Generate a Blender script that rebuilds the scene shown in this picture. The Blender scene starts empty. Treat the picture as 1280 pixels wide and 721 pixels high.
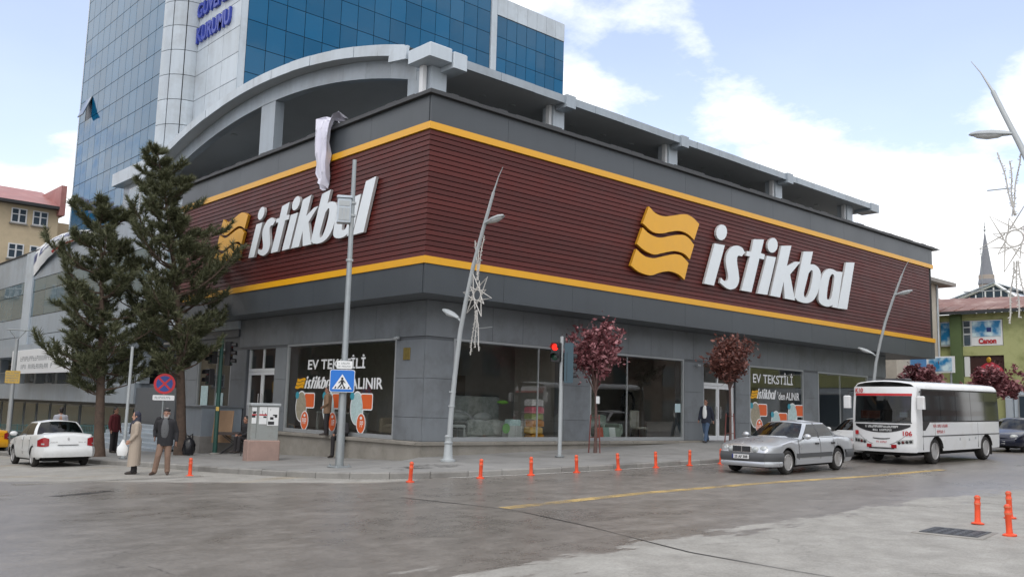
import bpy, bmesh, math, random
from mathutils import Vector, Matrix, Euler
R_ = math.radians
PI = math.pi
rnd = random.Random(7)
SC = bpy.context.scene
COL = SC.collection

# ------------------------------------------------------------------ camera
cam_d = bpy.data.cameras.new('camera')
cam = bpy.data.objects.new('camera', cam_d)
COL.objects.link(cam)
cam_d.sensor_width = 36.0
cam_d.lens = 36.0 * 1145.1 / 1280.0
cam_d.clip_start = 0.1
cam_d.clip_end = 3000
_r = Vector((0.73839605, -0.67381272, 0.02734395))
_u = Vector((-0.10727092, -0.07732803, 0.9912181))
_b = Vector((-0.66578091, -0.73484475, -0.12937922))
cam.matrix_world = Matrix(((_r.x, _u.x, _b.x, 0), (_r.y, _u.y, _b.y, 0), (_r.z, _u.z, _b.z, 1.7), (0, 0, 0, 1)))
SC.camera = cam

# ------------------------------------------------------------------ daylight
SUN_EL, SUN_AZ = R_(52), R_(215)          # azimuth of the sun, counted from +X towards +Y
W = bpy.data.worlds.new('World')
SC.world = W
W.use_nodes = True
nt = W.node_tree
nt.nodes.clear()
def N(tree, t, **kw):
    n = tree.nodes.new(t)
    for k, v in kw.items():
        if k in n.inputs: n.inputs[k].default_value = v
        else: setattr(n, k, v)
    return n
def Lk(tree, a, ai, b, bi): tree.links.new(a.outputs[ai], b.inputs[bi])
wo = N(nt, 'ShaderNodeOutputWorld')
bg = N(nt, 'ShaderNodeBackground'); bg.inputs['Strength'].default_value = 0.10
sky = N(nt, 'ShaderNodeTexSky', sky_type='NISHITA', sun_disc=False)
sky.sun_elevation = SUN_EL
sky.sun_rotation = R_(90) - SUN_AZ
sky.dust_density = 2.0
tc = N(nt, 'ShaderNodeTexCoord')
sep = N(nt, 'ShaderNodeSeparateXYZ'); Lk(nt, tc, 'Generated', sep, 0)
ab = N(nt, 'ShaderNodeMath', operation='MAXIMUM'); Lk(nt, sep, 'Z', ab, 0); ab.inputs[1].default_value = 0.0
add = N(nt, 'ShaderNodeMath', operation='ADD'); Lk(nt, ab, 0, add, 0); add.inputs[1].default_value = 0.22
dx = N(nt, 'ShaderNodeMath', operation='DIVIDE'); Lk(nt, sep, 'X', dx, 0); Lk(nt, add, 0, dx, 1)
dy = N(nt, 'ShaderNodeMath', operation='DIVIDE'); Lk(nt, sep, 'Y', dy, 0); Lk(nt, add, 0, dy, 1)
cmb = N(nt, 'ShaderNodeCombineXYZ'); Lk(nt, dx, 0, cmb, 'X'); Lk(nt, dy, 0, cmb, 'Y'); cmb.inputs['Z'].default_value = 3.1
no1 = N(nt, 'ShaderNodeTexNoise', Scale=1.3, Detail=10.0, Roughness=0.6); Lk(nt, cmb, 0, no1, 'Vector')
cr1 = N(nt, 'ShaderNodeValToRGB'); 
def lobe(px, py, pz, lo, hi):
    d = N(nt, 'ShaderNodeVectorMath', operation='DOT_PRODUCT'); Lk(nt, tc, 'Generated', d, 0); d.inputs[1].default_value = Vector((px,py,pz)).normalized()
    m = N(nt, 'ShaderNodeMapRange', interpolation_type='SMOOTHSTEP'); Lk(nt, d, 'Value', m, 0); m.inputs[1].default_value = lo; m.inputs[2].default_value = hi; return m
# the two broad openings in the cloud, upper left and upper right of the store
l1 = lobe(.167,.90,.402, .970, .998); l2 = lobe(.815,.375,.44, .980, .997)
mxl = N(nt, 'ShaderNodeMath', operation='MAXIMUM'); Lk(nt, l1, 0, mxl, 0); Lk(nt, l2, 0, mxl, 1)
opn = N(nt, 'ShaderNodeMath', operation='MULTIPLY_ADD'); Lk(nt, mxl, 0, opn, 0); opn.inputs[1].default_value = -.27; Lk(nt, no1, 'Fac', opn, 2)
Lk(nt, opn, 0, cr1, 0)
cr1.color_ramp.elements[0].position = 0.385; cr1.color_ramp.elements[0].color = (0.12, 0.12, 0.12, 1)
cr1.color_ramp.elements[1].position = 0.49; cr1.color_ramp.elements[1].color = (1, 1, 1, 1)
no2 = N(nt, 'ShaderNodeTexNoise', Scale=2.6, Detail=5.0); Lk(nt, cmb, 0, no2, 'Vector')
cr2 = N(nt, 'ShaderNodeValToRGB'); Lk(nt, no2, 'Fac', cr2, 0)
cr2.color_ramp.elements[0].position = 0.30; cr2.color_ramp.elements[0].color = (10.6, 11.0, 11.6, 1)
cr2.color_ramp.elements[1].position = 0.62; cr2.color_ramp.elements[1].color = (13.2, 13.2, 13.2, 1)
gain = N(nt, 'ShaderNodeMixRGB', blend_type='MULTIPLY'); gain.inputs[0].default_value = 1.0
Lk(nt, sky, 0, gain, 1); gain.inputs[2].default_value = (3.0, 2.55, 2.55, 1)
mx = N(nt, 'ShaderNodeMixRGB'); Lk(nt, cr1, 0, mx, 0); Lk(nt, gain, 0, mx, 1); Lk(nt, cr2, 0, mx, 2)
Lk(nt, mx, 0, bg, 0); Lk(nt, bg, 0, wo, 0)

sun_d = bpy.data.lights.new('sun', 'SUN')
sun_d.energy = 0.9; sun_d.angle = R_(25); sun_d.color = (1.0, 0.97, 0.92)
sun = bpy.data.objects.new('sun', sun_d)
COL.objects.link(sun)
_sd = Vector((math.cos(SUN_EL) * math.cos(SUN_AZ), math.cos(SUN_EL) * math.sin(SUN_AZ), math.sin(SUN_EL)))
sun.rotation_euler = (-_sd).to_track_quat('-Z', 'Y').to_euler()
SC.view_settings.view_transform = 'Standard'
SC.view_settings.look = 'None'
SC.view_settings.gamma = 1.0
SC.view_settings.use_curve_mapping = False
SC.view_settings.exposure = 0.20

# ------------------------------------------------------------------ mesh helpers
class MB:
    """collects geometry for ONE mesh object"""
    def __init__(s): s.v = []; s.f = []; s.m = []; s.sm = []
    def add(s, vs, fs, mi=0, smooth=False):
        o = len(s.v); s.v += [tuple(p) for p in vs]
        for f in fs: s.f.append([i + o for i in f]); s.m.append(mi); s.sm.append(smooth)
        return s
    def box(s, x0, y0, z0, x1, y1, z1, mi=0):
        if x0 > x1: x0, x1 = x1, x0
        if y0 > y1: y0, y1 = y1, y0
        if z0 > z1: z0, z1 = z1, z0
        v = [(x0,y0,z0),(x1,y0,z0),(x1,y1,z0),(x0,y1,z0),(x0,y0,z1),(x1,y0,z1),(x1,y1,z1),(x0,y1,z1)]
        return s.add(v, [(3,2,1,0),(4,5,6,7),(0,1,5,4),(1,2,6,5),(2,3,7,6),(3,0,4,7)], mi)
    def bbox(s, x0, y0, z0, x1, y1, z1, b=0.02, mi=0):
        """box with chamfered vertical and top edges"""
        if x0 > x1: x0, x1 = x1, x0
        if y0 > y1: y0, y1 = y1, y0
        if z0 > z1: z0, z1 = z1, z0
        def ring(i, z): return [(x0+i+b,y0+i,z),(x1-i-b,y0+i,z),(x1-i,y0+i+b,z),(x1-i,y1-i-b,z),(x1-i-b,y1-i,z),(x0+i+b,y1-i,z),(x0+i,y1-i-b,z),(x0+i,y0+i+b,z)]
        v = ring(0, z0) + ring(0, z1 - b) + ring(b, z1)
        f = [tuple(range(7, -1, -1)), tuple(range(16, 24))]
        for r in (0, 8):
            for i in range(8): j = (i + 1) % 8; f.append((r+i, r+j, r+8+j, r+8+i))
        return s.add(v, f, mi)
    def obb(s, c, h, M=None, mi=0):
        M = M or Matrix.Identity(3); c = Vector(c)
        v = [c + M @ Vector((sx*h[0], sy*h[1], sz*h[2])) for sz in (-1,1) for sx, sy in ((-1,-1),(1,-1),(1,1),(-1,1))]
        return s.add(v, [(3,2,1,0),(4,5,6,7),(0,1,5,4),(1,2,6,5),(2,3,7,6),(3,0,4,7)], mi)
    def tube(s, pts, rad, n=8, mi=0, caps=True, smooth=True):
        pts = [Vector(p) for p in pts]
        if not isinstance(rad, (list, tuple)): rad = [rad] * len(pts)
        o = []; ref = None
        for i, p in enumerate(pts):
            d = (pts[min(i+1, len(pts)-1)] - pts[max(i-1, 0)])
            d = d.normalized() if d.length > 1e-9 else Vector((0,0,1))
            if ref is None: ref = Vector((1,0,0)) if abs(d.x) < .9 else Vector((0,1,0))
            a = (ref - d * ref.dot(d)).normalized(); b = d.cross(a); ref = a
            o += [p + a * math.cos(2*PI*k/n) * rad[i] + b * math.sin(2*PI*k/n) * rad[i] for k in range(n)]
        f = []
        for i in range(len(pts) - 1):
            for k in range(n): k2 = (k+1) % n; f.append((i*n+k, i*n+k2, (i+1)*n+k2, (i+1)*n+k))
        s.add(o, f, mi, smooth)
        if caps:
            q = len(pts) - 1
            s.add(o[:n], [tuple(range(n-1, -1, -1))], mi); s.add(o[q*n:], [tuple(range(n))], mi)
        return s
    def prism(s, poly, o, ex, ey, ez, mi=0, mside=None):
        """polygon (2-D) in the frame o, ex, ey, pushed along ez"""
        o, ex, ey, ez = Vector(o), Vector(ex), Vector(ey), Vector(ez)
        n = len(poly)
        a = sum(poly[i][0]*poly[(i+1)%n][1] - poly[(i+1)%n][0]*poly[i][1] for i in range(n))
        if (a > 0) != (ex.cross(ey).dot(ez) > 0): poly = poly[::-1]
        p0 = [o + ex*x + ey*y for x, y in poly]; p1 = [p + ez for p in p0]
        s.add(p1, [tuple(range(n))], mi); s.add(p0, [tuple(range(n-1, -1, -1))], mi)
        s.add(p0 + p1, [(i, (i+1)%n, n+(i+1)%n, n+i) for i in range(n)], mi if mside is None else mside)
        return s
    def lathe(s, prof, o=(0,0,0), n=16, axis='Z', mi=0, smooth=True, M=None, caps=True):
        o = Vector(o); v = []
        for r, h in prof:
            for k in range(n):
                a = 2*PI*k/n; p = Vector((r*math.cos(a), r*math.sin(a), h))
                if axis == 'Y': p = Vector((p.x, p.z, -p.y))
                if axis == 'X': p = Vector((p.z, p.x, p.y))
                if M: p = M @ p
                v.append(o + p)
        f = []
        for i in range(len(prof)-1):
            for k in range(n): k2 = (k+1) % n; f.append((i*n+k, i*n+k2, (i+1)*n+k2, (i+1)*n+k))
        s.add(v, f, mi, smooth)
        if not caps: return s
        if prof[0][0] > 1e-4: s.add(v[:n], [tuple(range(n-1,-1,-1))], mi)
        if prof[-1][0] > 1e-4: s.add(v[-n:], [tuple(range(n))], mi)
        return s
    def ell(s, c, r, M=None, nu=12, nv=8, mi=0):
        c = Vector(c); v = []; f = []
        for j in range(nv+1):
            t = PI*j/nv
            for i in range(nu):
                a = 2*PI*i/nu; p = Vector((r[0]*math.sin(t)*math.cos(a), r[1]*math.sin(t)*math.sin(a), -r[2]*math.cos(t)))
                v.append(c + (M @ p if M else p))
        for j in range(nv):
            for i in range(nu): i2 = (i+1) % nu; f.append((j*nu+i, j*nu+i2, (j+1)*nu+i2, (j+1)*nu+i))
        return s.add(v, f, mi, True)
    def grid(s, P, mi=0, smooth=True, flip=False):
        n, m = len(P), len(P[0]); f = []
        for i in range(n-1):
            for j in range(m-1):
                q = (i*m+j, (i+1)*m+j, (i+1)*m+j+1, i*m+j+1); f.append(q[::-1] if flip else q)
        return s.add([p for r in P for p in r], f, mi, smooth)
    def quad(s, a, b, c, d, mi=0): return s.add([a,b,c,d], [(0,1,2,3)], mi)
    def mirror_y(s):
        o = len(s.v); nf = len(s.f)
        s.v += [(x, -y, z) for x, y, z in s.v[:o]]
        for i in range(nf): s.f.append([k + o for k in s.f[i]][::-1]); s.m.append(s.m[i]); s.sm.append(s.sm[i])
        return s
    def mesh(s, name, mats, weld=0.0, angle=40):
        me = bpy.data.meshes.new(name)
        me.from_pydata(s.v, [], s.f)
        for m in (mats if isinstance(mats, (list, tuple)) else [mats]): me.materials.append(m)
        me.polygons.foreach_set('material_index', s.m)
        me.polygons.foreach_set('use_smooth', s.sm)
        if weld:
            b = bmesh.new(); b.from_mesh(me); bmesh.ops.remove_doubles(b, verts=b.verts, dist=weld)
            bmesh.ops.recalc_face_normals(b, faces=b.faces); b.to_mesh(me); b.free()
        me.update()
        if any(s.sm): me.set_sharp_from_angle(angle=R_(angle))
        return me

WO = {}
def wo_of(o): return WO.get(o.name, Vector((0,0,0)))
def link(name, me, parent=None, world=True):
    o = bpy.data.objects.new(name, me); COL.objects.link(o)
    if parent is not None:
        o.parent = parent
        if world: o.location = -wo_of(parent)     # mesh data is in world coordinates; WO of a world mesh stays zero
    return o
def obj(name, mb, mats, parent=None, world=True, weld=0.0, angle=40):
    o = link(name, mb.mesh(name, mats, weld, angle), parent, world)
    if name in ('lettering', 'caption', 'print'): o['kind'] = 'stuff'      # writing too small to pick apart
    return o
def tag(o, label=None, cat=None, group=None, kind=None):
    if label: o['label'] = label
    if cat: o['category'] = cat
    if group: o['group'] = group
    if kind: o['kind'] = kind
    return o
def thing(name, label, cat, loc=(0,0,0), rz=0.0, group=None):
    o = bpy.data.objects.new(name, None); COL.objects.link(o)
    o.empty_display_size = 0.2
    o.location = loc; o.rotation_euler = (0, 0, rz)
    if rz == 0: WO[o.name] = Vector(loc)
    return tag(o, label, cat, group)
KIDS = {}
def dup(root, loc, rz=0.0, label=None, scale=None, group=None):
    """copy of a thing with copies of its parts and sub-parts"""
    c = root.copy(); COL.objects.link(c); c.location = loc; c.rotation_euler = (0, 0, rz)
    if scale: c.scale = scale
    if label: c['label'] = label
    if group: c['group'] = group
    for ch in list(root.children):
        d = ch.copy(); COL.objects.link(d); d.parent = c
        for g_ in list(ch.children):
            e = g_.copy(); COL.objects.link(e); e.parent = d
    return c

# ------------------------------------------------------------------ materials
def mat(name, col, rough=0.7, metal=0.0, var=0.12, vs=3.0, bump=0.0, bs=40.0, spec=0.5, ior=1.5, dirt=None, per_obj=0.0, island=0.0, coat=0.0, dscale=0.7, streak=0.0):
    m = bpy.data.materials.new(name); m.use_nodes = True
    t = m.node_tree; t.nodes.clear()
    out = N(t, 'ShaderNodeOutputMaterial'); p = N(t, 'ShaderNodeBsdfPrincipled'); Lk(t, p, 0, out, 0)
    p.inputs['Roughness'].default_value = rough; p.inputs['Metallic'].default_value = metal; p.inputs['IOR'].default_value = ior
    p.inputs['Specular IOR Level'].default_value = spec
    if coat: p.inputs['Coat Weight'].default_value = coat; p.inputs['Coat Roughness'].default_value = 0.05
    geo = N(t, 'ShaderNodeTexCoord')
    rgb = N(t, 'ShaderNodeRGB'); rgb.outputs[0].default_value = (*col, 1)
    last = (rgb, 0)
    def scale_by(src, facn, faco, lo, hi):
        mr = N(t, 'ShaderNodeMapRange'); Lk(t, facn, faco, mr, 0); mr.inputs[3].default_value = lo; mr.inputs[4].default_value = hi
        h = N(t, 'ShaderNodeVectorMath', operation='SCALE'); Lk(t, src[0], src[1], h, 0); Lk(t, mr, 0, h, 'Scale')
        return (h, 0)
    if var:
        nz = N(t, 'ShaderNodeTexNoise', Scale=vs, Detail=6.0, Roughness=0.6); Lk(t, geo, 'Object', nz, 'Vector')
        last = scale_by(last, nz, 0, 1 - 2*var, 1 + 2*var)
        mr = N(t, 'ShaderNodeMapRange'); Lk(t, nz, 0, mr, 0); mr.inputs[3].default_value = max(rough-.12, .02); mr.inputs[4].default_value = min(rough+.12, 1)
        Lk(t, mr, 0, p, 'Roughness')
    if per_obj:
        oi = N(t, 'ShaderNodeObjectInfo'); last = scale_by(last, oi, 'Random', 1 - per_obj, 1 + per_obj)
    if island:
        gi = N(t, 'ShaderNodeNewGeometry'); last = scale_by(last, gi, 'Random Per Island', 1 - island, 1 + island)
    if dirt:
        nd = N(t, 'ShaderNodeTexNoise', Scale=dscale, Detail=8.0, Roughness=0.7); Lk(t, geo, 'Object', nd, 'Vector')
        cr = N(t, 'ShaderNodeValToRGB'); Lk(t, nd, 0, cr, 0)
        cr.color_ramp.elements[0].position = 0.48; cr.color_ramp.elements[0].color = (0,0,0,1)
        cr.color_ramp.elements[1].position = 0.72; cr.color_ramp.elements[1].color = (.8,.8,.8,1)
        mixd = N(t, 'ShaderNodeMixRGB'); Lk(t, cr, 0, mixd, 0); Lk(t, last[0], last[1], mixd, 1); mixd.inputs[2].default_value = (*dirt, 1)
        last = (mixd, 0)
    if streak:      # rain marks running down
        mp = N(t, 'ShaderNodeMapping'); mp.inputs['Scale'].default_value = (2.2, 2.2, .10); Lk(t, geo, 'Object', mp, 0)
        ns = N(t, 'ShaderNodeTexNoise', Scale=1.6, Detail=6.0, Roughness=.65); Lk(t, mp, 0, ns, 'Vector'); last = scale_by(last, ns, 0, 1+1.1*streak, 1-1.3*streak)
    Lk(t, last[0], last[1], p, 'Base Color')
    if bump:
        nb = N(t, 'ShaderNodeTexNoise', Scale=bs, Detail=5.0); Lk(t, geo, 'Object', nb, 'Vector')
        b = N(t, 'ShaderNodeBump'); b.inputs['Strength'].default_value = bump; b.inputs['Distance'].default_value = 0.02
        Lk(t, nb, 0, b, 'Height'); Lk(t, b, 0, p, 'Normal')
    return m
def glass(name, tint=(.8,.85,.85), boost=1.0, base=0.0, rough=0.0, refl=(1,1,1)):
    """clear pane: transparent with a mirror share that follows Fresnel"""
    m = bpy.data.materials.new(name); m.use_nodes = True
    t = m.node_tree; t.nodes.clear()
    out = N(t, 'ShaderNodeOutputMaterial'); mixs = N(t, 'ShaderNodeMixShader'); Lk(t, mixs, 0, out, 0)
    tr = N(t, 'ShaderNodeBsdfTransparent'); tr.inputs[0].default_value = (*tint, 1)
    gl = N(t, 'ShaderNodeBsdfGlossy'); gl.inputs['Roughness'].default_value = rough; gl.inputs[0].default_value = (*refl, 1)
    fr = N(t, 'ShaderNodeFresnel'); fr.inputs[0].default_value = 1.5
    ml = N(t, 'ShaderNodeMath', operation='MULTIPLY_ADD'); Lk(t, fr, 0, ml, 0); ml.inputs[1].default_value = boost; ml.inputs[2].default_value = base
    ml.use_clamp = True
    gb = N(t, 'ShaderNodeNewGeometry'); inv = N(t, 'ShaderNodeMath', operation='SUBTRACT'); inv.inputs[0].default_value = 1.0; Lk(t, gb, 'Backfacing', inv, 1)
    m2 = N(t, 'ShaderNodeMath', operation='MULTIPLY'); Lk(t, ml, 0, m2, 0); Lk(t, inv, 0, m2, 1); ml = m2      # the inner face does not mirror
    Lk(t, ml, 0, mixs, 0); Lk(t, tr, 0, mixs, 1); Lk(t, gl, 0, mixs, 2)
    return m
def emit(name, col, s):
    m = bpy.data.materials.new(name); m.use_nodes = True
    t = m.node_tree; t.nodes.clear()
    out = N(t, 'ShaderNodeOutputMaterial'); e = N(t, 'ShaderNodeEmission'); e.inputs[0].default_value = (*col, 1); e.inputs[1].default_value = s
    Lk(t, e, 0, out, 0); return m

M = {}
M['panel'] = mat('grey_panel', (.172,.190,.205), .42, var=.05, vs=.8, per_obj=.05, dirt=(.10,.105,.11), streak=.10)
M['panel_dark'] = mat('dark_grey_panel', (.10,.11,.12), .45, var=.05, vs=.7, per_obj=.04)
M['fascia'] = mat('fascia_grey', (.056,.066,.075), .40, var=.05, vs=.5, per_obj=.03, dirt=(.048,.055,.062), dscale=.3, streak=.07)
M['plank'] = mat('maroon_plank', (.082,.0145,.0115), .48, var=.10, vs=1.3, per_obj=.16, bump=.08, bs=25, spec=.25)
M['gap'] = mat('shadow_gap', (.012,.010,.010), .8, var=0)
M['yellow'] = mat('yellow_trim', (.72,.36,.012), .35, var=.04, vs=2)
M['trim_dark'] = mat('dark_roof_trim', (.035,.037,.04), .55, var=.1)
M['white_sign'] = mat('white_letters', (.68,.73,.76), .35, var=.03)
M['sign_side'] = mat('letter_side', (.42,.42,.42), .5, var=.05)
M['concrete'] = mat('concrete', (.27,.26,.24), .85, var=.16, vs=2.2, bump=.3, bs=30, dirt=(.16,.15,.135))
M['plinth'] = mat('plinth_stone', (.25,.235,.205), .85, var=.2, vs=3, bump=.3, bs=25, dirt=(.13,.12,.10), dscale=1.5, per_obj=.08)
M['kerb'] = mat('kerb_stone', (.24,.235,.22), .85, var=.15, vs=3, bump=.3, bs=30, per_obj=.14, dirt=(.13,.125,.115))
M['alu_white'] = mat('white_cladding', (.45,.51,.56), .35, var=.05, vs=.6, per_obj=.07, dirt=(.33,.36,.38), dscale=.5, streak=.14)
M['alu_grey'] = mat('grey_cladding', (.31,.36,.405), .35, var=.06, vs=.6, per_obj=.07, dirt=(.23,.255,.275), dscale=.5, streak=.16)
M['soffit'] = mat('terrace_soffit', (.40,.43,.45), .6, var=.08, vs=.8)
M['terrace_wall'] = mat('terrace_wall', (.22,.27,.30), .3, var=.1, vs=.6)
M['frame'] = mat('aluminium_frame', (.36,.38,.39), .4, metal=.3, var=.04)
M['frame_white'] = mat('white_frame', (.66,.68,.69), .4, var=.04)
M['glass'] = glass('shop_glass', (.93,.95,.94), 1.25, .035)
M['interior'] = mat('interior_wall', (.34,.32,.29), .8, var=.1)
M['interior_floor'] = mat('interior_floor', (.32,.28,.24), .4, var=.1)
M['steel'] = mat('galvanised_steel', (.29,.32,.33), .45, metal=.55, var=.12, vs=4, dirt=(.27,.27,.26))
M['steel_light'] = mat('pale_grey_paint', (.38,.41,.42), .45, metal=.1, var=.07, vs=3)
M['black'] = mat('black_plastic', (.014,.014,.016), .4, var=.06)
M['rubber'] = mat('tyre_rubber', (.022,.021,.021), .85, var=.15, vs=8, dirt=(.07,.065,.055), dscale=3)
M['chrome'] = mat('bright_metal', (.6,.6,.6), .22, metal=.9, var=.05)
M['alloy'] = mat('alloy_wheel', (.42,.42,.42), .45, metal=.35, var=.1, dirt=(.22,.20,.17), dscale=4)
M['white_print'] = mat('white_vinyl', (.72,.74,.74), .5, var=.03)
M['orange_print'] = mat('orange_vinyl', (.66,.12,.03), .5, var=.04)
M['orange'] = mat('orange_bollard', (.78,.085,.025), .5, var=.07, vs=6, dirt=(.45,.06,.03), dscale=4)
M['navy_print'] = mat('navy_print', (.015,.03,.16), .5, var=0)
M['red_print'] = mat('red_print', (.45,.02,.025), .5, var=.03)
M['grey_print'] = mat('grey_print', (.25,.27,.28), .6, var=0)
M['blue_sign'] = mat('blue_sign', (.008,.15,.55), .4, var=.04)
M['red_sign'] = mat('red_sign', (.52,.02,.03), .4, var=.04)
M['yellow_plate'] = mat('yellow_plate', (.62,.42,.10), .5, var=.06)
M['interior_light'] = emit('shop_lamp', (1, .82, .55), 6.0)
M['red_light'] = emit('red_signal', (1, .03, .02), 1.6)
# ------------------------------------------------------------------ ground
def clampf(a, lo, hi): return max(lo, min(hi, a))
def G(x, y):
    """height of the carriageway: the main street climbs to the right, the side street drops away"""
    return -0.03 + .016 * (clampf(x, -60, 140) - 12.65) - .028 * clampf(y - 17, 0, 75)

def asphalt_material():
    m = bpy.data.materials.new('asphalt'); m.use_nodes = True
    t = m.node_tree; t.nodes.clear()
    out = N(t, 'ShaderNodeOutputMaterial'); p = N(t, 'ShaderNodeBsdfPrincipled'); Lk(t, p, 0, out, 0)
    ob = N(t, 'ShaderNodeTexCoord'); sp = N(t, 'ShaderNodeSeparateXYZ'); Lk(t, ob, 'Object', sp, 0)
    def noise(scale, det=6, rough=.6, stretch=None):
        n = N(t, 'ShaderNodeTexNoise', Scale=scale, Detail=det, Roughness=rough)
        if stretch:
            mp = N(t, 'ShaderNodeMapping'); mp.inputs['Scale'].default_value = stretch; mp.inputs['Rotation'].default_value = (0,0,R_(-3)); Lk(t, ob, 'Object', mp, 0); Lk(t, mp, 0, n, 'Vector')
        else: Lk(t, ob, 'Object', n, 'Vector')
        return n
    def math_(op, a, b=None, c=None, clamp=False):
        n = N(t, 'ShaderNodeMath', operation=op); n.use_clamp = clamp
        for i, q in enumerate((a, b, c)):
            if q is None: continue
            if isinstance(q, (int, float)): n.inputs[i].default_value = q
            else: Lk(t, q[0], q[1], n, i)
        return (n, 0)
    def ramp(src, a, ca, b, cb):
        r = N(t, 'ShaderNodeValToRGB'); Lk(t, src[0], src[1], r, 0)
        r.color_ramp.elements[0].position = a; r.color_ramp.elements[0].color = (*ca, 1)
        r.color_ramp.elements[1].position = b; r.color_ramp.elements[1].color = (*cb, 1); return (r, 0)
    def mix(f, a, b):
        n = N(t, 'ShaderNodeMixRGB'); Lk(t, f[0], f[1], n, 0); Lk(t, a[0], a[1], n, 1); Lk(t, b[0], b[1], n, 2); return (n, 0)
    big = noise(.16, 5, .55, (.5, 1.6, 1)); mid = noise(1.6, 12, .82, (.8, 1.1, 1)); fine = noise(26, 8, .85); rag = noise(.8, 12, .74, (.45, 1.5, 1))
    asp = ramp((big, 0), .33, (.148,.134,.119), .66, (.235,.216,.194))
    streak = ramp((mid, 0), .45, (.138,.126,.112), .62, (.25,.23,.207))
    f0 = N(t, 'ShaderNodeValue'); f0.outputs[0].default_value = .5
    col = mix((f0, 0), asp, streak)
    # pale dry concrete: south lane and the mouth of the side street, with ragged edges
    conc = ramp((noise(1.4, 9, .7), 0), .30, (.21,.20,.18), .70, (.36,.35,.32))
    # south:  y < 8.3 for x > 6.5
    rg = math_('MULTIPLY_ADD', (rag, 0), 5.0, -2.5)
    a1 = math_('ADD', math_('MULTIPLY_ADD', (sp, 'Y'), -1.0, 8.3), rg)
    b1 = math_('MULTIPLY_ADD', (sp, 'X'), 0.55, -3.6)
    s1 = math_('MULTIPLY', math_('MINIMUM', a1, math_('ADD', b1, rg)), 4.0, clamp=True)
    # side street mouth: beyond the line (6,24.5) - (11.9,17.5)
    rg2 = math_('MULTIPLY_ADD', (rag, 0), 1.0, -.5)
    a2 = math_('ADD', math_('MULTIPLY_ADD', (sp, 'Y'), .65, math_('MULTIPLY_ADD', (sp, 'X'), .76, -20.35)), rg2)
    b2 = math_('MULTIPLY_ADD', (sp, 'Y'), 1.0, -17.6)
    s2 = math_('MULTIPLY', math_('MINIMUM', a2, b2), 4.0, clamp=True)
    s3 = math_('MULTIPLY', math_('SUBTRACT', 13.6, (sp, 'X')), 3.0, clamp=True)
    s2 = math_('MULTIPLY', s2, s3)
    mask = math_('MAXIMUM', s1, s2)
    # thin worn traces of dry dust over the dark asphalt near the south lane
    dust = math_('MULTIPLY', ramp((noise(.9, 9, .75, (.3, 1.2, 1)), 0), .58, (0,0,0), .70, (1,1,1)), math_('MULTIPLY', math_('MULTIPLY_ADD', (sp, 'Y'), -.22, 2.4, clamp=True), .6), clamp=True)
    mask = math_('MAXIMUM', mask, dust)
    col = mix(mask, col, conc)
    # yellowish mud where tyres leave the junction
    mud = math_('MULTIPLY', ramp((noise(.45, 6, .6, (.5, 1.4, 1)), 0), .55, (0,0,0), .68, (.6,.6,.6)), s2)
    mc = N(t, 'ShaderNodeRGB'); mc.outputs[0].default_value = (.30,.23,.13,1)
    col = mix(mud, col, (mc, 0))
    sp_ = N(t, 'ShaderNodeMapRange'); Lk(t, fine, 0, sp_, 0); sp_.inputs[1].default_value = .25; sp_.inputs[2].default_value = .75; sp_.inputs[3].default_value = .62; sp_.inputs[4].default_value = 1.34
    vs = N(t, 'ShaderNodeVectorMath', operation='SCALE'); Lk(t, col[0], col[1], vs, 0); Lk(t, sp_, 0, vs, 'Scale')
    # fine crack network
    vo = N(t, 'ShaderNodeTexVoronoi', feature='DISTANCE_TO_EDGE', Scale=.42); 
    dist = N(t, 'ShaderNodeVectorMath', operation='ADD'); nzc = N(t, 'ShaderNodeTexNoise', Scale=1.1, Detail=6.0); Lk(t, ob, 'Object', nzc, 'Vector')
    Lk(t, ob, 'Object', dist, 0); Lk(t, nzc, 1, dist, 1); Lk(t, dist, 0, vo, 'Vector')
    ck = math_('MULTIPLY', math_('SUBTRACT', .008, (vo, 'Distance')), 130.0, clamp=True)
    ck = math_('MULTIPLY', ck, ramp((noise(.3), 0), .5, (0,0,0), .62, (.6,.6,.6)))
    dk = N(t, 'ShaderNodeRGB'); dk.outputs[0].default_value = (.035,.032,.028,1)
    fin = mix(ck, (vs, 0), (dk, 0))
    Lk(t, fin[0], fin[1], p, 'Base Color')
    rr = N(t, 'ShaderNodeMapRange'); Lk(t, mid, 0, rr, 0); rr.inputs[1].default_value = .3; rr.inputs[2].default_value = .7; rr.inputs[3].default_value = .30; rr.inputs[4].default_value = .52
    wet = math_('MULTIPLY', ramp((noise(.22, 6, .6, (.6, 1.3, 1)), 0), .40, (0,0,0), .60, (1,1,1)), math_('SUBTRACT', 1.0, mask), clamp=True)      # still damp
    r2 = math_('SUBTRACT', math_('ADD', (rr, 0), math_('MULTIPLY', mask, .35), clamp=True), math_('MULTIPLY', wet, .13), clamp=True)
    Lk(t, r2[0], r2[1], p, 'Roughness')
    bp = N(t, 'ShaderNodeBump'); bp.inputs['Strength'].default_value = .22; bp.inputs['Distance'].default_value = .012
    Lk(t, fine, 0, bp, 'Height'); Lk(t, bp, 0, p, 'Normal')
    return m
M['asphalt'] = asphalt_material()

xs = [-700,-300,-120,-60] + [-50+i*5 for i in range(38)] + [150,220,400,900]
ys = [-700,-250,-90,-40,-20] + [-15+i*2.0 for i in range(54)] + [98,120,180,300,900]
mb = MB(); mb.grid([[(x, y, G(x, y)) for y in ys] for x in xs])
road = tag(obj('road', mb, M['asphalt']), kind='structure')

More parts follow.
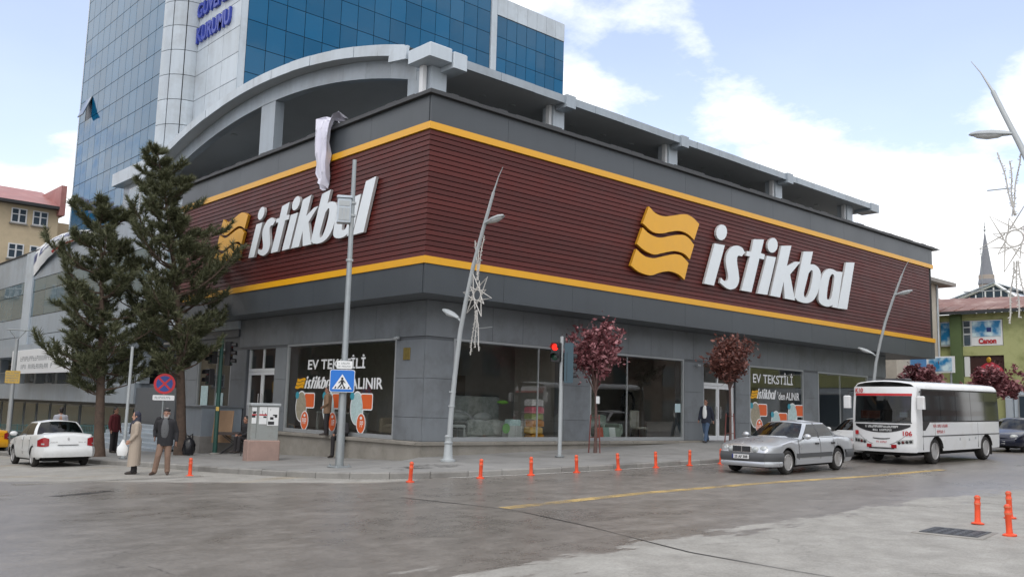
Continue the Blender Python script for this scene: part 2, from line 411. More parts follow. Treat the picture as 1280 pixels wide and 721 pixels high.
# kerb line: side street first, then round the corner and along the main street
KL = [(9.4,92),(9.7,60),(10.1,44),(10.25,35),(10.45,31.0),(10.9,28.5),(11.05,26.6),(11.1,24.6),(11.32,23.0),(11.62,21.2),(12.0,19.8),(12.5,18.85),(13.1,18.35),(13.9,18.02),(14.9,17.72),(16.5,17.5),(19,17.38),(24,17.32),(30,17.32),(40,17.4),(50,17.5),(57,17.8)]
def resample(pl, step):
    out = [Vector((*pl[0],0))]; carry = step
    for a, b in zip(pl, pl[1:]):
        a = Vector((*a,0)); b = Vector((*b,0)); L = (b-a).length; d = carry
        while d < L: out.append(a.lerp(b, d/L)); d += step
        carry = d - L
    out.append(Vector((*pl[-1],0))); return out
KP = resample(KL, 1.0)
BX, BY = 17.0, 22.65                     # wall corner of the store
def inner_pt(p):
    if p.y >= 26: return Vector((BX+.35, p.y, 0))
    if p.x >= 20: return Vector((p.x, BY+.35, 0))
    # fan round the corner
    f = clampf((26 - p.y) / (26 - 17.4) * .6 + clampf((p.x-11.1)/9.0, 0, 1) * .4, 0, 1)
    if f < .5: return Vector((BX+.35, 26 + (BY+.35-26) * f/.5, 0))
    return Vector((BX+.35 + (20-BX-.35) * (f-.5)/.5, BY+.35, 0))
KH = .15
def inner_z(p, q):
    if q.y > BY + .4: return G(p.x, q.y) + KH + .10
    base = G(q.x, 17.3) + KH
    return min(base + .18 * clampf((q.x - 18)/12, 0, 1), .60) if q.x < 31 else min(base + .18, .60) if q.x < 46 else base
def pave_z(x, y):
    """height of the pavement at a point (used to stand things on it)"""
    best = None
    for p in KP:
        q = inner_pt(p); d = q - p; L2 = d.x*d.x + d.y*d.y
        t_ = ((x-p.x)*d.x + (y-p.y)*d.y)/L2; t_ = clampf(t_, 0, 1)
        c = p + d*t_; e = (c.x-x)**2 + (c.y-y)**2
        if best is None or e < best[0]: best = (e, (G(p.x,p.y)+KH)*(1-t_) + inner_z(p,q)*t_)
    return best[1]
M['pavement'] = mat('pavement_concrete', (.235,.232,.222), .8, var=.10, vs=.9, bump=.25, bs=35, dirt=(.135,.132,.125), dscale=.55, per_obj=.05)
rows = []
for p in KP:
    q = inner_pt(p); d = (q-p); off = p + d.normalized()*.15; r = []
    for k in range(9):
        c = off.lerp(q, k/8); z = (G(p.x,p.y)+KH)*(1-k/8) + inner_z(p,q)*k/8
        r.append((c.x, c.y, z - .004))
    rows.append(r)
mb = MB(); mb.grid(rows)
pavement = tag(obj('pavement', mb, M['pavement'], weld=.001), kind='structure')
for i in range(len(KP)-1):
    a, b = KP[i], KP[i+1]
    d = (b-a); 
    if d.length < .05: continue
    g_ = d.normalized()*.006
    ia = (inner_pt(a)-a).normalized()*.15; ib = (inner_pt(b)-b).normalized()*.15
    a0, b0 = a+g_, b-g_
    za, zb = G(a.x,a.y), G(b.x,b.y); j = rnd.uniform(-.008,.008); ch = .03
    ia2, ib2 = ia*.2, ib*.2
    V = [(a0.x,a0.y,za-.25),(b0.x,b0.y,zb-.25),(b0.x,b0.y,zb+KH-ch+j),(a0.x,a0.y,za+KH-ch+j),
         (a0.x+ia2.x,a0.y+ia2.y,za+KH+j),(b0.x+ib2.x,b0.y+ib2.y,zb+KH+j),(b0.x+ib.x,b0.y+ib.y,zb+KH+j),(a0.x+ia.x,a0.y+ia.y,za+KH+j),
         (b0.x+ib.x,b0.y+ib.y,zb-.25),(a0.x+ia.x,a0.y+ia.y,za-.25)]
    m_ = MB(); m_.add(V, [(0,1,2,3),(3,2,5,4),(4,5,6,7),(7,6,8,9),(0,3,4,7,9),(1,8,6,5,2),(0,9,8,1)])
    obj('kerb_stone', m_, M['kerb'], pavement)

def worn_paint(name, col, lo, hi, scale=3.0):
    m = bpy.data.materials.new(name); m.use_nodes = True
    t = m.node_tree; p = t.nodes['Principled BSDF']; out = t.nodes['Material Output']
    p.inputs['Base Color'].default_value = (*col, 1); p.inputs['Roughness'].default_value = .7
    ob = N(t, 'ShaderNodeTexCoord'); n = N(t, 'ShaderNodeTexNoise', Scale=scale, Detail=9.0, Roughness=.75); Lk(t, ob, 'Object', n, 'Vector')
    r = N(t, 'ShaderNodeMapRange'); Lk(t, n, 0, r, 0); r.inputs[1].default_value = lo; r.inputs[2].default_value = hi
    tr = N(t, 'ShaderNodeBsdfTransparent'); mx_ = N(t, 'ShaderNodeMixShader'); Lk(t, r, 0, mx_, 0); Lk(t, tr, 0, mx_, 1); Lk(t, p, 0, mx_, 2); Lk(t, mx_, 0, out, 0)
    return m
def strip(name, pts, w, m, dz=.004, step=1.0, right=None):
    """a strip lying on the carriageway"""
    ps = resample(pts, step); P = []
    for i, p in enumerate(ps):
        d = (ps[min(i+1,len(ps)-1)] - ps[max(i-1,0)]).normalized(); n = Vector((-d.y, d.x, 0))
        ww = w if not callable(w) else w(i/len(ps))
        P.append([(p.x+n.x*s_, p.y+n.y*s_, G(p.x+n.x*s_, p.y+n.y*s_)+dz) for s_ in (ww/2, 0, -ww/2)])
    mb = MB(); mb.grid(P)
    return tag(obj(name, mb, m), kind='structure')
strip('yellow_line', [(11.1,12.3),(15.2,12.6),(19.8,12.47),(24.3,12.0),(28.5,11.95)], .30, worn_paint('worn_yellow_paint', (.52,.37,.14), .36, .60, 1.1))
strip('kerb_line', [(14.2,17.78),(16.5,17.36),(19,17.24),(24,17.18),(30,17.18),(46,17.3)], .10, worn_paint('worn_white_paint', (.62,.61,.57), .26, .44, 2.5), dz=.008)
strip('tar_seam', [(10.6,14.7),(10.85,13.3),(11.05,12.0),(10.6,9.8),(9.9,7.4),(9.8,5.7),(9.9,3.5)], lambda f: .028+.014*math.sin(f*23), mat('tar_seam', (.018,.017,.016), .5, var=.2), dz=.006, step=.5)
strip('tar_patch', [(5.6,18.9),(6.2,19.2),(6.8,19.6)], .35, worn_paint('worn_tar', (.03,.028,.026), .42, .58, 2.2), dz=.005, step=.3)
# drain grate across the mouth of the side street
dg = thing('drain_grate', 'long pale drain grating set across the mouth of the side street', 'drain grate', (8.3,22.8,G(8.3,22.8)))
mb = MB()
for i in range(64):
    x = 5.9 + i*.068; mb.box(x, 22.66, G(x,22.75)-.02, x+.034, 22.92, G(x,22.75)+.016)
gb = obj('bars', mb, M['concrete'], dg); tag(gb, kind='stuff')
mb = MB()
for y0, y1 in ((22.59,22.65),(22.93,22.99)):
    n_ = 8
    for i in range(n_):
        x0 = 5.85 + i*4.45/n_; x1 = x0 + 4.45/n_; obj('rim', MB().box(x0, y0, G(x0,22.8)-.05, x1-.004, y1, G(x0,22.8)+.014), M['kerb'], dg)
# inspection covers
def cover(name, label, x, y, w, d, z):
    t_ = thing(name, label, 'manhole cover', (x,y,z), R_(8))
    mb = MB(); mb.bbox(-w/2,-d/2,-.03,w/2,d/2,.012,.01); obj('rim', mb, M['concrete'], t_, world=False)
    mb = MB(); mb.bbox(-w/2+.09,-d/2+.09,0,w/2-.09,d/2-.09,.022,.006)
    for i in range(5): 
        for j in range(5): mb.box(-w/2+.14+i*(w-.34)/4.4,-d/2+.14+j*(d-.34)/4.4,.022,-w/2+.20+i*(w-.34)/4.4,-d/2+.2+j*(d-.34)/4.4,.028)
    obj('lid', mb, M['trim_dark'], t_, world=False)
cover('manhole_cover', 'square iron manhole cover in the pale concrete near the two right orange bollards', 14.7, 6.0, 1.05, 1.0, G(14.7,6.0))
# ------------------------------------------------------------------ the store
store = thing('furniture_store', 'large grey corner store with maroon plank fascia, yellow stripes and arched roof terrace', 'building', (17.0, 22.65, .6))
FZ = .6            # shop floor
WT = 3.75          # window heads
ST = 4.97          # soffit of the fascia
# structural wall core, set 4 cm behind the cladding panels
RP = [(17.0,18.12),(23.1,24.46),(30.0,31.3),(33.6,34.62),(39.12,40.42),(45.4,47.4)]       # piers on the main street
LP = [(22.65,24.2),(31.3,32.2),(34.6,35.95),(39.2,40.6)]                                  # piers on the side street
mb = MB()
for i, (a, b) in enumerate(RP): mb.box(a+.04, BY+.04, -.6, b-.0, BY+.5, WT)
for i, (a, b) in enumerate(LP[1:]): mb.box(BX+.04, a, -1.5, BX+.5, b, WT)
mb.box(BX+.04, BY+.5, -.6, BX+.5, 24.2, WT)
mb.box(BX+.04, BY+.04, WT, 47.4, BY+.5, 5.2)
mb.box(BX+.04, BY+.5, WT, BX+.5, 42, 5.2)
mb.box(46.9, BY+.5, 0, 47.4, 45, 5.2); mb.box(18, 44.5, -1.5, 46.9, 45, 5.2)
obj('wall', mb, M['panel_dark'], store)
def wpanel(x0,y0,z0,x1,y1,z1,m='panel', name='wall_panel', parent=None):
    return obj(name, MB().box(x0,y0,z0,x1,y1,z1), M[m], parent or store)
g5 = .006
ZS = [.62,1.34,2.55,WT]
for (a, b) in RP:
    n_ = max(1, round((b-a)/1.3))
    for k in range(n_):
        x0 = a+(b-a)*k/n_; x1 = a+(b-a)*(k+1)/n_
        for z0, z1 in zip(ZS, ZS[1:]):
            wpanel(x0+g5, BY, z0+g5, x1-g5, BY+.037, z1-g5)
for (a, b) in LP:
    a_ = a if a > 23 else BY+.045
    n_ = max(1, round((b-a_)/1.3))
    for k in range(n_):
        y0 = a_+(b-a_)*k/n_; y1 = a_+(b-a_)*(k+1)/n_
        for z0, z1 in zip(ZS, ZS[1:]): wpanel(BX, y0+g5, z0+g5, BX+.037, y1-g5, z1-g5)
x = 17.0
while x < 47.3:
    x1 = min(x+1.36, 47.4); wpanel(x+g5, BY, WT+.10, x1-g5, BY+.037, 4.96); x = x1
y = BY+.045
while y < 35.2:
    y1 = min(y+1.36, 35.3); wpanel(BX, y+g5, WT+.10, BX+.037, y1-g5, 4.96); y = y1
# pale bulkhead band over the side windows
y = 35.3
while y < 40.5:
    y1 = y+.62; wpanel(BX-.10, y+.008, 4.62, BX+.035, y1-.008, 4.955, 'alu_white', 'bulkhead_panel'); y = y1
mb = MB(); mb.box(BX-.06, 35.32, 4.30, BX+.036, 40.5, 4.60); obj('bulkhead', mb, M['panel_dark'], store)
# stone plinth with a coping, stepped round the corner
mb = MB(); PZ = .60
mb.box(16.80, 22.45, -.6, 31.0, 22.64, PZ-.09); mb.box(16.80, 22.64, -1.2, 16.99, 32.2, PZ-.09)
obj('plinth', mb, M['plinth'], store)
x = 16.74
while x < 31.0:
    x1 = min(x+rnd.uniform(1.3,1.6), 31.05); obj('coping_stone', MB().bbox(x+.004, 22.38, PZ-.086, x1-.004, 22.645, PZ+.015, .012), M['plinth'], store); x = x1
y = 22.65
while y < 32.2:
    y1 = min(y+rnd.uniform(1.3,1.6), 32.2); obj('coping_stone', MB().bbox(16.72, y+.004, PZ-.086, 16.995, y1-.004, PZ+.015, .012), M['plinth'], store); y = y1
# ------------- shop windows
def window_x(x0, x1, z0, z1, mull=(), label=None):
    """window in the main street wall"""
    Y = BY+.06; mb = MB(); f = .07
    mb.box(x0, Y-.05, z0, x1, Y+.06, z0+f+.06); mb.box(x0, Y-.05, z1-f, x1, Y+.06, z1)
    mb.box(x0, Y-.05, z0+f+.06, x0+f, Y+.06, z1-f); mb.box(x1-f, Y-.05, z0+f+.06, x1, Y+.06, z1-f)
    w = obj('window', mb, M['frame'], store)
    if label: w['label'] = label
    e = [x0+f] + list(mull) + [x1-f]
    for a, b in zip(e, e[1:]): obj('pane', MB().box(a+.003, Y, z0+f+.06, b-.003, Y+.012, z1-f), M['glass'], w)
    for q in mull: obj('mullion', MB().box(q-.012, Y-.02, z0+f+.06, q+.012, Y+.05, z1-f), M['frame'], w)
    return w
def window_y(y0, y1, z0, z1, mull=(), label=None):
    X = BX+.06; mb = MB(); f = .07
    mb.box(X-.05, y0, z0, X+.06, y1, z0+f+.06); mb.box(X-.05, y0, z1-f, X+.06, y1, z1)
    mb.box(X-.05, y0, z0+f+.06, X+.06, y0+f, z1-f); mb.box(X-.05, y1-f, z0+f+.06, X+.06, y1, z1-f)
    w = obj('window', mb, M['frame'], store)
    if label: w['label'] = label
    e = [y0+f] + list(mull) + [y1-f]
    for a, b in zip(e, e[1:]): obj('pane', MB().box(X, a+.003, z0+f+.06, X+.012, b-.003, z1-f), M['glass'], w)
    for q in mull: obj('mullion', MB().box(X-.02, q-.012, z0+f+.06, X+.05, q+.012, z1-f), M['frame'], w)
    return w
win_a = window_x(18.13, 23.09, .62, WT+.09, (21.9,), 'wide shop window right of the corner pier')
win_b = window_x(24.47, 29.99, .62, WT+.09, (26.55,), 'wide shop window behind the red leaved tree')
win_c = window_x(34.63, 39.11, .62, WT+.09, (), 'shop window with white lettering above the silver car')
win_d = window_x(40.43, 45.39, .62, WT+.09, (42.6,), 'shop window beside the minibus')
win_e = window_y(24.21, 31.29, .62, WT+.09, (), 'shop window with white lettering on the side street')
win_f = window_y(35.96, 39.19, .62, WT+.09, (37.4,), 'side shop window behind the pines')
# ------------- entrances
def entrance(ax, p0, p1, label):
    """glazed double entrance with fanlight; ax 'x' lies in the main street wall, 'y' in the side wall"""
    def B(mb, a0, a1, d0, d1, z0, z1): return mb.box(a0, BY+d0, z0, a1, BY+d1, z1) if ax == 'x' else mb.box(BX+d0, a0, z0, BX+d1, a1, z1)
    D = .16; mb = MB()
    B(mb, p0, p0+.08, D-.04, D+.06, FZ, WT+.09); B(mb, p1-.08, p1, D-.04, D+.06, FZ, WT+.09)
    B(mb, p0+.08, p1-.08, D-.04, D+.06, 2.86, 2.98); B(mb, p0+.08, p1-.08, D-.04, D+.06, WT, WT+.09)
    mid = (p0+p1)/2
    B(mb, mid-.03, mid+.03, D-.03, D+.05, 2.98, WT)
    d = obj('entrance', mb, M['frame_white'], store); d['label'] = label
    obj('fanlight_pane', B(MB(), p0+.09, mid-.035, D, D+.012, 2.985, WT-.005), M['glass'], d)
    obj('fanlight_pane', B(MB(), mid+.035, p1-.09, D, D+.012, 2.985, WT-.005), M['glass'], d)
    for a, b in ((p0+.085, mid-.01), (mid+.01, p1-.085)):
        mb = MB(); B(mb, a, a+.09, D-.03, D+.03, FZ+.01, 2.85); B(mb, b-.09, b, D-.03, D+.03, FZ+.01, 2.85)
        B(mb, a+.09, b-.09, D-.03, D+.03, FZ+.01, FZ+.2); B(mb, a+.09, b-.09, D-.03, D+.03, 2.73, 2.85)
        obj('door_leaf', mb, M['frame_white'], d)
        obj('door_pane', B(MB(), a+.092, b-.092, D-.008, D+.008, FZ+.202, 2.728), M['glass'], d)
        c = b-.13 if a < mid-.05 else a+.13
        h0 = (c, BY+D-.09, FZ+.9) if ax == 'x' else (BX+D-.09, c, FZ+.9)
        obj('handle', MB().tube([h0, (h0[0],h0[1],h0[2]+.5)], .016, 8), M['chrome'], d)
entrance('x', 31.32, 33.58, 'white framed glass entrance on the main street')
entrance('y', 32.22, 34.58, 'white framed glass entrance on the side street')
# steel canopy beam in front of soffit, brass plate, little cameras
obj('name_plate', MB().bbox(BX-.03, 23.42, 3.12, BX-.002, 23.78, 3.50, .01), mat('brass_plate', (.20,.15,.04), .5, metal=.4, var=.35, vs=18), store)
def cctv(x, y, z, dx_, dy_):
    mb = MB(); mb.tube([(x,y,z),(x+dx_*.12,y+dy_*.12,z)], .02, 8); a = Vector((x+dx_*.12,y+dy_*.12,z)); 
    mb.tube([a+Vector((.09*abs(dy_)+.0,.09*abs(dx_),.01)), a-Vector((.12*abs(dy_),.12*abs(dx_),-.02))], .045, 10)
    obj('security_camera', mb, M['steel_light'], store)
cctv(BX-.001, 24.05, 3.80, -1, 0); cctv(30.8, BY-.001, 3.62, 0, -1); cctv(34.2, BY-.001, 3.62, 0, -1)

# ------------- the fascia
FX, FY, FXE, FYE = 15.88, 21.35, 50.42, 39.45
mb = MB()
mb.box(FX+.06, FY+.06, ST+.012, FXE-.02, 24.0, 10.93); mb.box(FX+.06, 24.0, ST+.012, 19.0, FYE-.02, 10.93)
fascia = obj('sign_fascia', mb, M['gap'], store)
def long_panels(z0, z1, depth, m, name, L=3.1):
    x = FX
    while x < FXE-.01:
        x1 = min(x+L, FXE); obj(name, MB().box(x+(0 if x == FX else .004), FY-depth, z0, x1-.004, FY+.058, z1), m, fascia); x = x1
    y = FY+.058+.002
    while y < FYE-.01:
        y1 = min(y+L, FYE); obj(name, MB().box(FX-depth, y+.004, z0, FX+.058, y1-.004, z1), m, fascia); y = y1
long_panels(ST, 5.84, .02, M['fascia'], 'fascia_panel')
long_panels(10.11, 10.95, .02, M['fascia'], 'fascia_panel')
for z0, z1 in ((5.842, 6.055), (9.895, 10.108)):
    d_ = .06
    obj('yellow_stripe', MB().box(FX-d_, FY-d_, z0, FXE+.02, FY+.058, z1), M['yellow'], fascia)
    obj('yellow_stripe', MB().box(FX-d_, FY+.060, z0, FX+.058, FYE, z1), M['yellow'], fascia)
NP = 24; z0p = 6.062; pitch = (9.888 - z0p)/NP
for k in range(NP):
    za = z0p + k*pitch; zb = za + pitch - .022
    t1, t2 = .022, .006       # foot of the board stands proud of its head
    m1 = MB(); m1.add([(FX-t1,FY-t1,za),(FXE-.45,FY-t1,za),(FXE-.45,FY-t2,zb),(FX-t2,FY-t2,zb),(FX+.05,FY+.058,za),(FXE-.45,FY+.058,za),(FXE-.45,FY+.058,zb),(FX+.05,FY+.058,zb)],
        [(0,1,2,3),(5,4,7,6),(1,5,6,2),(4,0,3,7),(3,2,6,7),(4,5,1,0)])
    obj('plank', m1, M['plank'], fascia)
    m2 = MB(); m2.add([(FX-t1,FYE-.3,za),(FX-t1,FY-t1+.001,za),(FX-t2,FY-t2+.001,zb),(FX-t2,FYE-.3,zb),(FX+.058,FYE-.3,za),(FX+.058,FY+.0605,za),(FX+.058,FY+.0605,zb),(FX+.058,FYE-.3,zb)],
        [(0,1,2,3),(5,4,7,6),(1,5,6,2),(4,0,3,7),(3,2,6,7),(4,5,1,0)])
    obj('plank', m2, M['plank'], fascia)
# end returns
obj('fascia_panel', MB().box(FXE-.015, FY+.07, ST, FXE, 24.0, 10.95), M['fascia'], fascia)
obj('fascia_panel', MB().box(FX+.07, FYE-.015, ST, 19.0, FYE, 10.95), M['fascia'], fascia)
# soffit sheets
mb = MB(); mb.box(FX+.05, FY+.05, ST-.0, FXE-.03, 22.62, ST+.010); mb.box(FX+.05, 22.622, ST, 16.97, FYE-.05, ST+.010); mb.box(47.45, 22.622, ST, FXE-.03, 23.98, ST+.010)
obj('fascia_soffit', mb, M['panel_dark'], fascia)
# roof edge flashing, rough along the top as in the photograph
mb = MB()
mb.box(FX-.16, FY-.16, 10.955, FXE+.45, FY+.25, 11.06); mb.box(FX-.16, FY+.252, 10.955, FX+.25, FYE+.1, 11.06)
obj('roof_flashing', mb, M['trim_dark'], store)
mb = MB(); x = FX-.1
while x < FXE+.3:
    w_ = rnd.uniform(.25,.8); mb.box(x, FY-.10, 11.06, x+w_*.96, FY+.15, 11.08+rnd.uniform(.01,.06)); x += w_
y = FY+.2
while y < FYE:
    w_ = rnd.uniform(.25,.8); mb.box(FX-.10, y, 11.06, FX+.15, y+w_*.96, 11.08+rnd.uniform(.01,.06)); y += w_
fl = obj('flashing_folds', mb, M['trim_dark'], store); tag(fl, kind='stuff')
mb = MB(); mb.box(16.3, 21.8, 10.80, 47, 24.0, 10.90); mb.box(19.0, 24.0, 10.80, 47, 44, 10.90); mb.box(16.3,24.0,10.80,18.99,39,10.90)
obj('terrace_floor', mb, M['concrete'], store)

# ------------- sales floor behind the glass
mb = MB(); mb.box(17.5, 23.15, FZ-.15, 46.9, 44.5, FZ-.02); obj('interior_floor', mb, M['interior_floor'], store)
mb = MB(); mb.box(17.5, 23.15, 4.3, 46.9, 44.5, 4.4); obj('interior_ceiling', mb, M['interior'], store)
mb = MB(); mb.box(22.0, 30.6, FZ, 46.9, 30.8, 4.3); mb.box(24.0, 23.6, FZ, 24.15, 26.2, 4.3); mb.box(22.0, 30.8, FZ, 22.2, 44, 4.3)
mb.box(33.9, 23.2, FZ, 34.05, 29, 4.3); mb.box(39.7, 23.2, FZ, 39.85, 28, 4.3)
obj('interior_wall', mb, M['interior'], store)
mb = MB()
for x in (20.5, 28.4, 36.6, 43):
    mb.box(x, 26.5, FZ, x+.6, 27.1, 4.3)
obj('interior_column', mb, mat('interior_column', (.34,.32,.27), .7), store)

# ------------- roof terrace: straight canopy over the main street side
mb = MB()
mb.box(20.5, 26.5, 10.9, 40.5, 26.7, 12.52); mb.box(20.5, 26.7, 10.9, 20.7, 43, 13.0)
obj('terrace_wall', mb, M['terrace_wall'], store)
for x in [21.9+i*1.5 for i in range(13)]:
    obj('wall_mullion', MB().box(x, 26.44, 10.9, x+.06, 26.498, 12.5), M['panel_dark'], store)
CYF = 22.2
mb = MB(); mb.box(17.82, CYF+.10, 12.56, 45.9, 24.6, 12.78); mb.box(20.72, 24.6, 12.56, 45.9, 30.0, 12.78)
canopy = obj('terrace_canopy', mb, M['soffit'], store)
x = 17.82
COLX = [22.67, 29.33, 37.3, 44.05]
while x < 45.95:
    x1 = min(x+1.55, 45.98)
    obj('canopy_panel', MB().box(x+.006, CYF-.0+rnd.uniform(-.012,.012), 12.52, x1-.006, CYF+.098, 12.80), M['alu_grey'], canopy); x = x1
obj('canopy_panel', MB().box(45.9, CYF+.1, 12.52, 45.98, 30, 12.80), M['alu_grey'], canopy)
for cx in COLX[:3]:
    obj('canopy_bracket', MB().bbox(cx-.24, CYF-.08, 12.38, cx+.24, CYF+.5, 12.85, .02), M['alu_grey'], canopy)
obj('canopy_bracket', MB().bbox(45.2, CYF-.06, 12.42, 46.05, CYF+.9, 12.84, .02), M['alu_grey'], canopy)
for x in (20.0, 21.4, 24.6, 26.3, 28.0, 31.2, 33.0, 34.8, 36.4, 39.2, 41, 42.8):
    obj('spotlight', MB().lathe([(.11,12.53),(.13,12.545),(.13,12.559)], (x, 23.9, 0), 12), M['steel_light'], canopy)
for cx in COLX:
    obj('terrace_column', MB().box(cx-.28, 22.75, 10.91, cx+.28, 23.3, 12.559), M['alu_white'], store)
    obj('downpipe', MB().box(cx-.42, 22.82, 10.91, cx-.30, 23.0, 12.559), M['frame_white'], store)
obj('terrace_column', MB().box(16.88, 22.75, 10.91, 17.5, 23.29, 12.51), M['alu_white'], store)
obj('downpipe', MB().box(16.66, 22.9, 10.91, 16.80, 23.1, 12.51), M['frame_white'], store)
# heavy corner block and the loose panels beside it
obj('corner_block', MB().bbox(16.32, 22.12, 12.52, 17.22, 23.3, 12.98, .03), M['alu_white'], canopy)
obj('corner_block', MB().bbox(17.24, 22.06, 12.36, 17.80, 23.3, 12.90, .03), M['alu_white'], canopy)
# ------------- barrel arch over the side street
AY, AZ, AR = 34.3, -21.7, 36.6
def arc(y, r): return AZ + math.sqrt(r*r - (y-AY)**2)
ys_ = [23.65 + i*(46.6-23.65)/30 for i in range(31)]
mb = MB()
P0 = [[(16.47, y, arc(y, AR-.36)), (20.4, y, arc(y, AR-.36))] for y in ys_]; mb.grid(P0, flip=False)
P1 = [[(16.47, y, arc(y, AR-.02)), (24.0, y, arc(y, AR-.02))] for y in ys_]; mb.grid(P1, flip=True)
P2 = [[(20.4, y, arc(y, AR-.36)), (24.0, y, arc(y, AR-.36))] for y in ys_]; mb.grid(P2)
arch = obj('arched_roof', mb, M['soffit'], store, angle=60)
N_A = 15
for k in range(N_A):
    ya, yb = 23.66 + k*(46.6-23.66)/N_A, 23.66 + (k+1)*(46.6-23.66)/N_A
    sub = [ya+.008 + (yb-ya-.016)*i/3 for i in range(4)]; m_ = MB(); o_ = rnd.uniform(-.012,.012)
    fr = [[(16.40+o_, y, arc(y, r)) for r in (AR-.38, AR)] for y in sub]; bk = [[(16.465, y, arc(y, r)) for r in (AR-.38, AR)] for y in sub]
    m_.grid(fr, smooth=False); m_.grid(bk, smooth=False, flip=True)
    m_.grid([[a[1], b[1]] for a, b in zip(fr, bk)], smooth=False); m_.grid([[b[0], a[0]] for a, b in zip(fr, bk)], smooth=False)
    m_.add([fr[0][0],fr[0][1],bk[0][1],bk[0][0],fr[-1][0],fr[-1][1],bk[-1][1],bk[-1][0]], [(0,1,2,3),(7,6,5,4)])
    obj('arch_panel', m_, M['alu_white'], arch, weld=.0001)
for k in range(N_A):
    ya, yb = 23.66 + k*(46.6-23.66)/N_A, 23.66 + (k+1)*(46.6-23.66)/N_A
    sub = [ya+.005 + (yb-ya-.01)*i/3 for i in range(4)]; m_ = MB()
    fr = [[(16.95, y, arc(y, r)) for r in (AR-1.0, AR-.37)] for y in sub]; bk = [[(17.3, y, arc(y, r)) for r in (AR-1.0, AR-.37)] for y in sub]
    m_.grid(fr, smooth=False); m_.grid(bk, smooth=False, flip=True); m_.grid([[b[0], a[0]] for a, b in zip(fr, bk)], smooth=False)
    m_.add([fr[0][0],fr[0][1],bk[0][1],bk[0][0],fr[-1][0],fr[-1][1],bk[-1][1],bk[-1][0]], [(0,1,2,3),(7,6,5,4)])
    obj('arch_beam_panel', m_, M['alu_grey'], arch)
obj('loose_panel', MB().obb((16.38, 23.9, 13.05), (.05,.50,.22), Matrix.Rotation(R_(8),3,'X')), M['alu_white'], arch)
obj('terrace_column', MB().box(16.96, 33.4, 10.91, 17.36, 34.6, arc(34.0, AR-1.0)-.02), M['alu_grey'], store)
obj('terrace_column', MB().box(16.96, 22.9+.5, 10.91, 17.3, 24.15, 12.55), M['alu_grey'], store)
obj('terrace_column', MB().box(16.96, 45.0, 10.3, 17.4, 45.8, arc(45.4, AR-1.0)-.02), M['alu_grey'], store)
for (y, x) in ((27.5,18.2),(30.5,18.4),(36.5,18.6),(40,18.3)):
    z = arc(y, AR-.36); obj('spotlight', MB().lathe([(.14,z-.03),(.17,z-.01),(.17,z+.02)], (x, y, 0), 12), M['steel_light'], arch)
# small pavilion roof and annex at the far end of the arch
mb = MB(); mb.box(16.9, 45.4, 13.3, 20.5, 52.1, 14.0); obj('annex_roof', mb, M['alu_white'], store)
mb = MB(); mb.box(17.4, 46.2, 11.15, 20.4, 51.6, 13.298); obj('annex_wall', mb, M['alu_grey'], store)
for y0 in (47.0, 48.9):
    w_ = obj('annex_window', MB().box(17.33, y0, 11.5, 17.399, y0+1.6, 13.0), M['frame_white'], store)
    obj('pane', MB().box(17.30, y0+.08, 11.58, 17.329, y0+1.52, 12.92), mat('annex_glass', (.03,.10,.17), .06, var=0, ior=2.0), w_)
mb = MB(); mb.box(16.5, 39.5, 4.99, 19, 41.0, 11.1); obj('end_pier', mb, M['alu_white'], store)
for z in (6.2, 7.4, 8.6, 9.8): obj('pier_joint', MB().box(16.494, 39.52, z, 16.499, 40.98, z+.02), M['gap'], store)
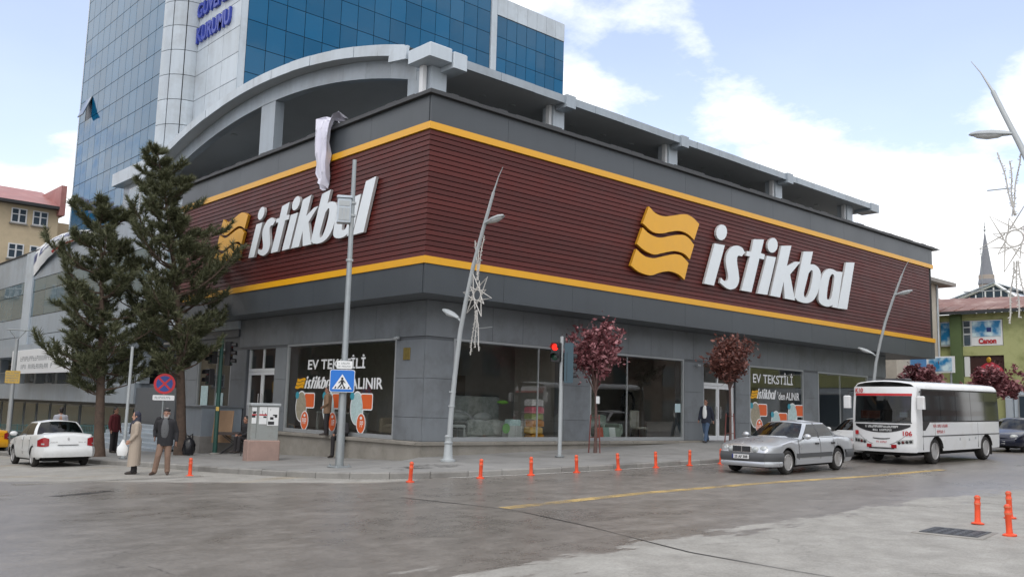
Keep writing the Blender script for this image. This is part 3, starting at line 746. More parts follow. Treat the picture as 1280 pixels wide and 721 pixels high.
# ------------------------------------------------------------------ raised lettering
GL = {
'i1':[(5.11,1.69),(5.8,1.71),(5.05,-0.01),(4.4,-0.0)],
'dot1':[(5.95,2.24),(5.89,2.09),(5.77,1.97),(5.61,1.89),(5.45,1.88),(5.31,1.93),(5.23,2.03),(5.21,2.17),(5.27,2.31),(5.39,2.44),(5.54,2.52),(5.71,2.53),(5.85,2.49),(5.94,2.38)],
's':[(7.22,1.6),(6.98,1.41),(6.91,1.42),(6.83,1.42),(6.77,1.42),(6.72,1.39),(6.68,1.36),(6.66,1.31),(6.65,1.25),(6.65,1.17),(6.66,1.08),(6.69,0.96),(6.73,0.83),(6.76,0.7),(6.78,0.59),(6.8,0.49),(6.79,0.39),(6.75,0.29),(6.68,0.19),(6.6,0.1),(6.5,0.04),(6.38,-0.0),(6.27,-0.03),(6.16,-0.05),(6.04,-0.04),(5.92,-0.02),(5.77,0.02),(5.61,0.09),(5.46,0.15),(5.53,0.36),(5.61,0.32),(5.68,0.28),(5.75,0.26),(5.83,0.26),(5.91,0.28),(5.97,0.32),(6.01,0.36),(6.02,0.43),(6.02,0.5),(6.0,0.59),(5.96,0.69),(5.92,0.79),(5.89,0.9),(5.86,1.02),(5.86,1.13),(5.88,1.24),(5.92,1.35),(5.98,1.45),(6.06,1.54),(6.17,1.63),(6.28,1.71),(6.4,1.76),(6.55,1.8),(6.68,1.82),(6.81,1.82),(6.94,1.8),(7.04,1.77),(7.11,1.72),(7.16,1.66)],
't':[(7.87,2.26),(8.65,2.36),(8.4,1.74),(8.71,1.72),(8.64,1.5),(8.29,1.5),(7.68,0.01),(6.94,0.0),(7.58,1.49),(7.31,1.49),(7.38,1.69),(7.67,1.7)],
'i2':[(8.87,1.69),(9.57,1.72),(8.87,0.02),(8.12,0.0)],
'dot2':[(9.71,2.24),(9.65,2.09),(9.51,1.96),(9.34,1.89),(9.17,1.87),(9.02,1.92),(8.93,2.03),(8.92,2.17),(8.98,2.31),(9.11,2.44),(9.28,2.52),(9.46,2.54),(9.6,2.49),(9.7,2.38)],
'k':[(10.01,2.28),(10.82,2.4),(10.42,1.43),(11.13,1.73),(11.55,1.76),(10.68,1.1),(11.06,0.0),(10.23,0.0),(10.16,0.74),(9.86,0.01),(9.09,0.01)],
'b':[(11.84,2.28),(12.65,2.38),(12.4,1.77),(12.51,1.78),(12.62,1.8),(12.74,1.8),(12.88,1.78),(13.03,1.74),(13.15,1.68),(13.23,1.61),(13.29,1.52),(13.31,1.4),(13.3,1.24),(13.26,1.05),(13.19,0.87),(13.1,0.69),(12.99,0.51),(12.86,0.36),(12.74,0.25),(12.59,0.15),(12.45,0.08),(12.3,0.03),(12.13,-0.01),(11.96,-0.03),(11.78,-0.04),(11.58,-0.03),(11.41,-0.01),(11.28,0.01),(11.18,0.05),(11.11,0.1),(11.05,0.1),(11.02,0.1),(11.08,0.3),(11.27,0.82),(11.55,1.56)],
'bh':[(12.24,1.34),(12.32,1.4),(12.39,1.46),(12.46,1.5),(12.52,1.52),(12.57,1.51),(12.6,1.47),(12.61,1.39),(12.59,1.27),(12.56,1.14),(12.5,0.97),(12.42,0.77),(12.33,0.6),(12.25,0.47),(12.16,0.36),(12.08,0.28),(12.02,0.23),(11.96,0.21),(11.91,0.21),(11.87,0.24),(11.83,0.28),(11.82,0.34),(11.81,0.38),(11.82,0.44),(11.87,0.55),(11.97,0.77),(12.11,1.06)],
'a':[(15.32,1.77),(14.76,0.01),(14.31,0.01),(14.35,0.12),(14.23,0.07),(14.1,0.03),(13.97,-0.0),(13.8,-0.01),(13.62,-0.01),(13.46,0.01),(13.33,0.04),(13.22,0.08),(13.14,0.13),(13.09,0.19),(13.07,0.27),(13.08,0.38),(13.1,0.55),(13.15,0.76),(13.21,0.96),(13.29,1.14),(13.4,1.32),(13.51,1.47),(13.64,1.58),(13.78,1.67),(13.91,1.73),(14.02,1.77),(14.14,1.79),(14.25,1.79),(14.39,1.79),(14.54,1.77),(14.65,1.75),(14.71,1.74),(14.74,1.74),(14.77,1.73)],
'ah':[(14.47,1.54),(14.51,1.51),(14.53,1.46),(14.53,1.37),(14.48,1.18),(14.41,0.93),(14.34,0.73),(14.29,0.59),(14.24,0.49),(14.19,0.41),(14.12,0.36),(14.05,0.33),(13.98,0.32),(13.92,0.32),(13.86,0.33),(13.83,0.37),(13.82,0.45),(13.83,0.55),(13.86,0.68),(13.91,0.87),(13.99,1.09),(14.06,1.27),(14.13,1.39),(14.21,1.48),(14.28,1.53),(14.35,1.56),(14.42,1.56)],
'l':[(15.68,2.28),(16.5,2.37),(15.68,0.03),(14.79,0.0)],
'w1':[(0.99,2.48),(1.11,2.42),(1.23,2.35),(1.35,2.3),(1.49,2.27),(1.63,2.25),(1.79,2.25),(1.98,2.27),(2.2,2.32),(2.41,2.37),(2.64,2.43),(2.89,2.5),(3.11,2.54),(3.29,2.56),(3.45,2.54),(3.61,2.51),(3.76,2.46),(3.92,2.38),(4.07,2.31),(3.75,1.63),(3.62,1.69),(3.49,1.75),(3.35,1.8),(3.2,1.83),(3.04,1.85),(2.88,1.85),(2.7,1.83),(2.5,1.79),(2.31,1.74),(2.12,1.69),(1.93,1.63),(1.75,1.59),(1.56,1.56),(1.38,1.55),(1.2,1.57),(1.01,1.63),(0.83,1.72),(0.64,1.8)],
'w2':[(0.64,1.64),(0.78,1.57),(0.93,1.5),(1.09,1.45),(1.26,1.42),(1.44,1.4),(1.64,1.41),(1.85,1.45),(2.08,1.52),(2.31,1.58),(2.54,1.64),(2.79,1.69),(3.0,1.72),(3.16,1.72),(3.29,1.69),(3.41,1.65),(3.52,1.59),(3.63,1.51),(3.74,1.43),(3.47,0.83),(3.36,0.89),(3.25,0.96),(3.12,1.0),(2.95,1.03),(2.74,1.04),(2.54,1.03),(2.32,0.99),(2.08,0.93),(1.86,0.87),(1.67,0.82),(1.49,0.76),(1.31,0.73),(1.13,0.74),(0.95,0.77),(0.77,0.81),(0.62,0.86),(0.47,0.93),(0.33,0.99)],
'w3':[(0.3,0.8),(0.42,0.74),(0.54,0.68),(0.67,0.63),(0.83,0.59),(1.02,0.58),(1.21,0.58),(1.41,0.61),(1.64,0.68),(1.86,0.74),(2.09,0.8),(2.33,0.87),(2.54,0.91),(2.71,0.92),(2.86,0.92),(3.0,0.89),(3.13,0.83),(3.26,0.76),(3.39,0.68),(3.14,0.0),(3.03,0.06),(2.91,0.12),(2.77,0.17),(2.6,0.2),(2.4,0.22),(2.2,0.22),(2.02,0.19),(1.83,0.15),(1.65,0.1),(1.47,0.04),(1.29,-0.03),(1.11,-0.07),(0.9,-0.07),(0.67,-0.05),(0.47,-0.02),(0.3,0.03),(0.15,0.1),(-0.0,0.16)],
}
def sign(root, face):
    """face(a, b, d) maps sign coordinates and depth to the world"""
    o0, ex, ey, ez = face(0,0,0), face(1,0,0)-face(0,0,0), face(0,1,0)-face(0,0,0), face(0,0,1)-face(0,0,0)
    mats = [M['white_sign'], M['sign_side']]
    def shape(mb, key, hole=None):
        pts = GL[key]
        if hole:
            h = GL[hole]
            # walk the outline, bridge to the hole, walk the hole the other way round
            sa = lambda q: sum(q[i][0]*q[(i+1)%len(q)][1]-q[(i+1)%len(q)][0]*q[i][1] for i in range(len(q)))
            if sa(pts)*sa(h) > 0: h = h[::-1]
            bi, bj = min(((i,j) for i in range(len(pts)) for j in range(len(h))), key=lambda ij: (pts[ij[0]][0]-h[ij[1]][0])**2+(pts[ij[0]][1]-h[ij[1]][1])**2)
            out = pts + h
            me_v = [o0+ex*x+ey*y+ez*.13 for x,y in out]; me_b = [o0+ex*x+ey*y+ez*.03 for x,y in out]
            b = bmesh.new()
            vf = [b.verts.new(v) for v in me_v]
            n1, n2 = len(pts), len(h)
            ed = [b.edges.new((vf[i], vf[(i+1)%n1])) for i in range(n1)] + [b.edges.new((vf[n1+i], vf[n1+(i+1)%n2])) for i in range(n2)]
            bmesh.ops.triangle_fill(b, use_beauty=True, edges=ed, normal=ez)
            b.verts.index_update()
            fs = [[v.index for v in f.verts] for f in b.faces]; b.free()
            mb.add(me_v, fs, 0)
            for lo, n_ in ((0,n1),(n1,n2)): mb.add(me_v[lo:lo+n_]+me_b[lo:lo+n_], [(i,(i+1)%n_,n_+(i+1)%n_,n_+i) for i in range(n_)], 1)
        else: mb.prism(pts, o0+ez*.03, ex, ey, ez*.10, 0, 1)
        return mb
    for keys in (('i1','dot1'),('s',),('t',),('i2','dot2'),('k',),('l',)):
        mb = MB()
        for k in keys: shape(mb, k)
        obj('letter', mb, mats, root)
    obj('letter', shape(MB(), 'b', 'bh'), mats, root); obj('letter', shape(MB(), 'a', 'ah'), mats, root)
    ys = [M['yellow'], mat('wave_side', (.42,.20,.01), .5, var=.03)]
    for k in ('w1','w2','w3'):
        obj('wave_stripe', MB().prism(GL[k], o0+ez*.03, ex, ey, ez*.11, 0, 1), ys, root)
s1 = thing('shop_sign', 'raised white lettering with three yellow waves on the fascia right of the corner', 'sign', (33.2, 21.33, 7.8))
sign(s1, lambda a, b, d: Vector((24.91+a, FY-.02-d, 6.72+b)))
s2 = thing('shop_sign', 'smaller white lettering with yellow waves on the left fascia, partly behind a pole', 'sign', (15.86, 29.7, 7.9))
K_ = 11.6/16.5
sign(s2, lambda a, b, d: Vector((FX-.02-d, 35.5-a*K_, 7.10+b*.735)))

# white protective cloth left hanging over the fascia
def cloth():
    r = random.Random(3); P = []
    prof = [(11.32,.95,-.25),(11.46,1.15,-.05),(11.36,1.20,.14),(11.0,1.10,.26),(10.6,.98,.28),(10.2,.86,.26),(9.8,.76,.22),(9.4,.60,.19),(9.15,.38,.17),(8.95,.12,.15)]
    for i, (z, w, o) in enumerate(prof):
        row = []
        for k in range(15):
            u = k/14; y = 27.15 - .05*i*.3 + (u-.5)*w + (.0 if i > 2 else -.2*(2-i))
            row.append((FX-.06-o-.11*math.sin(u*16+i*.45)-.06*math.sin(u*31+i*1.3)-.04*math.sin(i*2.1+u*5), y, z + .09*math.sin(u*9+i*.7)*(1 if i else .5)))
        P.append(row)
    P2 = [[(x+.012, y, z) for x, y, z in r_] for r_ in P]
    mb = MB(); mb.grid(P); mb.grid(P2, flip=True)
    return mb
tag(obj('protective_cloth', cloth(), mat('white_cloth', (.66,.66,.75), .8, var=.06)), 'crumpled white cloth hanging over the left roof edge above the lettering', 'cloth')
# ------------------------------------------------------------------ glass office tower behind the store
def facade_glass(name, col, ior, rough=.03, per_obj=.13):
    m = mat(name, col, rough, var=0, ior=ior, per_obj=per_obj)
    t = m.node_tree; p = t.nodes['Principled BSDF']
    oi = N(t, 'ShaderNodeObjectInfo'); geo = N(t, 'ShaderNodeNewGeometry')
    wn = N(t, 'ShaderNodeTexWhiteNoise', noise_dimensions='1D'); Lk(t, oi, 'Random', wn, 'W')
    sb = N(t, 'ShaderNodeVectorMath', operation='SUBTRACT'); Lk(t, wn, 'Color', sb, 0); sb.inputs[1].default_value = (.5,.5,.5)
    sc = N(t, 'ShaderNodeVectorMath', operation='SCALE'); Lk(t, sb, 0, sc, 0); sc.inputs['Scale'].default_value = .02
    tc_ = N(t, 'ShaderNodeTexCoord'); nz = N(t, 'ShaderNodeTexNoise', Scale=.9, Detail=1.0); Lk(t, tc_, 'Object', nz, 'Vector')
    sb2 = N(t, 'ShaderNodeVectorMath', operation='SUBTRACT'); Lk(t, nz, 'Color', sb2, 0); sb2.inputs[1].default_value = (.5,.5,.5)
    sc2 = N(t, 'ShaderNodeVectorMath', operation='SCALE'); Lk(t, sb2, 0, sc2, 0); sc2.inputs['Scale'].default_value = .035
    ad = N(t, 'ShaderNodeVectorMath', operation='ADD'); Lk(t, sc, 0, ad, 0); Lk(t, sc2, 0, ad, 1)
    ad2 = N(t, 'ShaderNodeVectorMath', operation='ADD'); Lk(t, geo, 'Normal', ad2, 0); Lk(t, ad, 0, ad2, 1)
    nm = N(t, 'ShaderNodeVectorMath', operation='NORMALIZE'); Lk(t, ad2, 0, nm, 0); Lk(t, nm, 0, p, 'Normal')
    return m
M['tower_glass'] = facade_glass('tower_glass', (.002,.090,.195), 1.40)
M['strip_glass'] = facade_glass('strip_glass', (.10,.15,.17), 1.6, .06)
M['house_glass'] = facade_glass('house_glass', (.05,.07,.09), 1.6, .05, .3)
tower = thing('office_tower', 'tall office tower of blue glass panes with a white panelled corner behind the arched roof', 'building', (20.1, 44.0, 10))
TX, TY, TZ = 20.1, 44.0, 36.0
mb = MB()
mb.box(18.70, 50.9, 0, 32, 65.0, TZ); mb.box(20.16, 44.06, 10.5, 37.55, 50.9, TZ); mb.box(37.57, 44.06, 10.5, 44.25, 56, 28.8)
obj('core', mb, mat('tower_core', (.02,.025,.03), .7), tower)
PH = 1.45
pane_y = None; pane_x = None
def copies(name, me, pts, parent):
    for p in pts:
        o = bpy.data.objects.new(name, me); COL.objects.link(o); o.parent = parent; o.location = Vector(p) - wo_of(parent)
# side street face: 12 bays
bw = (65.0-50.9)/12
me_s = MB().box(-.03, .018, .018, 0, bw-.018, PH-.018).mesh('pane', M['tower_glass'])
rows_l = [11.35 + PH*k for k in range(17)]
copies('pane', me_s, [(18.66, 50.9+bw*i, z) for z in rows_l[:11] for i in range(12) if not (i == 10 and abs(z-(11.35+PH*6)) < .1)], tower)
# one top-hung casement stands open
mb = MB(); yo = 50.9+bw*10
Rm = Matrix.Rotation(R_(20), 3, 'Y')
zz = 11.35+PH*6
mb.obb(Vector((18.64,yo+bw/2,zz+PH)) + Rm @ Vector((-.02,0,-PH/2)), (.03,bw/2-.03,PH/2-.03), Rm)
op = obj('open_casement', mb, M['house_glass'], tower); op['label'] = 'top hung casement tilted open near the left edge'
obj('casement_frame', MB().box(18.645, yo+.02, zz+.02, 18.69, yo+bw-.02, zz+PH-.02), M['black'], tower)
bx = (37.3-TX-.35)/15
me_f = MB().box(.018, -.03, .018, bx-.018, 0, PH-.018).mesh('pane', M['tower_glass'])
rows_r = [13.05 + PH*k for k in range(16)]
copies('pane', me_f, [(TX+.35+bx*i, TY+.03, z) for z in rows_r[:10] for i in range(15)], tower)
bx2 = (44.2-37.85)/7
me_w = MB().box(.018, -.03, .018, bx2-.018, 0, PH-.018).mesh('pane', M['tower_glass'])
copies('pane', me_w, [(37.85+bx2*i, TY+.03, 27.55-PH*(k+1)) for k in range(7) for i in range(7) if 27.55-PH*(k+1) > 16], tower)
mb = MB()      # the floors above the frame of the photograph
for z in rows_l[11:]:
    for i in range(12): mb.box(18.63, 50.9+bw*i+.018, z+.018, 18.66, 50.9+bw*(i+1)-.018, z+PH-.018)
for z in rows_r[10:]:
    for i in range(15): mb.box(TX+.35+bx*i+.018, TY, z+.018, TX+.35+bx*(i+1)-.018, TY+.03, z+PH-.018)
up = obj('upper_panes', mb, M['tower_glass'], tower); tag(up, kind='stuff')
obj('corner_strip', MB().box(TX-.02, TY-.03, 11, TX+.33, TY+.05, TZ), M['alu_white'], tower)
obj('corner_strip', MB().box(37.32, TY-.10, 12.9, 37.80, TY+.05, TZ), M['alu_white'], tower)
for i in range(7):
    obj('parapet_panel', MB().box(37.85+bx2*i+.01, TY-.05, 27.57, 37.85+bx2*(i+1)-.01, TY+.05, 28.85), M['alu_white'], tower)
obj('edge_strip', MB().box(18.60, 65.0, 10, 18.8, 65.15, TZ), M['alu_white'], tower)
# rounded white corner and the flat panels with the lettering
for k in range(16):
    z0 = 12.6 + PH*k; z1 = z0 + PH - .035
    for y0, y1 in ((44.02, 45.95), (45.98, 47.85), (47.88, 49.35)):
        obj('cladding_panel', MB().box(TX-.045, y0, z0, TX+.04, y1, z1), M['alu_white'], tower)
    for a0, a1 in ((0, 32), (34, 62), (64, 90)):
        aa = [R_(a0+(a1-a0)*i/4) for i in range(5)]; cxq, cyq, rq = TX, 50.9, 1.5
        m_ = MB(); fr = [[(cxq-rq*math.cos(a), cyq-rq*math.sin(a)+.0, z) for z in (z0,z1)] for a in aa]; bk = [[(cxq-(rq-.06)*math.cos(a), cyq-(rq-.06)*math.sin(a), z) for z in (z0,z1)] for a in aa]
        m_.grid(fr); m_.grid(bk, flip=True); m_.grid([[b[0],a[0]] for a,b in zip(fr,bk)]); m_.grid([[a[1],b[1]] for a,b in zip(fr,bk)])
        obj('curved_panel', m_, M['alu_white'], tower)
mb = MB(); mb.lathe([(1.42,12),(1.42,TZ)], (TX, 50.9, 0), 24); obj('corner_core', mb, M['gap'], tower)
def text_mesh(s, size, depth=.02, bold=0.0, shear=0.0, spacing=1.0):
    """flat lettering lying in XY, left at x=0, baseline y=0"""
    cu = bpy.data.curves.new('lettering', 'FONT'); cu.body = s; cu.size = size; cu.extrude = depth/2; cu.offset = bold; cu.shear = shear; cu.space_character = spacing
    cu.resolution_u = 3
    o = bpy.data.objects.new('lettering', cu); COL.objects.link(o)
    me = bpy.data.meshes.new_from_object(o.evaluated_get(bpy.context.evaluated_depsgraph_get()))
    bpy.data.objects.remove(o); bpy.data.curves.remove(cu)
    return me
def put_text(name, s, o, ex, ey, width, height, m, parent=None, depth=.02, bold=.0, shear=0.0, split=False):
    """text fitted into width x height at o, running along ex with ey up"""
    me = text_mesh(s, 1.0, .1, bold, shear); n = len(me.vertices)
    co = [0.0]*(3*n); me.vertices.foreach_get('co', co)
    x0, x1 = min(co[0::3]), max(co[0::3]); y1 = max(co[1::3])
    base = [c for c in co[1::3]]; y0 = 0 if min(base) > -.08 else min(base)
    ez = Vector(ex).cross(Vector(ey)); o = Vector(o); ex = Vector(ex); ey = Vector(ey); out = []
    for i in range(n):
        p = o + ex*((co[3*i]-x0)/(x1-x0)*width) + ey*((co[3*i+1]-y0)/(y1-y0)*height) + ez*((co[3*i+2]+.05)/.1*depth)
        out += [p.x, p.y, p.z]
    me.vertices.foreach_set('co', out); me.materials.clear(); me.materials.append(m); me.update()
    if not split: return tag(link(name, me, parent), kind='stuff')
    # one object per character: islands whose extents along the line overlap belong together
    nv = len(me.vertices); par = list(range(nv))
    def find(a):
        while par[a] != a: par[a] = par[par[a]]; a = par[a]
        return a
    for e_ in me.edges: par[find(e_.vertices[0])] = find(e_.vertices[1])
    isl = {}
    for i in range(nv): isl.setdefault(find(i), []).append(i)
    exn = ex.normalized(); grp = []
    for ids in isl.values():
        s_ = [me.vertices[i].co.dot(exn) for i in ids]; grp.append([min(s_), max(s_), list(ids)])
    grp.sort(key=lambda g_: g_[0]); merged = []
    for g_ in grp:
        if merged and g_[0] < merged[-1][1] - .5*min(g_[1]-g_[0], merged[-1][1]-merged[-1][0]): merged[-1][1] = max(merged[-1][1], g_[1]); merged[-1][2] += g_[2]
        else: merged.append(g_)
    for g_ in merged:
        ix = {v: k for k, v in enumerate(g_[2])}
        fs = [[ix[v] for v in f.vertices] for f in me.polygons if f.vertices[0] in ix]
        m3 = bpy.data.meshes.new('letter'); m3.from_pydata([tuple(me.vertices[v].co) for v in g_[2]], [], fs); m3.materials.append(m); link('letter', m3, parent)
    bpy.data.meshes.remove(me)
M['teal_paint'] = mat('teal_paint', (.06,.16,.17), .5, var=.08)
M['blue_letters'] = mat('blue_letters', (.035,.06,.36), .4, var=.05)
put_text('lettering', 'KURUMU', (TX-.05, 49.35, 21.74), (0,-1,0), (0,0,1), 4.25, .90, M['blue_letters'], tower, .14, .03, split=True)
put_text('lettering', 'GÜVENLİK', (TX-.05, 49.45, 23.25), (0,-1,0), (0,0,1), 5.2, 1.12, M['blue_letters'], tower, .14, .03, split=True)
mat_teal = facade_glass('teal_glass', (.045,.095,.10), 1.6, .06)
# ------------------------------------------------------------------ low office wing along the side street
office = thing('office_wing', 'low grey office wing with window strips along the side street, left of the pines', 'building', (17, 60, 0))
OY0, OY1 = 41.1, 83.0
mb = MB(); mb.box(17.06, OY0, 4.9, 30, OY1, 11.0); mb.box(20.0, OY0, -3, 30, OY1, 4.9); obj('wall', mb, M['panel_dark'], office)
def band(z0, z1, L, m, name):
    y = OY0; n_ = round((OY1-OY0)/L); L = (OY1-OY0)/n_
    for k in range(n_): obj(name, MB().box(17.0, OY0+k*L+.012, z0+.012, 17.055, OY0+(k+1)*L-.012, z1-.012), m, office)
band(9.27, 11.18, 3.6, M['alu_grey'], 'cladding_panel'); band(8.44, 9.25, 2.4, M['strip_glass'], 'pane')
band(6.82, 8.42, 2.4, M['strip_glass'], 'pane'); band(5.55, 6.80, 3.6, M['alu_grey'], 'cladding_panel'); band(4.9, 5.53, 3.6, M['alu_grey'], 'cladding_panel')
obj('parapet_cap', MB().box(16.92, OY0, 11.18, 17.3, OY1, 11.26), M['trim_dark'], office)
for y in (43.5, 66, 78.5):
    obj('pilaster', MB().box(16.9, y, 4.92, 16.995, y+1.8, 11.16), M['alu_white'], office)
mb = MB(); mb.box(16.4, OY0+6, 4.15, 20, OY1, 4.88); obj('overhang', mb, M['alu_grey'], office)
mb = MB(); mb.box(17.2, OY0+6, 1.40, 19.99, OY1, 2.42); obj('terrace_edge', mb, M['alu_grey'], office)
mb = MB(); mb.box(18.6, OY0+1, -3, 19.99, OY1, 1.40); mb.box(17.3, OY0+1, -3, 18.6, OY0+6, 2.2); obj('base_wall', mb, M['panel_dark'], office)
y = OY0+6.4
while y < OY1-3:
    w_ = obj('basement_window', MB().box(18.55, y, -.9, 18.598, y+2.6, 1.2), M['frame'], office); obj('pane', MB().box(18.52, y+.08, -.8, 18.548, y+2.52, 1.12), mat_teal, w_); y += 3.0
for y in [47+i*4.5 for i in range(8)]:
    obj('column', MB().box(17.4, y, 2.425, 17.9, y+.5, 4.14), M['alu_grey'], office)
    w_ = obj('window', MB().box(19.9, y+.8, 2.5, 19.985, y+4.2, 4.1), M['frame_white'], office)
    obj('pane', MB().box(19.87, y+.9, 2.6, 19.895, y+2.45, 4.0), M['house_glass'], w_); obj('pane', MB().box(19.87, y+2.55, 2.6, 19.895, y+4.1, 4.0), M['house_glass'], w_)
rl = MB()
rl.tube([(17.3,OY0+6,3.2),(17.3,OY1,3.2)], .025, 6)
y = OY0+6
while y < OY1: rl.tube([(17.3,y,2.42),(17.3,y,3.2)], .014, 5); y += .28
rr_ = obj('railing', rl, M['steel_light'], office)
# printed banner bellying out from the parapet
bn = MB(); P = []
for i in range(15):
    u = i/14; y = 66.6 - u*11.6; row = []
    sag = math.sin(PI*min(1, u*1.02))*.9
    for k in range(9):
        v = k/8
        row.append((16.98 - .35*math.sin(PI*v)*math.sin(PI*u) - .02*math.sin(u*40) - .25*(1-v)*math.sin(PI*u), y, 11.25 - v*0 - (1-v)*(1.9 - 1.5*math.sin(PI*clampf(u*.62+.0,0,1))) + .45*math.sin(PI*u)*v))
    P.append(row)
bn.grid(P); bn.grid([[(x+.01,y,z) for x,y,z in r] for r in P], flip=True)
ban = thing('cloth_banner', 'long white printed banner bellying from the parapet of the office wing', 'banner', (16.9, 61, 10.5))
obj('cloth', bn, M['white_print'], ban)
mb = MB()
rr2 = random.Random(5)
for (u0, u1, v0, v1) in ((.22,.44,.40,.72),(.47,.62,.45,.75),(.05,.14,.40,.75),(.66,.92,.5,.78)):
    n_ = int((u1-u0)*60)
    for q in range(n_):
        ua = u0+(u1-u0)*q/n_; ub = ua+(u1-u0)/n_*rr2.uniform(.55,.8)
        def bp(u, v):
            i = min(int(u*14), 13); f = u*14-i; k = min(int(v*8), 7); g_ = v*8-k
            a = Vector(P[i][k]).lerp(Vector(P[i+1][k]), f); b = Vector(P[i][k+1]).lerp(Vector(P[i+1][k+1]), f); c = a.lerp(b, g_); c.x -= .03; return c
        mb.quad(bp(ua,v0), bp(ub,v0), bp(ub,v1), bp(ua,v1))
obj('lettering', mb, M['navy_print'], ban)
mb = MB()
for q in range(14):
    ua = .45+q*.032; mb.quad(bp(ua,.02), bp(ua+.034,.02), bp(ua+.034,.12), bp(ua,.12))
obj('red_border', mb, M['red_print'], ban)
# white shop board under the overhang
wb = thing('white_sign_board', 'white sign board with two lines of grey lettering on the office wing overhang', 'sign', (16.3, 62, 3.8))
obj('board', MB().bbox(16.22, 54.5, 3.02, 16.39, 66.4, 4.50, .02), mat('board_white', (.72,.74,.75), .4, var=.03), wb)
def block_text(mb, o, ex, ey, w, h, n, seed=1, gap=.28):
    """a row of letter-sized marks: writing too small in the photograph to read"""
    r = random.Random(seed); o = Vector(o); ex = Vector(ex).normalized(); ey = Vector(ey).normalized(); x = 0; cw = w/n
    for i in range(n):
        if r.random() < .12: continue
        a = i*cw; b = a+cw*(1-gap); st = cw*.2; k = r.randrange(4)
        def q(x0,x1,y0,y1): mb.quad(o+ex*x0+ey*y0, o+ex*x1+ey*y0, o+ex*x1+ey*y1, o+ex*x0+ey*y1)
        q(a, a+st, 0, h)
        if k != 1: q(b-st, b, 0 if k != 3 else h*.5, h)
        if k != 0: q(a+st, b-(st if k != 1 else 0), h*.42, h*.58)
        if k >= 2: q(a+st, b-st, h*.84, h)
        if k == 1: q(a+st, b, 0, h*.17)
mb = MB(); block_text(mb, (16.215, 64.3, 3.78), (0,-1,0), (0,0,1), 7.0, .30, 18, 3); block_text(mb, (16.215, 64.1, 3.30), (0,-1,0), (0,0,1), 6.6, .28, 16, 4)
obj('lettering', mb, M['grey_print'], wb)
mb = MB(); mb.quad((16.215,65.7,3.4),(16.215,65.2,3.4),(16.215,65.2,3.9),(16.215,65.7,3.9)); mb.quad((16.215,65.6,3.95),(16.215,65.3,3.95),(16.215,65.2,4.1),(16.215,65.6,4.1)); obj('emblem', mb, M['navy_print'], wb)
# teal railing along the basement court
fn = thing('court_fence', 'low teal metal fence in front of the office wing basement court', 'fence', (16.2, 58, -1))
for y in [47.5+i*2.0 for i in range(14)]:
    z = G(10.2,y)+.2
    obj('post', MB().tube([(16.2,y,z-.1),(16.2,y,z+1.05)], .03, 6), M['teal_paint'], fn)
    mb = MB(); z1 = G(10.2,y+2)+.2
    for h in (.25,.65,1.0): mb.tube([(16.2,y+.04,z+h),(16.2,y+1.96,z1+h)], .018, 5)
    obj('rails', mb, M['teal_paint'], fn)
    for k in range(1,8): obj('bar', MB().tube([(16.2,y+.25*k,z+.25+(z1-z)*k/8),(16.2,y+.25*k,z+1.0+(z1-z)*k/8)], .010, 4), M['teal_paint'], fn)
# entrance steps and the low clad wall beside them
stp = thing('entrance_steps', 'wide pale stone steps up to the side entrance behind the pines', 'steps', (15.6, 39.5, -.5))
for k in range(6):
    obj('step', MB().bbox(14.7+k*.36, 37.0, -.95, 16.97, 46.5, -.33+k*.16, .012), M['alu_grey'], stp)
lw = thing('low_wall', 'low grey clad wall on a concrete base beside the green signal pole', 'wall', (16.1, 35.2, -.3))
obj('base', MB().bbox(15.22, 34.5, -.8, 16.95, 36.4, .30, .02), M['concrete'], lw)
obj('cladding', MB().bbox(15.26, 34.54, .30, 16.93, 36.36, 1.40, .015), M['alu_grey'], lw)
obj('coping', MB().bbox(15.18, 34.46, 1.40, 16.96, 36.44, 1.48, .015), M['panel'], lw)

# ------------------------------------------------------------------ far left: ochre apartment block
M['ochre'] = mat('ochre_render', (.52,.43,.29), .85, var=.07, vs=.4, dirt=(.42,.35,.24), bump=.1)
M['red_roof'] = mat('red_sheet_roof', (.33,.14,.13), .55, var=.15, vs=.8, dirt=(.42,.22,.20))
apt = thing('apartment_block', 'ochre apartment block with a red sheet roof at the far left', 'building', (10, 84, 0))
obj('wall', MB().box(-8, 84, -3, 23.1, 98, 17.75), M['ochre'], apt)
obj('side_wing', MB().box(23.15, 87, -3, 27, 98, 17.0), M['ochre'], apt)
mb = MB(); mb.prism([(83.3,17.75),(98.5,17.75),(91,20.3)], (-8.6,0,0), (0,1,0), (0,0,1), (32.0,0,0)); obj('roof', mb, M['red_roof'], apt)
obj('fire_wall', MB().box(22.9, 83.2, 17.0, 23.35, 91, 19.6), M['red_roof'], apt)
obj('eaves', MB().box(-8.6, 83.25, 17.5, 23.3, 83.95, 17.74), M['trim_dark'], apt)
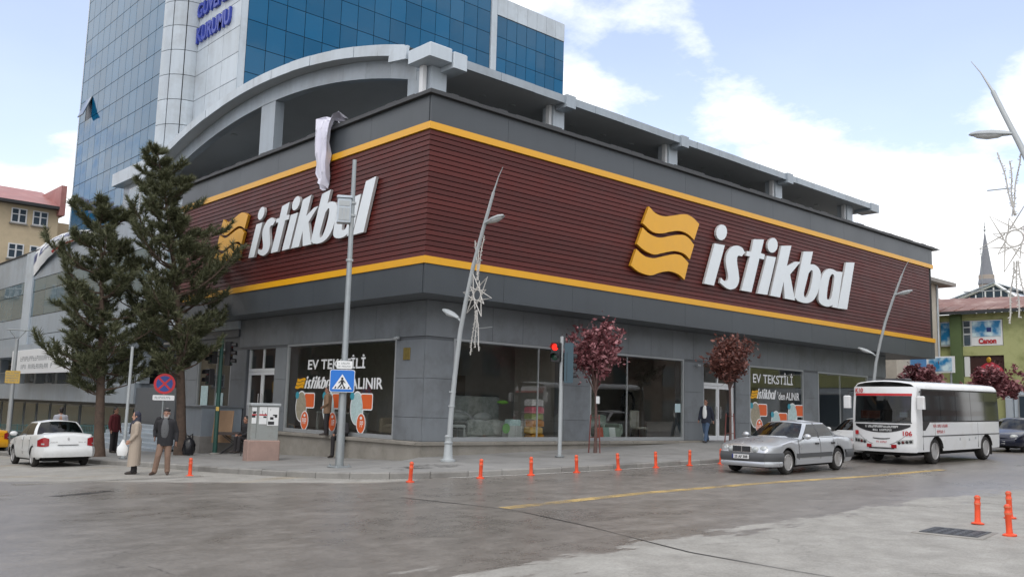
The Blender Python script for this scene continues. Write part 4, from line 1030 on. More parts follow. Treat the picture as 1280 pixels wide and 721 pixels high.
def pvc_window(parent, x0, x1, y, z0, z1, nrm=-1, axis='x'):
    mb = MB(); f = .09
    def B(a0,a1,d0,d1,c0,c1): return mb.box(a0, y+nrm*d0, c0, a1, y+nrm*d1, c1) if axis == 'x' else mb.box(y+nrm*d0, a0, c0, y+nrm*d1, a1, c1)
    B(x0,x1,0,.09,z0,z0+f); B(x0,x1,0,.09,z1-f,z1); B(x0,x0+f,0,.09,z0+f,z1-f); B(x1-f,x1,0,.09,z0+f,z1-f); m_ = (x0+x1)/2; B(m_-.06,m_+.06,0,.09,z0+f,z1-f); B(x0+f,x1-f,0,.08,z1-.55,z1-.48)
    w = obj('window', mb, M['frame_white'], parent)
    mb = MB(); B(x0+f,x1-f,.002,.03,z0+f,z1-f); obj('pane', mb, M['house_glass'], w)
    mb = MB(); B(x0-.1,x1+.1,0,.18,z0-.12,z0-.01); obj('sill', mb, M['concrete'], w)
    return w
for z0 in (2.9, 6.4, 9.7, 12.95, 15.95):
    for x0 in (-5.0, 2.0, 6.5, 10.0, 13.4, 16.4, 19.4, 21.05):
        if x0 in (19.4, 21.05): pvc_window(apt, x0, x0+1.2, 84, z0, z0+1.25)
        else: pvc_window(apt, x0, x0+1.2, 84, z0, z0+1.25)

# ------------------------------------------------------------------ right: green commercial building facing down the street
M['green_render'] = mat('green_render', (.39,.41,.19), .85, var=.08, vs=.5, dirt=(.17,.20,.06), bump=.1)
M['green_dark'] = mat('dark_green_render', (.10,.145,.06), .85, var=.08)
M['rust_roof'] = mat('rusty_sheet_roof', (.21,.10,.075), .6, var=.25, vs=.35, dirt=(.42,.33,.29))
gb_ = thing('green_building', 'olive green commercial building with printed window panels at the right end of the street', 'building', (66, 20, .6))
GX = 66.0
mb = MB(); mb.box(GX+.3, 2, -1, 82, 30, 9.05); mb.box(GX, 2, 3.95, GX+.3, 23.35, 9.05); mb.box(GX, 23.35, 8.60, GX+.3, 30, 9.05); mb.box(GX, 23.35, 6.15, GX+.3, 26.0, 6.80); mb.box(GX, 23.35, 3.95, GX+.3, 26.0, 4.7)
mb.box(GX, 27.6, 3.95, GX+.3, 30, 8.6); mb.box(GX, 26.8, 3.95, GX+.3, 27.6, 6.1)
obj('wall', mb, M['green_render'], gb_)
obj('pier', MB().box(GX-.25, 26.0, 0, GX+.29, 26.75, 9.05), M['green_dark'], gb_)
obj('pier', MB().box(GX-.12, 22.9, 0, GX+.29, 23.34, 3.94), M['alu_white'], gb_)
obj('shopfront', MB().box(GX+.05, 3, -1, GX+.29, 22.85, 3.9), M['alu_white'], gb_)
for y in (5, 8.2, 11.4, 14.6, 17.8, 20.4):
    w_ = obj('window', MB().box(GX-.02, y, .9, GX+.045, y+2.2, 3.5), M['frame'], gb_); obj('pane', MB().box(GX-.05, y+.1, 1.0, GX-.025, y+2.1, 3.4), M['house_glass'], w_)
for z0 in (4.9, 7.0):
    for y in (5, 9.2, 13.4, 17.6): 
        w_ = obj('window', MB().box(GX-.02, y, z0, GX-.002, y+2.4, z0+1.5), M['frame_white'], gb_); obj('pane', MB().box(GX-.05, y+.1, z0+.1, GX-.025, y+2.3, z0+1.4), M['house_glass'], w_)
# window with the printed advert
w_ = obj('window', MB().box(GX+.10, 25.44, 6.81, GX+.2, 25.99, 8.59), M['frame_white'], gb_)
for z0 in (6.88, 7.72, 8.18): obj('pane', MB().box(GX+.06, 25.52, z0, GX+.095, 25.92, z0+(.72 if z0 < 7 else .36)), M['house_glass'], w_)
ad = obj('advert_panel', MB().box(GX+.04, 23.4, 6.83, GX+.2, 25.42, 8.57), M['white_print'], gb_)
def advert_sky():
    m = bpy.data.materials.new('advert_picture'); m.use_nodes = True; t = m.node_tree; p = t.nodes['Principled BSDF']
    tc_ = N(t, 'ShaderNodeTexCoord'); nz = N(t, 'ShaderNodeTexNoise', Scale=1.6, Detail=3.0); Lk(t, tc_, 'Object', nz, 'Vector')
    r = N(t, 'ShaderNodeValToRGB'); Lk(t, nz, 0, r, 0); r.color_ramp.elements[0].position = .38; r.color_ramp.elements[0].color = (.02,.20,.42,1); r.color_ramp.elements[1].position = .62; r.color_ramp.elements[1].color = (.60,.75,.78,1)
    Lk(t, r, 0, p, 'Base Color'); p.inputs['Roughness'].default_value = .4; return m
M['advert'] = advert_sky()
obj('picture', MB().box(GX+.01, 23.5, 7.45, GX+.038, 25.35, 8.5), M['advert'], ad)
put_text('lettering', 'Canon', (GX+.03, 24.95, 6.98), (0,-1,0), (0,0,1), 1.15, .36, M['red_print'], ad, .03, .04, split=True)
obj('screen_box', MB().box(GX-.005, 24.1, 7.75, GX+.008, 24.4, 8.05), M['navy_print'], ad)
mb = MB(); mb.box(GX+.12, 23.36, 4.71, GX+.29, 25.99, 6.14)
w_ = obj('display_window', mb, mat('display_dark', (.045,.02,.018), .3, var=.3, vs=3), gb_)
obj('white_jamb', MB().box(GX+.05, 25.6, 4.72, GX+.118, 25.95, 6.1), M['white_print'], w_)
obj('red_curtain', MB().lathe([(.95,0),(.92,.3),(.75,.6),(.4,.85),(.12,.98),(.0,1.0)], (GX+.12, 24.3, 4.72), 14, M=Matrix.Diagonal((.08,1,1))), mat('red_display', (.40,.02,.04), .5, var=.25, vs=6), w_)
obj('gold_ornament', MB().ell((GX+.05, 24.35, 5.85), (.05,.16,.2)), mat('gold_display', (.5,.27,.03), .3, metal=.4, var=.2, vs=9), w_)
w_ = obj('window', MB().box(GX+.1, 26.78, 6.85, GX+.2, 27.55, 8.58), M['frame_white'], gb_); obj('pane', MB().box(GX+.06, 26.83, 6.95, GX+.095, 27.5, 8.5), M['advert'], w_)
mb = MB(); mb.add([(GX-.7,1.5,9.06),(GX-.7,31,9.06),(GX+5,31,10.75),(GX+5,1.5,9.8),(GX-.7,1.5,9.22),(GX-.7,31,9.22),(GX+5,31,10.9),(GX+5,1.5,9.95)], [(3,2,1,0),(4,5,6,7),(0,1,5,4),(1,2,6,5),(2,3,7,6),(3,0,4,7)])
rf = obj('roof', mb, M['rust_roof'], gb_)
for y in [2+i*1.1 for i in range(26)]:
    zr = 9.955+.95*(y-1.5)/29.5
    obj('seam', MB().add([(GX-.7,y,9.225),(GX-.7,y+.06,9.225),(GX+5,y+.06,zr),(GX+5,y,zr),(GX-.7,y,9.28),(GX-.7,y+.06,9.28),(GX+5,y+.06,zr+.055),(GX+5,y,zr+.055)], [(3,2,1,0),(4,5,6,7),(0,1,5,4),(1,2,6,5),(2,3,7,6),(3,0,4,7)]), M['rust_roof'], rf)
obj('gutter', MB().box(GX-.82, 1.5, 9.0, GX-.705, 31, 9.2), M['trim_dark'], gb_)
obj('antenna', MB().tube([(72,26.8,10.5),(72,26.8,14.6)], .03, 5).tube([(72,26.3,14.2),(72,27.3,14.2)], .02, 5), M['steel'], gb_)
# glazed gable hall behind it
gh = thing('gabled_hall', 'glazed white gabled hall rising behind the rusty roof of the green building', 'building', (84, 30, 8))
mb = MB(); mb.prism([(26.9,11.0),(33.5,11.0),(33.5,12.1),(30.2,13.4),(27.6,11.6)], (84.1,0,0), (0,1,0), (0,0,1), (10,0,0)); mb.box(84.1, 26.9, 4, 94, 33.5, 10.99); obj('wall', mb, M['house_glass'], gh)
for a, b in (((84,27.2,11.3),(84,30.2,13.55)),((84,30.2,13.55),(84,34,12.2))): obj('gable_rafter', MB().tube([a,b], .13, 4, smooth=False), M['frame_white'], gh)
for y in (27.9, 28.5, 29.1, 29.7, 30.3, 31.0, 31.8): obj('mullion', MB().box(84.0, y, 11, 84.09, y+.10, 11.6+(y-27.6)*.68 if y < 30.2 else 13.3-(y-30.2)*.38), M['frame_white'], gh)
mb = MB(); mb.add([(83.8,30.2,13.6),(83.8,35.5,11.9),(95,35.5,11.9),(95,30.2,13.6),(83.8,30.2,13.7),(83.8,35.5,12.0),(95,35.5,12.0),(95,30.2,13.7)], [(0,1,2,3),(7,6,5,4),(4,5,1,0),(5,6,2,1),(6,7,3,2),(7,4,0,3)]); obj('roof', mb, M['alu_grey'], gh)
# minaret
mi = thing('minaret', 'stone minaret with a grey conical cap beyond the gabled hall', 'minaret', (130, 47.8, 2))
M['stone'] = mat('minaret_stone', (.33,.29,.25), .85, var=.15, vs=1.2, bump=.2)
mb = MB(); mb.lathe([(1.15,-2),(1.15,17),(.98,17.6),(.98,21.3)], (130,47.8,0), 14, smooth=False); obj('shaft', mb, M['stone'], mi)
for k in range(14):
    for j in range(2): pass
mb = MB(); mb.lathe([(.98,17.3),(1.05,17.35),(1.05,17.6),(.98,17.65)], (130,47.8,0), 14); obj('band', mb, M['panel'], mi)
mb = MB(); mb.lathe([(.98,20.0),(1.08,20.05),(1.06,20.25),(.76,22.0),(.44,24.3),(.08,27.0),(.0,27.1)], (130,47.8,0), 14, smooth=False); obj('cap', mb, mat('lead_cap', (.17,.18,.20), .5, var=.1), mi)
mb = MB(); mb.tube([(130,47.8,27),(130,47.8,28.6)], .05, 6); mb.ell((130,47.8,27.5),(.16,.16,.16)); mb.ell((130,47.8,27.95),(.12,.12,.12)); obj('finial', mb, M['steel'], mi)
# cream block between the store and the green building
cb_ = thing('cream_block', 'narrow cream rendered block with a flat eaves slab just past the store', 'building', (61, 29, 1))
obj('wall', MB().box(58, 27.0, -1, 64.7, 40, 11.0), mat('cream_render', (.47,.43,.36), .85, var=.06, dirt=(.36,.33,.28)), cb_)
obj('eaves_slab', MB().box(57.4, 26.3, 11.0, 66.0, 40.5, 11.25), M['concrete'], cb_)
obj('downpipe', MB().tube([(64.3,26.93,1),(64.3,26.93,11)], .06, 6), M['alu_white'], cb_)
for i, (z0, x0) in enumerate([(z, x) for z in (3.2,6.2,8.6) for x in (59.0,61.6)]): pvc_window(cb_, x0, x0+1.4, 27.0, z0, z0+1.5)
bb_ = thing('blue_billboard', 'blue and white billboard with cloud picture on posts past the end of the store', 'billboard', (60, 26.5, 3))
obj('panel', MB().box(60.0, 24.2, 4.70, 60.12, 27.9, 5.75), M['white_print'], bb_)
obj('picture', MB().box(59.97, 25.95, 4.8, 59.995, 27.8, 5.66), mat('billboard_blue', (.10,.26,.52), .4, var=.2, vs=1.2), bb_)
obj('picture', MB().box(59.97, 24.35, 4.8, 59.995, 25.8, 5.66), M['advert'], bb_)
for y in (24.5, 27.5): obj('post', MB().tube([(60.2,y,.4),(60.2,y,5.6)], .07, 8), M['steel'], bb_)

# ------------------------------------------------------------------ streets behind and beside the camera (seen in the shop windows)
M['dull_render'] = mat('dull_render', (.17,.155,.14), .85, var=.06, vs=.3)
M['dull_render_b'] = mat('dull_rose_render', (.21,.15,.125), .85, var=.06, vs=.3)
def block(label, x0, y0, x1, y1, h, face, m, bays, floors):
    t_ = thing('street_block', label, 'building', ((x0+x1)/2,(y0+y1)/2,0))
    obj('wall', MB().box(x0,y0,-3,x1,y1,h), m, t_)
    obj('parapet', MB().box(x0-.2,y0-.2,h,x1+.2,y1+.2,h+.3), M['concrete'], t_)
    fr, pn, sl = MB(), MB(), MB()
    for k in range(floors):
        z0 = .6+k*3.2
        for i in range(bays):
            if face == '+y': a = x0+(x1-x0)*(i+.5)/bays; pn = MB().box(a-.9,y1-.0+.01,z0+.3,a+.9,y1+.05,z0+2.2)
            else: a = y0+(y1-y0)*(i+.5)/bays; pn = MB().box(x1+.01,a-.9,z0+.3,x1+.05,a+.9,z0+2.2)
            o_ = obj('window', pn, M['house_glass'], t_)
    return t_
block('dull four storey block across the main street, behind the camera on the right', 24, -24, 52, -9, 12.5, '+y', M['dull_render'], 9, 4)
block('rose rendered block across the main street, furthest along', 54, -24, 92, -9, 10.5, '+y', M['dull_render_b'], 11, 3)
block('grey block on the far side of the side street', -24, 30, -7, 62, 13.0, '+x', M['dull_render'], 9, 4)
block('rose block further down the side street', -24, 64, -7, 95, 11.0, '+x', M['dull_render_b'], 9, 3)
# ------------------------------------------------------------------ poles, lamps, signals, signs
cam_dir = Vector((.672,.741,0))
right_dir = Vector((.741,-.672,0))
CAMLOC = Vector((0,0,1.7))
def facing(x, y):
    """yaw that turns a thing's local -Y towards the street corner where the camera stands"""
    return math.atan2(y, x) - PI/2
# --- pole with crossing sign
px, py = 13.38, 21.44; pz = pave_z(px, py)
t = thing('sign_pole', 'tall grey steel pole with a white box near its top, left of the corner', 'pole', (px,py,pz))
H_ = 8.43 - pz
mb = MB(); mb.tube([(px,py,pz+.02),(px,py,pz+2.2),(px,py,pz+2.25),(px,py,8.43)], [.115,.10,.09,.055], 12); obj('pole', mb, M['steel'], t)
obj('base_plate', MB().bbox(px-.24,py-.24,pz-.02,px+.24,py+.24,pz+.03,.02), M['steel'], t)
for k in range(4): obj('anchor_bolt', MB().tube([(px+.18*(-1)**k,py+.18*(-1)**(k//2),pz+.03),(px+.18*(-1)**k,py+.18*(-1)**(k//2),pz+.08)], .022, 6), M['steel'], t)
for z in (6.85, 7.2, 5.6, 2.5): obj('clamp', MB().lathe([(.085,z-.03),(.10,z-.03),(.10,z+.03),(.085,z+.03)], (px,py,0), 12), M['steel_light'], t)
yaw = facing(px, py)
bx_ = thing('pole_box', 'white metal cabinet mounted high on the tall grey pole', 'equipment box', (px-.20*right_dir.x*1.0-.0, py+.20*.672, 6.63), yaw)
mb = MB(); mb.bbox(-.21,-.16,0,.17,.16,.68,.02); obj('body', mb, M['alu_white'], bx_, world=False)
mb = MB(); mb.bbox(-.235,-.19,.685,.195,.19,.75,.02); obj('rain_cap', mb, M['alu_white'], bx_, world=False)
for k in range(3): obj('lid_panel', MB().box(-.16+k*.10,-.172,.06,-.075+k*.10,-.162,.40), M['steel_light'], bx_, world=False)
obj('lid_panel', MB().box(-.16,-.172,.46,.12,-.162,.60), M['steel_light'], bx_, world=False)
obj('bracket', MB().box(.172,-.05,.2,.22,.05,.28), M['steel'], bx_, world=False)
sp_ = thing('crossing_sign', 'square blue pedestrian crossing sign with a small white plate above it', 'road sign', (px-.19*cam_dir.x, py-.19*cam_dir.y, 2.0), yaw - R_(4))
def rrect(x0,y0,x1,y1,r,n=4):
    out = []
    for cx_, cy_, a0 in ((x1-r,y0+r,-90),(x1-r,y1-r,0),(x0+r,y1-r,90),(x0+r,y0+r,180)):
        out += [(cx_+r*math.cos(R_(a0+90*k/n)), cy_+r*math.sin(R_(a0+90*k/n))) for k in range(n+1)]
    return out
def flat(name, poly, d, m, parent, th=.004, o=(0,0,0)):
    """thin printed shape on a sign that faces local -Y, at depth d in front of it"""
    mb = MB(); mb.prism(poly, (o[0], o[1]-d+th, o[2]), (1,0,0), (0,0,1), (0,-th,0)); return obj(name, mb, m, parent, world=False)
flat('back_plate', rrect(-.33,0,.33,.60,.05), .012, M['steel'], sp_, .02)
flat('white_border', rrect(-.33,0,.33,.60,.05), .018, M['white_print'], sp_)
flat('blue_face', rrect(-.315,.015,.315,.585,.045), .024, M['blue_sign'], sp_)
flat('white_triangle', [(-.26,.08),(.26,.08),(0,.48)], .030, M['white_print'], sp_)
bk = []
fig = MB()
def fq(poly): fig.prism(poly, (0,-.032,0), (1,0,0), (0,0,1), (0,-.004,0))
fq([( .033*math.cos(a*PI/5), .365+.033*math.sin(a*PI/5)) for a in range(10)])
fq([(-.035,.215),(.03,.215),(.042,.325),(-.03,.33)]); fq([(-.035,.225),(.0,.22),(-.045,.15),(-.10,.10),(-.125,.10)]); fq([(.0,.22),(.03,.22),(.055,.16),(.10,.10),(.07,.095),(.03,.145)])
fq([(-.03,.32),(-.03,.285),(-.085,.235),(-.10,.25)]); fq([(.038,.32),(.035,.285),(.08,.235),(.095,.25)])
obj('walking_figure', fig, M['black'], sp_, world=False)
st = MB()
for x0 in (-.20,-.045,.03,.15): st.prism([(x0,.095),(x0+.04,.095),(x0+.055,.15),(x0+.025,.15)], (0,-.0325,0), (1,0,0), (0,0,1), (0,-.003,0))
obj('crossing_bars', st, M['black'], sp_, world=False)
flat('upper_plate', rrect(-.17,.62,.25,.84,.03), .012, M['steel'], sp_, .012); flat('upper_face', rrect(-.165,.625,.245,.835,.03), .018, M['white_print'], sp_)
mb = MB(); block_text(mb, (-.12,-.021,.745), (1,0,0), (0,0,1), .30, .05, 8, 2); block_text(mb, (-.13,-.021,.665), (1,0,0), (0,0,1), .34, .045, 10, 6); obj('lettering', mb, M['grey_print'], sp_, world=False)
obj('bracket', MB().box(-.10,.0,.25,.10,.12,.30), M['steel'], sp_, world=False)

# --- curved street lamps with two heads and a star light
def lamp_head(mb, mg, L=.78):
    """lantern along +X, hinge at 0: body and its glass bowl"""
    for (prof, m_) in (((( -.02,.05,.03),(.12,.085,.06),(.35,.135,.085),(.60,.125,.075),(.74,.07,.04),(.78,.02,.01)), mb),):
        P = []
        for x, w, h in prof: P.append([(x, w*math.cos(a), max(h*math.sin(a)*1.0, -.02)+.02) for a in [PI*2*k/14 for k in range(15)]])
        m_.grid(P); m_.add(P[0][:-1], [tuple(range(14))])
    P = []
    for x, w, h in ((.16,.05,.01),(.25,.10,.05),(.45,.115,.075),(.62,.09,.05),(.70,.03,.01)): P.append([(x, w*math.cos(a), h*math.sin(a)) for a in [PI+PI*k/8 for k in range(9)]])
    mg.grid(P, flip=True)
M['garland'] = mat('garland_tube', (.50,.49,.46), .5, var=.08)
M['lamp_bowl'] = mat('lamp_bowl', (.48,.50,.50), .2, var=.04)
def star_light(parent_t, S=.62):
    """string-light star with garlands above and below, in the local XZ plane; centre at the origin"""
    mb = MB()
    for k in range(12):
        a = 2*PI*k/12 + .2; L = S*(1.0 if k % 2 == 0 else .62); w = .13 if k % 2 == 0 else .08
        d = Vector((math.cos(a),0,math.sin(a))); n = Vector((-d.z,0,d.x)); tip = d*L; b0 = d*S*.22+n*w; b1 = d*S*.22-n*w
        mb.tube([b0,tip,b1], .017, 5, caps=False)
    ring = [Vector((S*.24*math.cos(2*PI*k/16),0,S*.24*math.sin(2*PI*k/16))) for k in range(17)]; mb.tube(ring, .017, 5, caps=False)
    return mb
def garland(dz, sgn):
    mb = MB(); r = random.Random(4)
    for k, (x1, L) in enumerate(((-.16,1.15),(.02,1.05),(.22,1.25))):
        pts = []
        for i in range(9):
            u = i/8; pts.append(Vector((x1*u*sgn*-1 + (.10-.1*u)*(k-1)*.3 + .015*math.sin(u*9+k), 0, sgn*(dz + L*u))))
        mb.tube(pts, .014, 5)
        for p, q in zip(pts, pts[1:]):
            for j in range(3):
                c = p.lerp(q, (j+.5)/3); a = r.uniform(0, 2*PI); mb.tube([c, c+Vector((.045*math.cos(a), .045*math.sin(a), .02*sgn))], .010, 4)
    return mb
def street_lamp(label, x, y, z, sgn, H=8.9, low=True, star=(4.75,.95), head_r=0.0, s_lab=None):
    """sgn: -1 leans towards -Y, +1 towards +Y"""
    t = thing('street_lamp', label, 'street lamp', (x,y,z), 0 if sgn < 0 else PI)
    prof = [(0,0),(1.3,.06),(2.6,.18),(4.0,.36),(5.0,.58),(6.0,.84),(7.0,1.18),(7.7,1.44),(8.2,1.62)]       # height, lean
    sc = (H-.1)/8.9
    P = [Vector((0,-l,h*sc)) for h, l in prof]
    mb = MB(); mb.tube([(0,0,.02)]+P[1:], [.075,.072,.069,.066,.062,.058,.053,.047,.042], 12); obj('pole', mb, M['steel_light'], t, world=False)
    mb = MB(); mb.lathe([(.21,0),(.21,.05),(.15,.07),(.135,.12),(.11,.48),(.125,.50),(.125,.54),(.10,.56),(.10,.66),(.115,.68),(.115,.71),(.08,.74)], (0,0,0), 16); obj('base', mb, M['steel_light'], t, world=False)
    for h in (1.55, 1.95): obj('collar', MB().lathe([(.085,h-.02),(.10,h-.02),(.10,h+.02),(.085,h+.02)], (0,-.08-.05*(h-1.5),0), 12), M['steel_light'], t, world=False)
    mb = MB(); mb.tube([P[-1], P[-1]+Vector((0,-.20,.42)), P[-1]+Vector((0,-.37,.72*sc))], [.03,.014,.008], 6); obj('spike', mb, M['steel_light'], t, world=False)
    # main head
    def head(pos, ang, rot):
        mb, mg = MB(), MB(); lamp_head(mb, mg); Q = Matrix.Translation(pos) @ Matrix.Rotation(rot,4,'Z') @ Matrix.Rotation(-ang,4,'Y')
        for m_ in (mb, mg): m_.v = [tuple(Q @ Vector(p)) for p in m_.v]
        h = obj('lamp_head', mb, M['steel_light'], t, world=False); obj('lamp_bowl', mg, M['lamp_bowl'], h, world=False)
    i7 = P[6].lerp(P[7], .35)
    head(i7+Vector((0,-.05,-.0)), R_(10), R_(-90))
    if low:
        q = P[3].lerp(P[4], .28); mb = MB(); mb.tube([q, q+Vector((0,.22,.14))], .028, 8); obj('arm', mb, M['steel_light'], t, world=False)
        head(q+Vector((0,.18,.11)), R_(22), R_(90))
    if star:
        zc, off = star
        s_t = thing('star_light', s_lab, 'street decoration', (x, y + sgn*off, z+zc), R_(90) + (0 if sgn < 0 else PI))
        obj('star', star_light(s_t, .64), M['garland'], s_t, world=False)
        obj('garland', garland(.42, 1), M['garland'], s_t, world=False); obj('garland', garland(.42, -1), M['garland'], s_t, world=False)
        mb = MB()
        lean = lambda h: __import__('numpy').interp(h/sc, [p[0] for p in prof], [p[1] for p in prof])
        for hz in (.95,-.95): mb.tube([(0,0,hz),(-(off-lean(zc+hz))-.0,0,hz+.02)], .012, 5)
        obj('bracket', mb, M['steel'], s_t, world=False)
    return t
street_lamp('curved double street lamp with a wire star on the store corner pavement', 16.4, 20.6, pave_z(16.4,20.6), -1, 8.25, s_lab='star shaped wire light with garlands on the corner street lamp', star=(4.65,1.05))
street_lamp('curved double street lamp rising behind the minibus', 39.26, 19.56, pave_z(39.26,19.5), -1, 8.1, star=None)
street_lamp('curved street lamp at the right edge against the sky', 18.0, 4.75, G(18.0,4.75), 1, 8.65, low=False, star=(5.0,1.35), s_lab='star shaped wire light hanging on the lamp at the right edge')

# --- traffic signals
def signal_head(parent, o, yaw, lit=None, n=3, hood=True):
    """black housing with n lenses facing local -Y"""
    Q = Matrix.Translation(o) @ Matrix.Rotation(yaw,4,'Z')
    def put(name, mb, m, par): 
        mb.v = [tuple(Q @ Vector(p)) for p in mb.v]; return obj(name, mb, m, par, world=False)
    h = put('signal_head', MB().bbox(-.15,-.10,0,.15,.12,.30*n,.02), M['black'], parent)
    for k in range(n):
        zc = .15+.30*k
        col = M['red_light'] if lit == k else M['lens_red'] if k == n-1 else M['lens_green'] if k == 0 else M['lens_amber']
        put('lens', MB().lathe([(.105,0),(.105,.015),(.07,.03),(0,.035)], (0,-.10,zc), 14, M=Matrix.Rotation(R_(90),3,'X')), col, h)
        vz = MB(); P = [[(.115*math.cos(a), -.10-d*(1 if True else 0), zc+.115*math.sin(a)) for d in (0,.17)] for a in [R_(-20+220*i/10) for i in range(11)]]
        vz.grid(P); put('visor', vz, M['black'], h)
    return h
M['lens_red'] = mat('dark_red_lens', (.09,.012,.012), .25, var=0); M['lens_green'] = mat('dark_green_lens', (.01,.05,.03), .25, var=0); M['lens_amber'] = mat('dark_amber_lens', (.10,.05,.01), .25, var=0)
M['green_pole'] = mat('green_pole_paint', (.018,.075,.06), .5, var=.1, dirt=(.05,.085,.07))
x, y = 20.36, 20.09; z = pave_z(x,y)
t = thing('traffic_signal', 'pale traffic light pole with a red pedestrian lamp in front of the shop window', 'traffic light', (x,y,z), facing(x,y))
mb = MB(); mb.tube([(0,0,0),(0,0,3.70)], [.062,.055], 12); obj('pole', mb, M['steel_light'], t, world=False)
obj('base_plate', MB().lathe([(.15,0),(.15,.03),(.07,.05)], (0,0,0), 12), M['steel'], t, world=False)
signal_head(t, (-.17,-.10,2.90), R_(-18), lit=1, n=2)
hb = signal_head(t, (.20,.06,2.32), R_(115), n=3)
flat('backing_board', rrect(.06,2.26,.34,3.50,.03), .115, mat('signal_back', (.035,.075,.10), .45, var=.08), t, .02, (.03,0,0))
obj('bracket', MB().box(-.12,-.03,3.0,.10,.03,3.06), M['black'], t, world=False)
x, y = 15.19, 33.0; z = pave_z(x,y)
t = thing('traffic_signal', 'dark green traffic light pole half hidden by the pine, beside the low wall', 'traffic light', (x,y,z), facing(x,y))
mb = MB(); mb.tube([(0,0,0),(0,0,4.3)], [.085,.07], 12); obj('pole', mb, M['green_pole'], t, world=False)
obj('base_plate', MB().lathe([(.2,0),(.2,.03),(.1,.06)], (0,0,0), 12), M['concrete'], t, world=False)
signal_head(t, (-.36,-.02,2.55), R_(-60), n=2); signal_head(t, (-.30,.02,3.35), R_(-60), n=2); signal_head(t, (.28,0,3.30), R_(70), n=3)
obj('arm', MB().box(-.34,-.03,3.6,.30,.03,3.66), M['black'], t, world=False)
obj('sticker', MB().box(-.06,-.09,1.6,.05,-.086,1.75), M['yellow_plate'], t, world=False)

# --- no stopping sign behind the man
x, y = 12.86, 32.35; z = pave_z(x,y)
t = thing('no_stopping_sign', 'round blue and red no stopping sign with a white plate behind the old man', 'road sign', (x,y,z), facing(x,y))
obj('pole', MB().tube([(0,0,0),(0,0,2.5-z)], .035, 8), M['steel'], t, world=False)
circ = lambda r, n=28: [(r*math.cos(2*PI*k/n), r*math.sin(2*PI*k/n)) for k in range(n)]
zc = 2.22 - z
flat('disc', circ(.36), .05, M['steel'], t, .015, (0,0,zc)); flat('red_ring', circ(.36), .056, M['red_sign'], t, .005, (0,0,zc)); flat('blue_face', circ(.275), .062, mat('sign_deep_blue', (.025,.06,.26), .4, var=.04), t, .005, (0,0,zc))
for a in (45,-45):
    c_, s_ = math.cos(R_(a)), math.sin(R_(a)); w_ = .034
    flat('red_bar', [(-.275*c_-w_*s_*-1, -.275*s_-w_*c_), (.275*c_+w_*s_, .275*s_-w_*c_), (.275*c_-w_*s_, .275*s_+w_*c_), (-.275*c_-w_*s_, -.275*s_+w_*c_)], .066 if a > 0 else .0675, M['red_sign'], t, .004, (0,0,zc))
flat('plate', rrect(-.36,-.58,.36,-.40,.03), .05, M['white_print'], t, .015, (0,0,zc))
mb = MB(); block_text(mb, (-.29,-.052,zc-.53), (1,0,0), (0,0,1), .58, .08, 11, 9); obj('lettering', mb, M['grey_print'], t, world=False)
# --- slanting bare pole at the kerb, left
x, y = 11.25, 31.3; z = pave_z(x,y)
t = thing('bare_pole', 'slim bare grey pole standing between the two pines', 'pole', (x,y,z))
obj('pole', MB().tube([(x,y,z),(x+.02,y,3.4)], [.055,.05], 10), M['steel_light'], t); obj('base_plate', MB().lathe([(.13,0),(.13,.025),(.06,.04)], (x,y,z), 10), M['steel'], t)
# --- floodlight mast with yellow plate, far left
x, y = 10.92, 44.15; z = pave_z(x,y)
t = thing('plate_pole', 'pale pole with a yellow notice plate and an open frame on top, far left', 'pole', (x,y,z), facing(x,y))
obj('pole', MB().tube([(0,0,0),(0,0,4.1-z)], [.10,.07], 10), M['steel_light'], t, world=False)
mb = MB(); zt = 4.5-z
mb.tube([(-.42,0,zt),(.45,0,zt)], .03, 6); mb.tube([(0,0,zt-.45),(-.33,0,zt)], .02, 6); mb.tube([(0,0,zt-.45),(.33,0,zt)], .02, 6); obj('top_frame', mb, M['steel'], t, world=False)
flat('yellow_notice', rrect(-.32,2.18-z,.25,2.72-z,.02), .09, M['yellow_plate'], t, .015)
mb = MB()
for k in range(4): block_text(mb, (-.28,-.0925,2.59-z-.11*k), (1,0,0), (0,0,1), .48, .06, 10, 20+k)
obj('lettering', mb, M['grey_print'], t, world=False)
# --- utility cabinet on a pink stone block
x, y = 13.95, 26.95; z = pave_z(x,y); yaw = facing(x,y)
t = thing('utility_cabinet', 'grey utility cabinet with torn posters on a pink stone block', 'utility cabinet', (x,y,z), yaw+R_(14)); t.scale = (.90,.9,.96)
obj('stone_base', MB().bbox(-.56,-.32,-.1,.56,.36,.66,.03), mat('pink_stone', (.33,.23,.195), .85, var=.14, vs=5, bump=.3, bs=40, dirt=(.23,.17,.15)), t, world=False)
obj('body', MB().bbox(-.48,-.26,.66,.48,.26,1.78,.015), mat('cabinet_grey', (.27,.29,.28), .5, var=.08, dirt=(.20,.195,.175), dscale=3), t, world=False)
obj('lid', MB().bbox(-.53,-.31,1.78,.53,.31,1.86,.02), M['steel_light'], t, world=False)
obj('door_seam', MB().box(-.30,-.264,.72,-.293,-.258,1.74), M['gap'], t, world=False)
def poster(x0,x1,z0,z1,seed,red=True):
    p = obj('poster', MB().box(x0,-.268,z0,x1,-.262,z1), M['white_print'], t, world=False); r = random.Random(seed); mb = MB()
    for i in range(5):
        a, b = sorted((r.uniform(x0,x1), r.uniform(x0,x1))); c = r.uniform(z0+.02,z1-.12)
        mb.box(a, -.2705-.0004*i, c, b, -.2695-.0004*i, c+r.uniform(.03,.12))
    obj('print', mb, M['black'], p, world=False)
    if red: obj('red_band', MB().box(x0,-.2735,z0+(z1-z0)*.50,x1,-.2725,z0+(z1-z0)*.58), M['red_print'], p, world=False)
poster(-.47,-.31,1.20,1.72,1); poster(-.22,.05,1.18,1.74,2); poster(.07,.46,1.14,1.74,3,False)
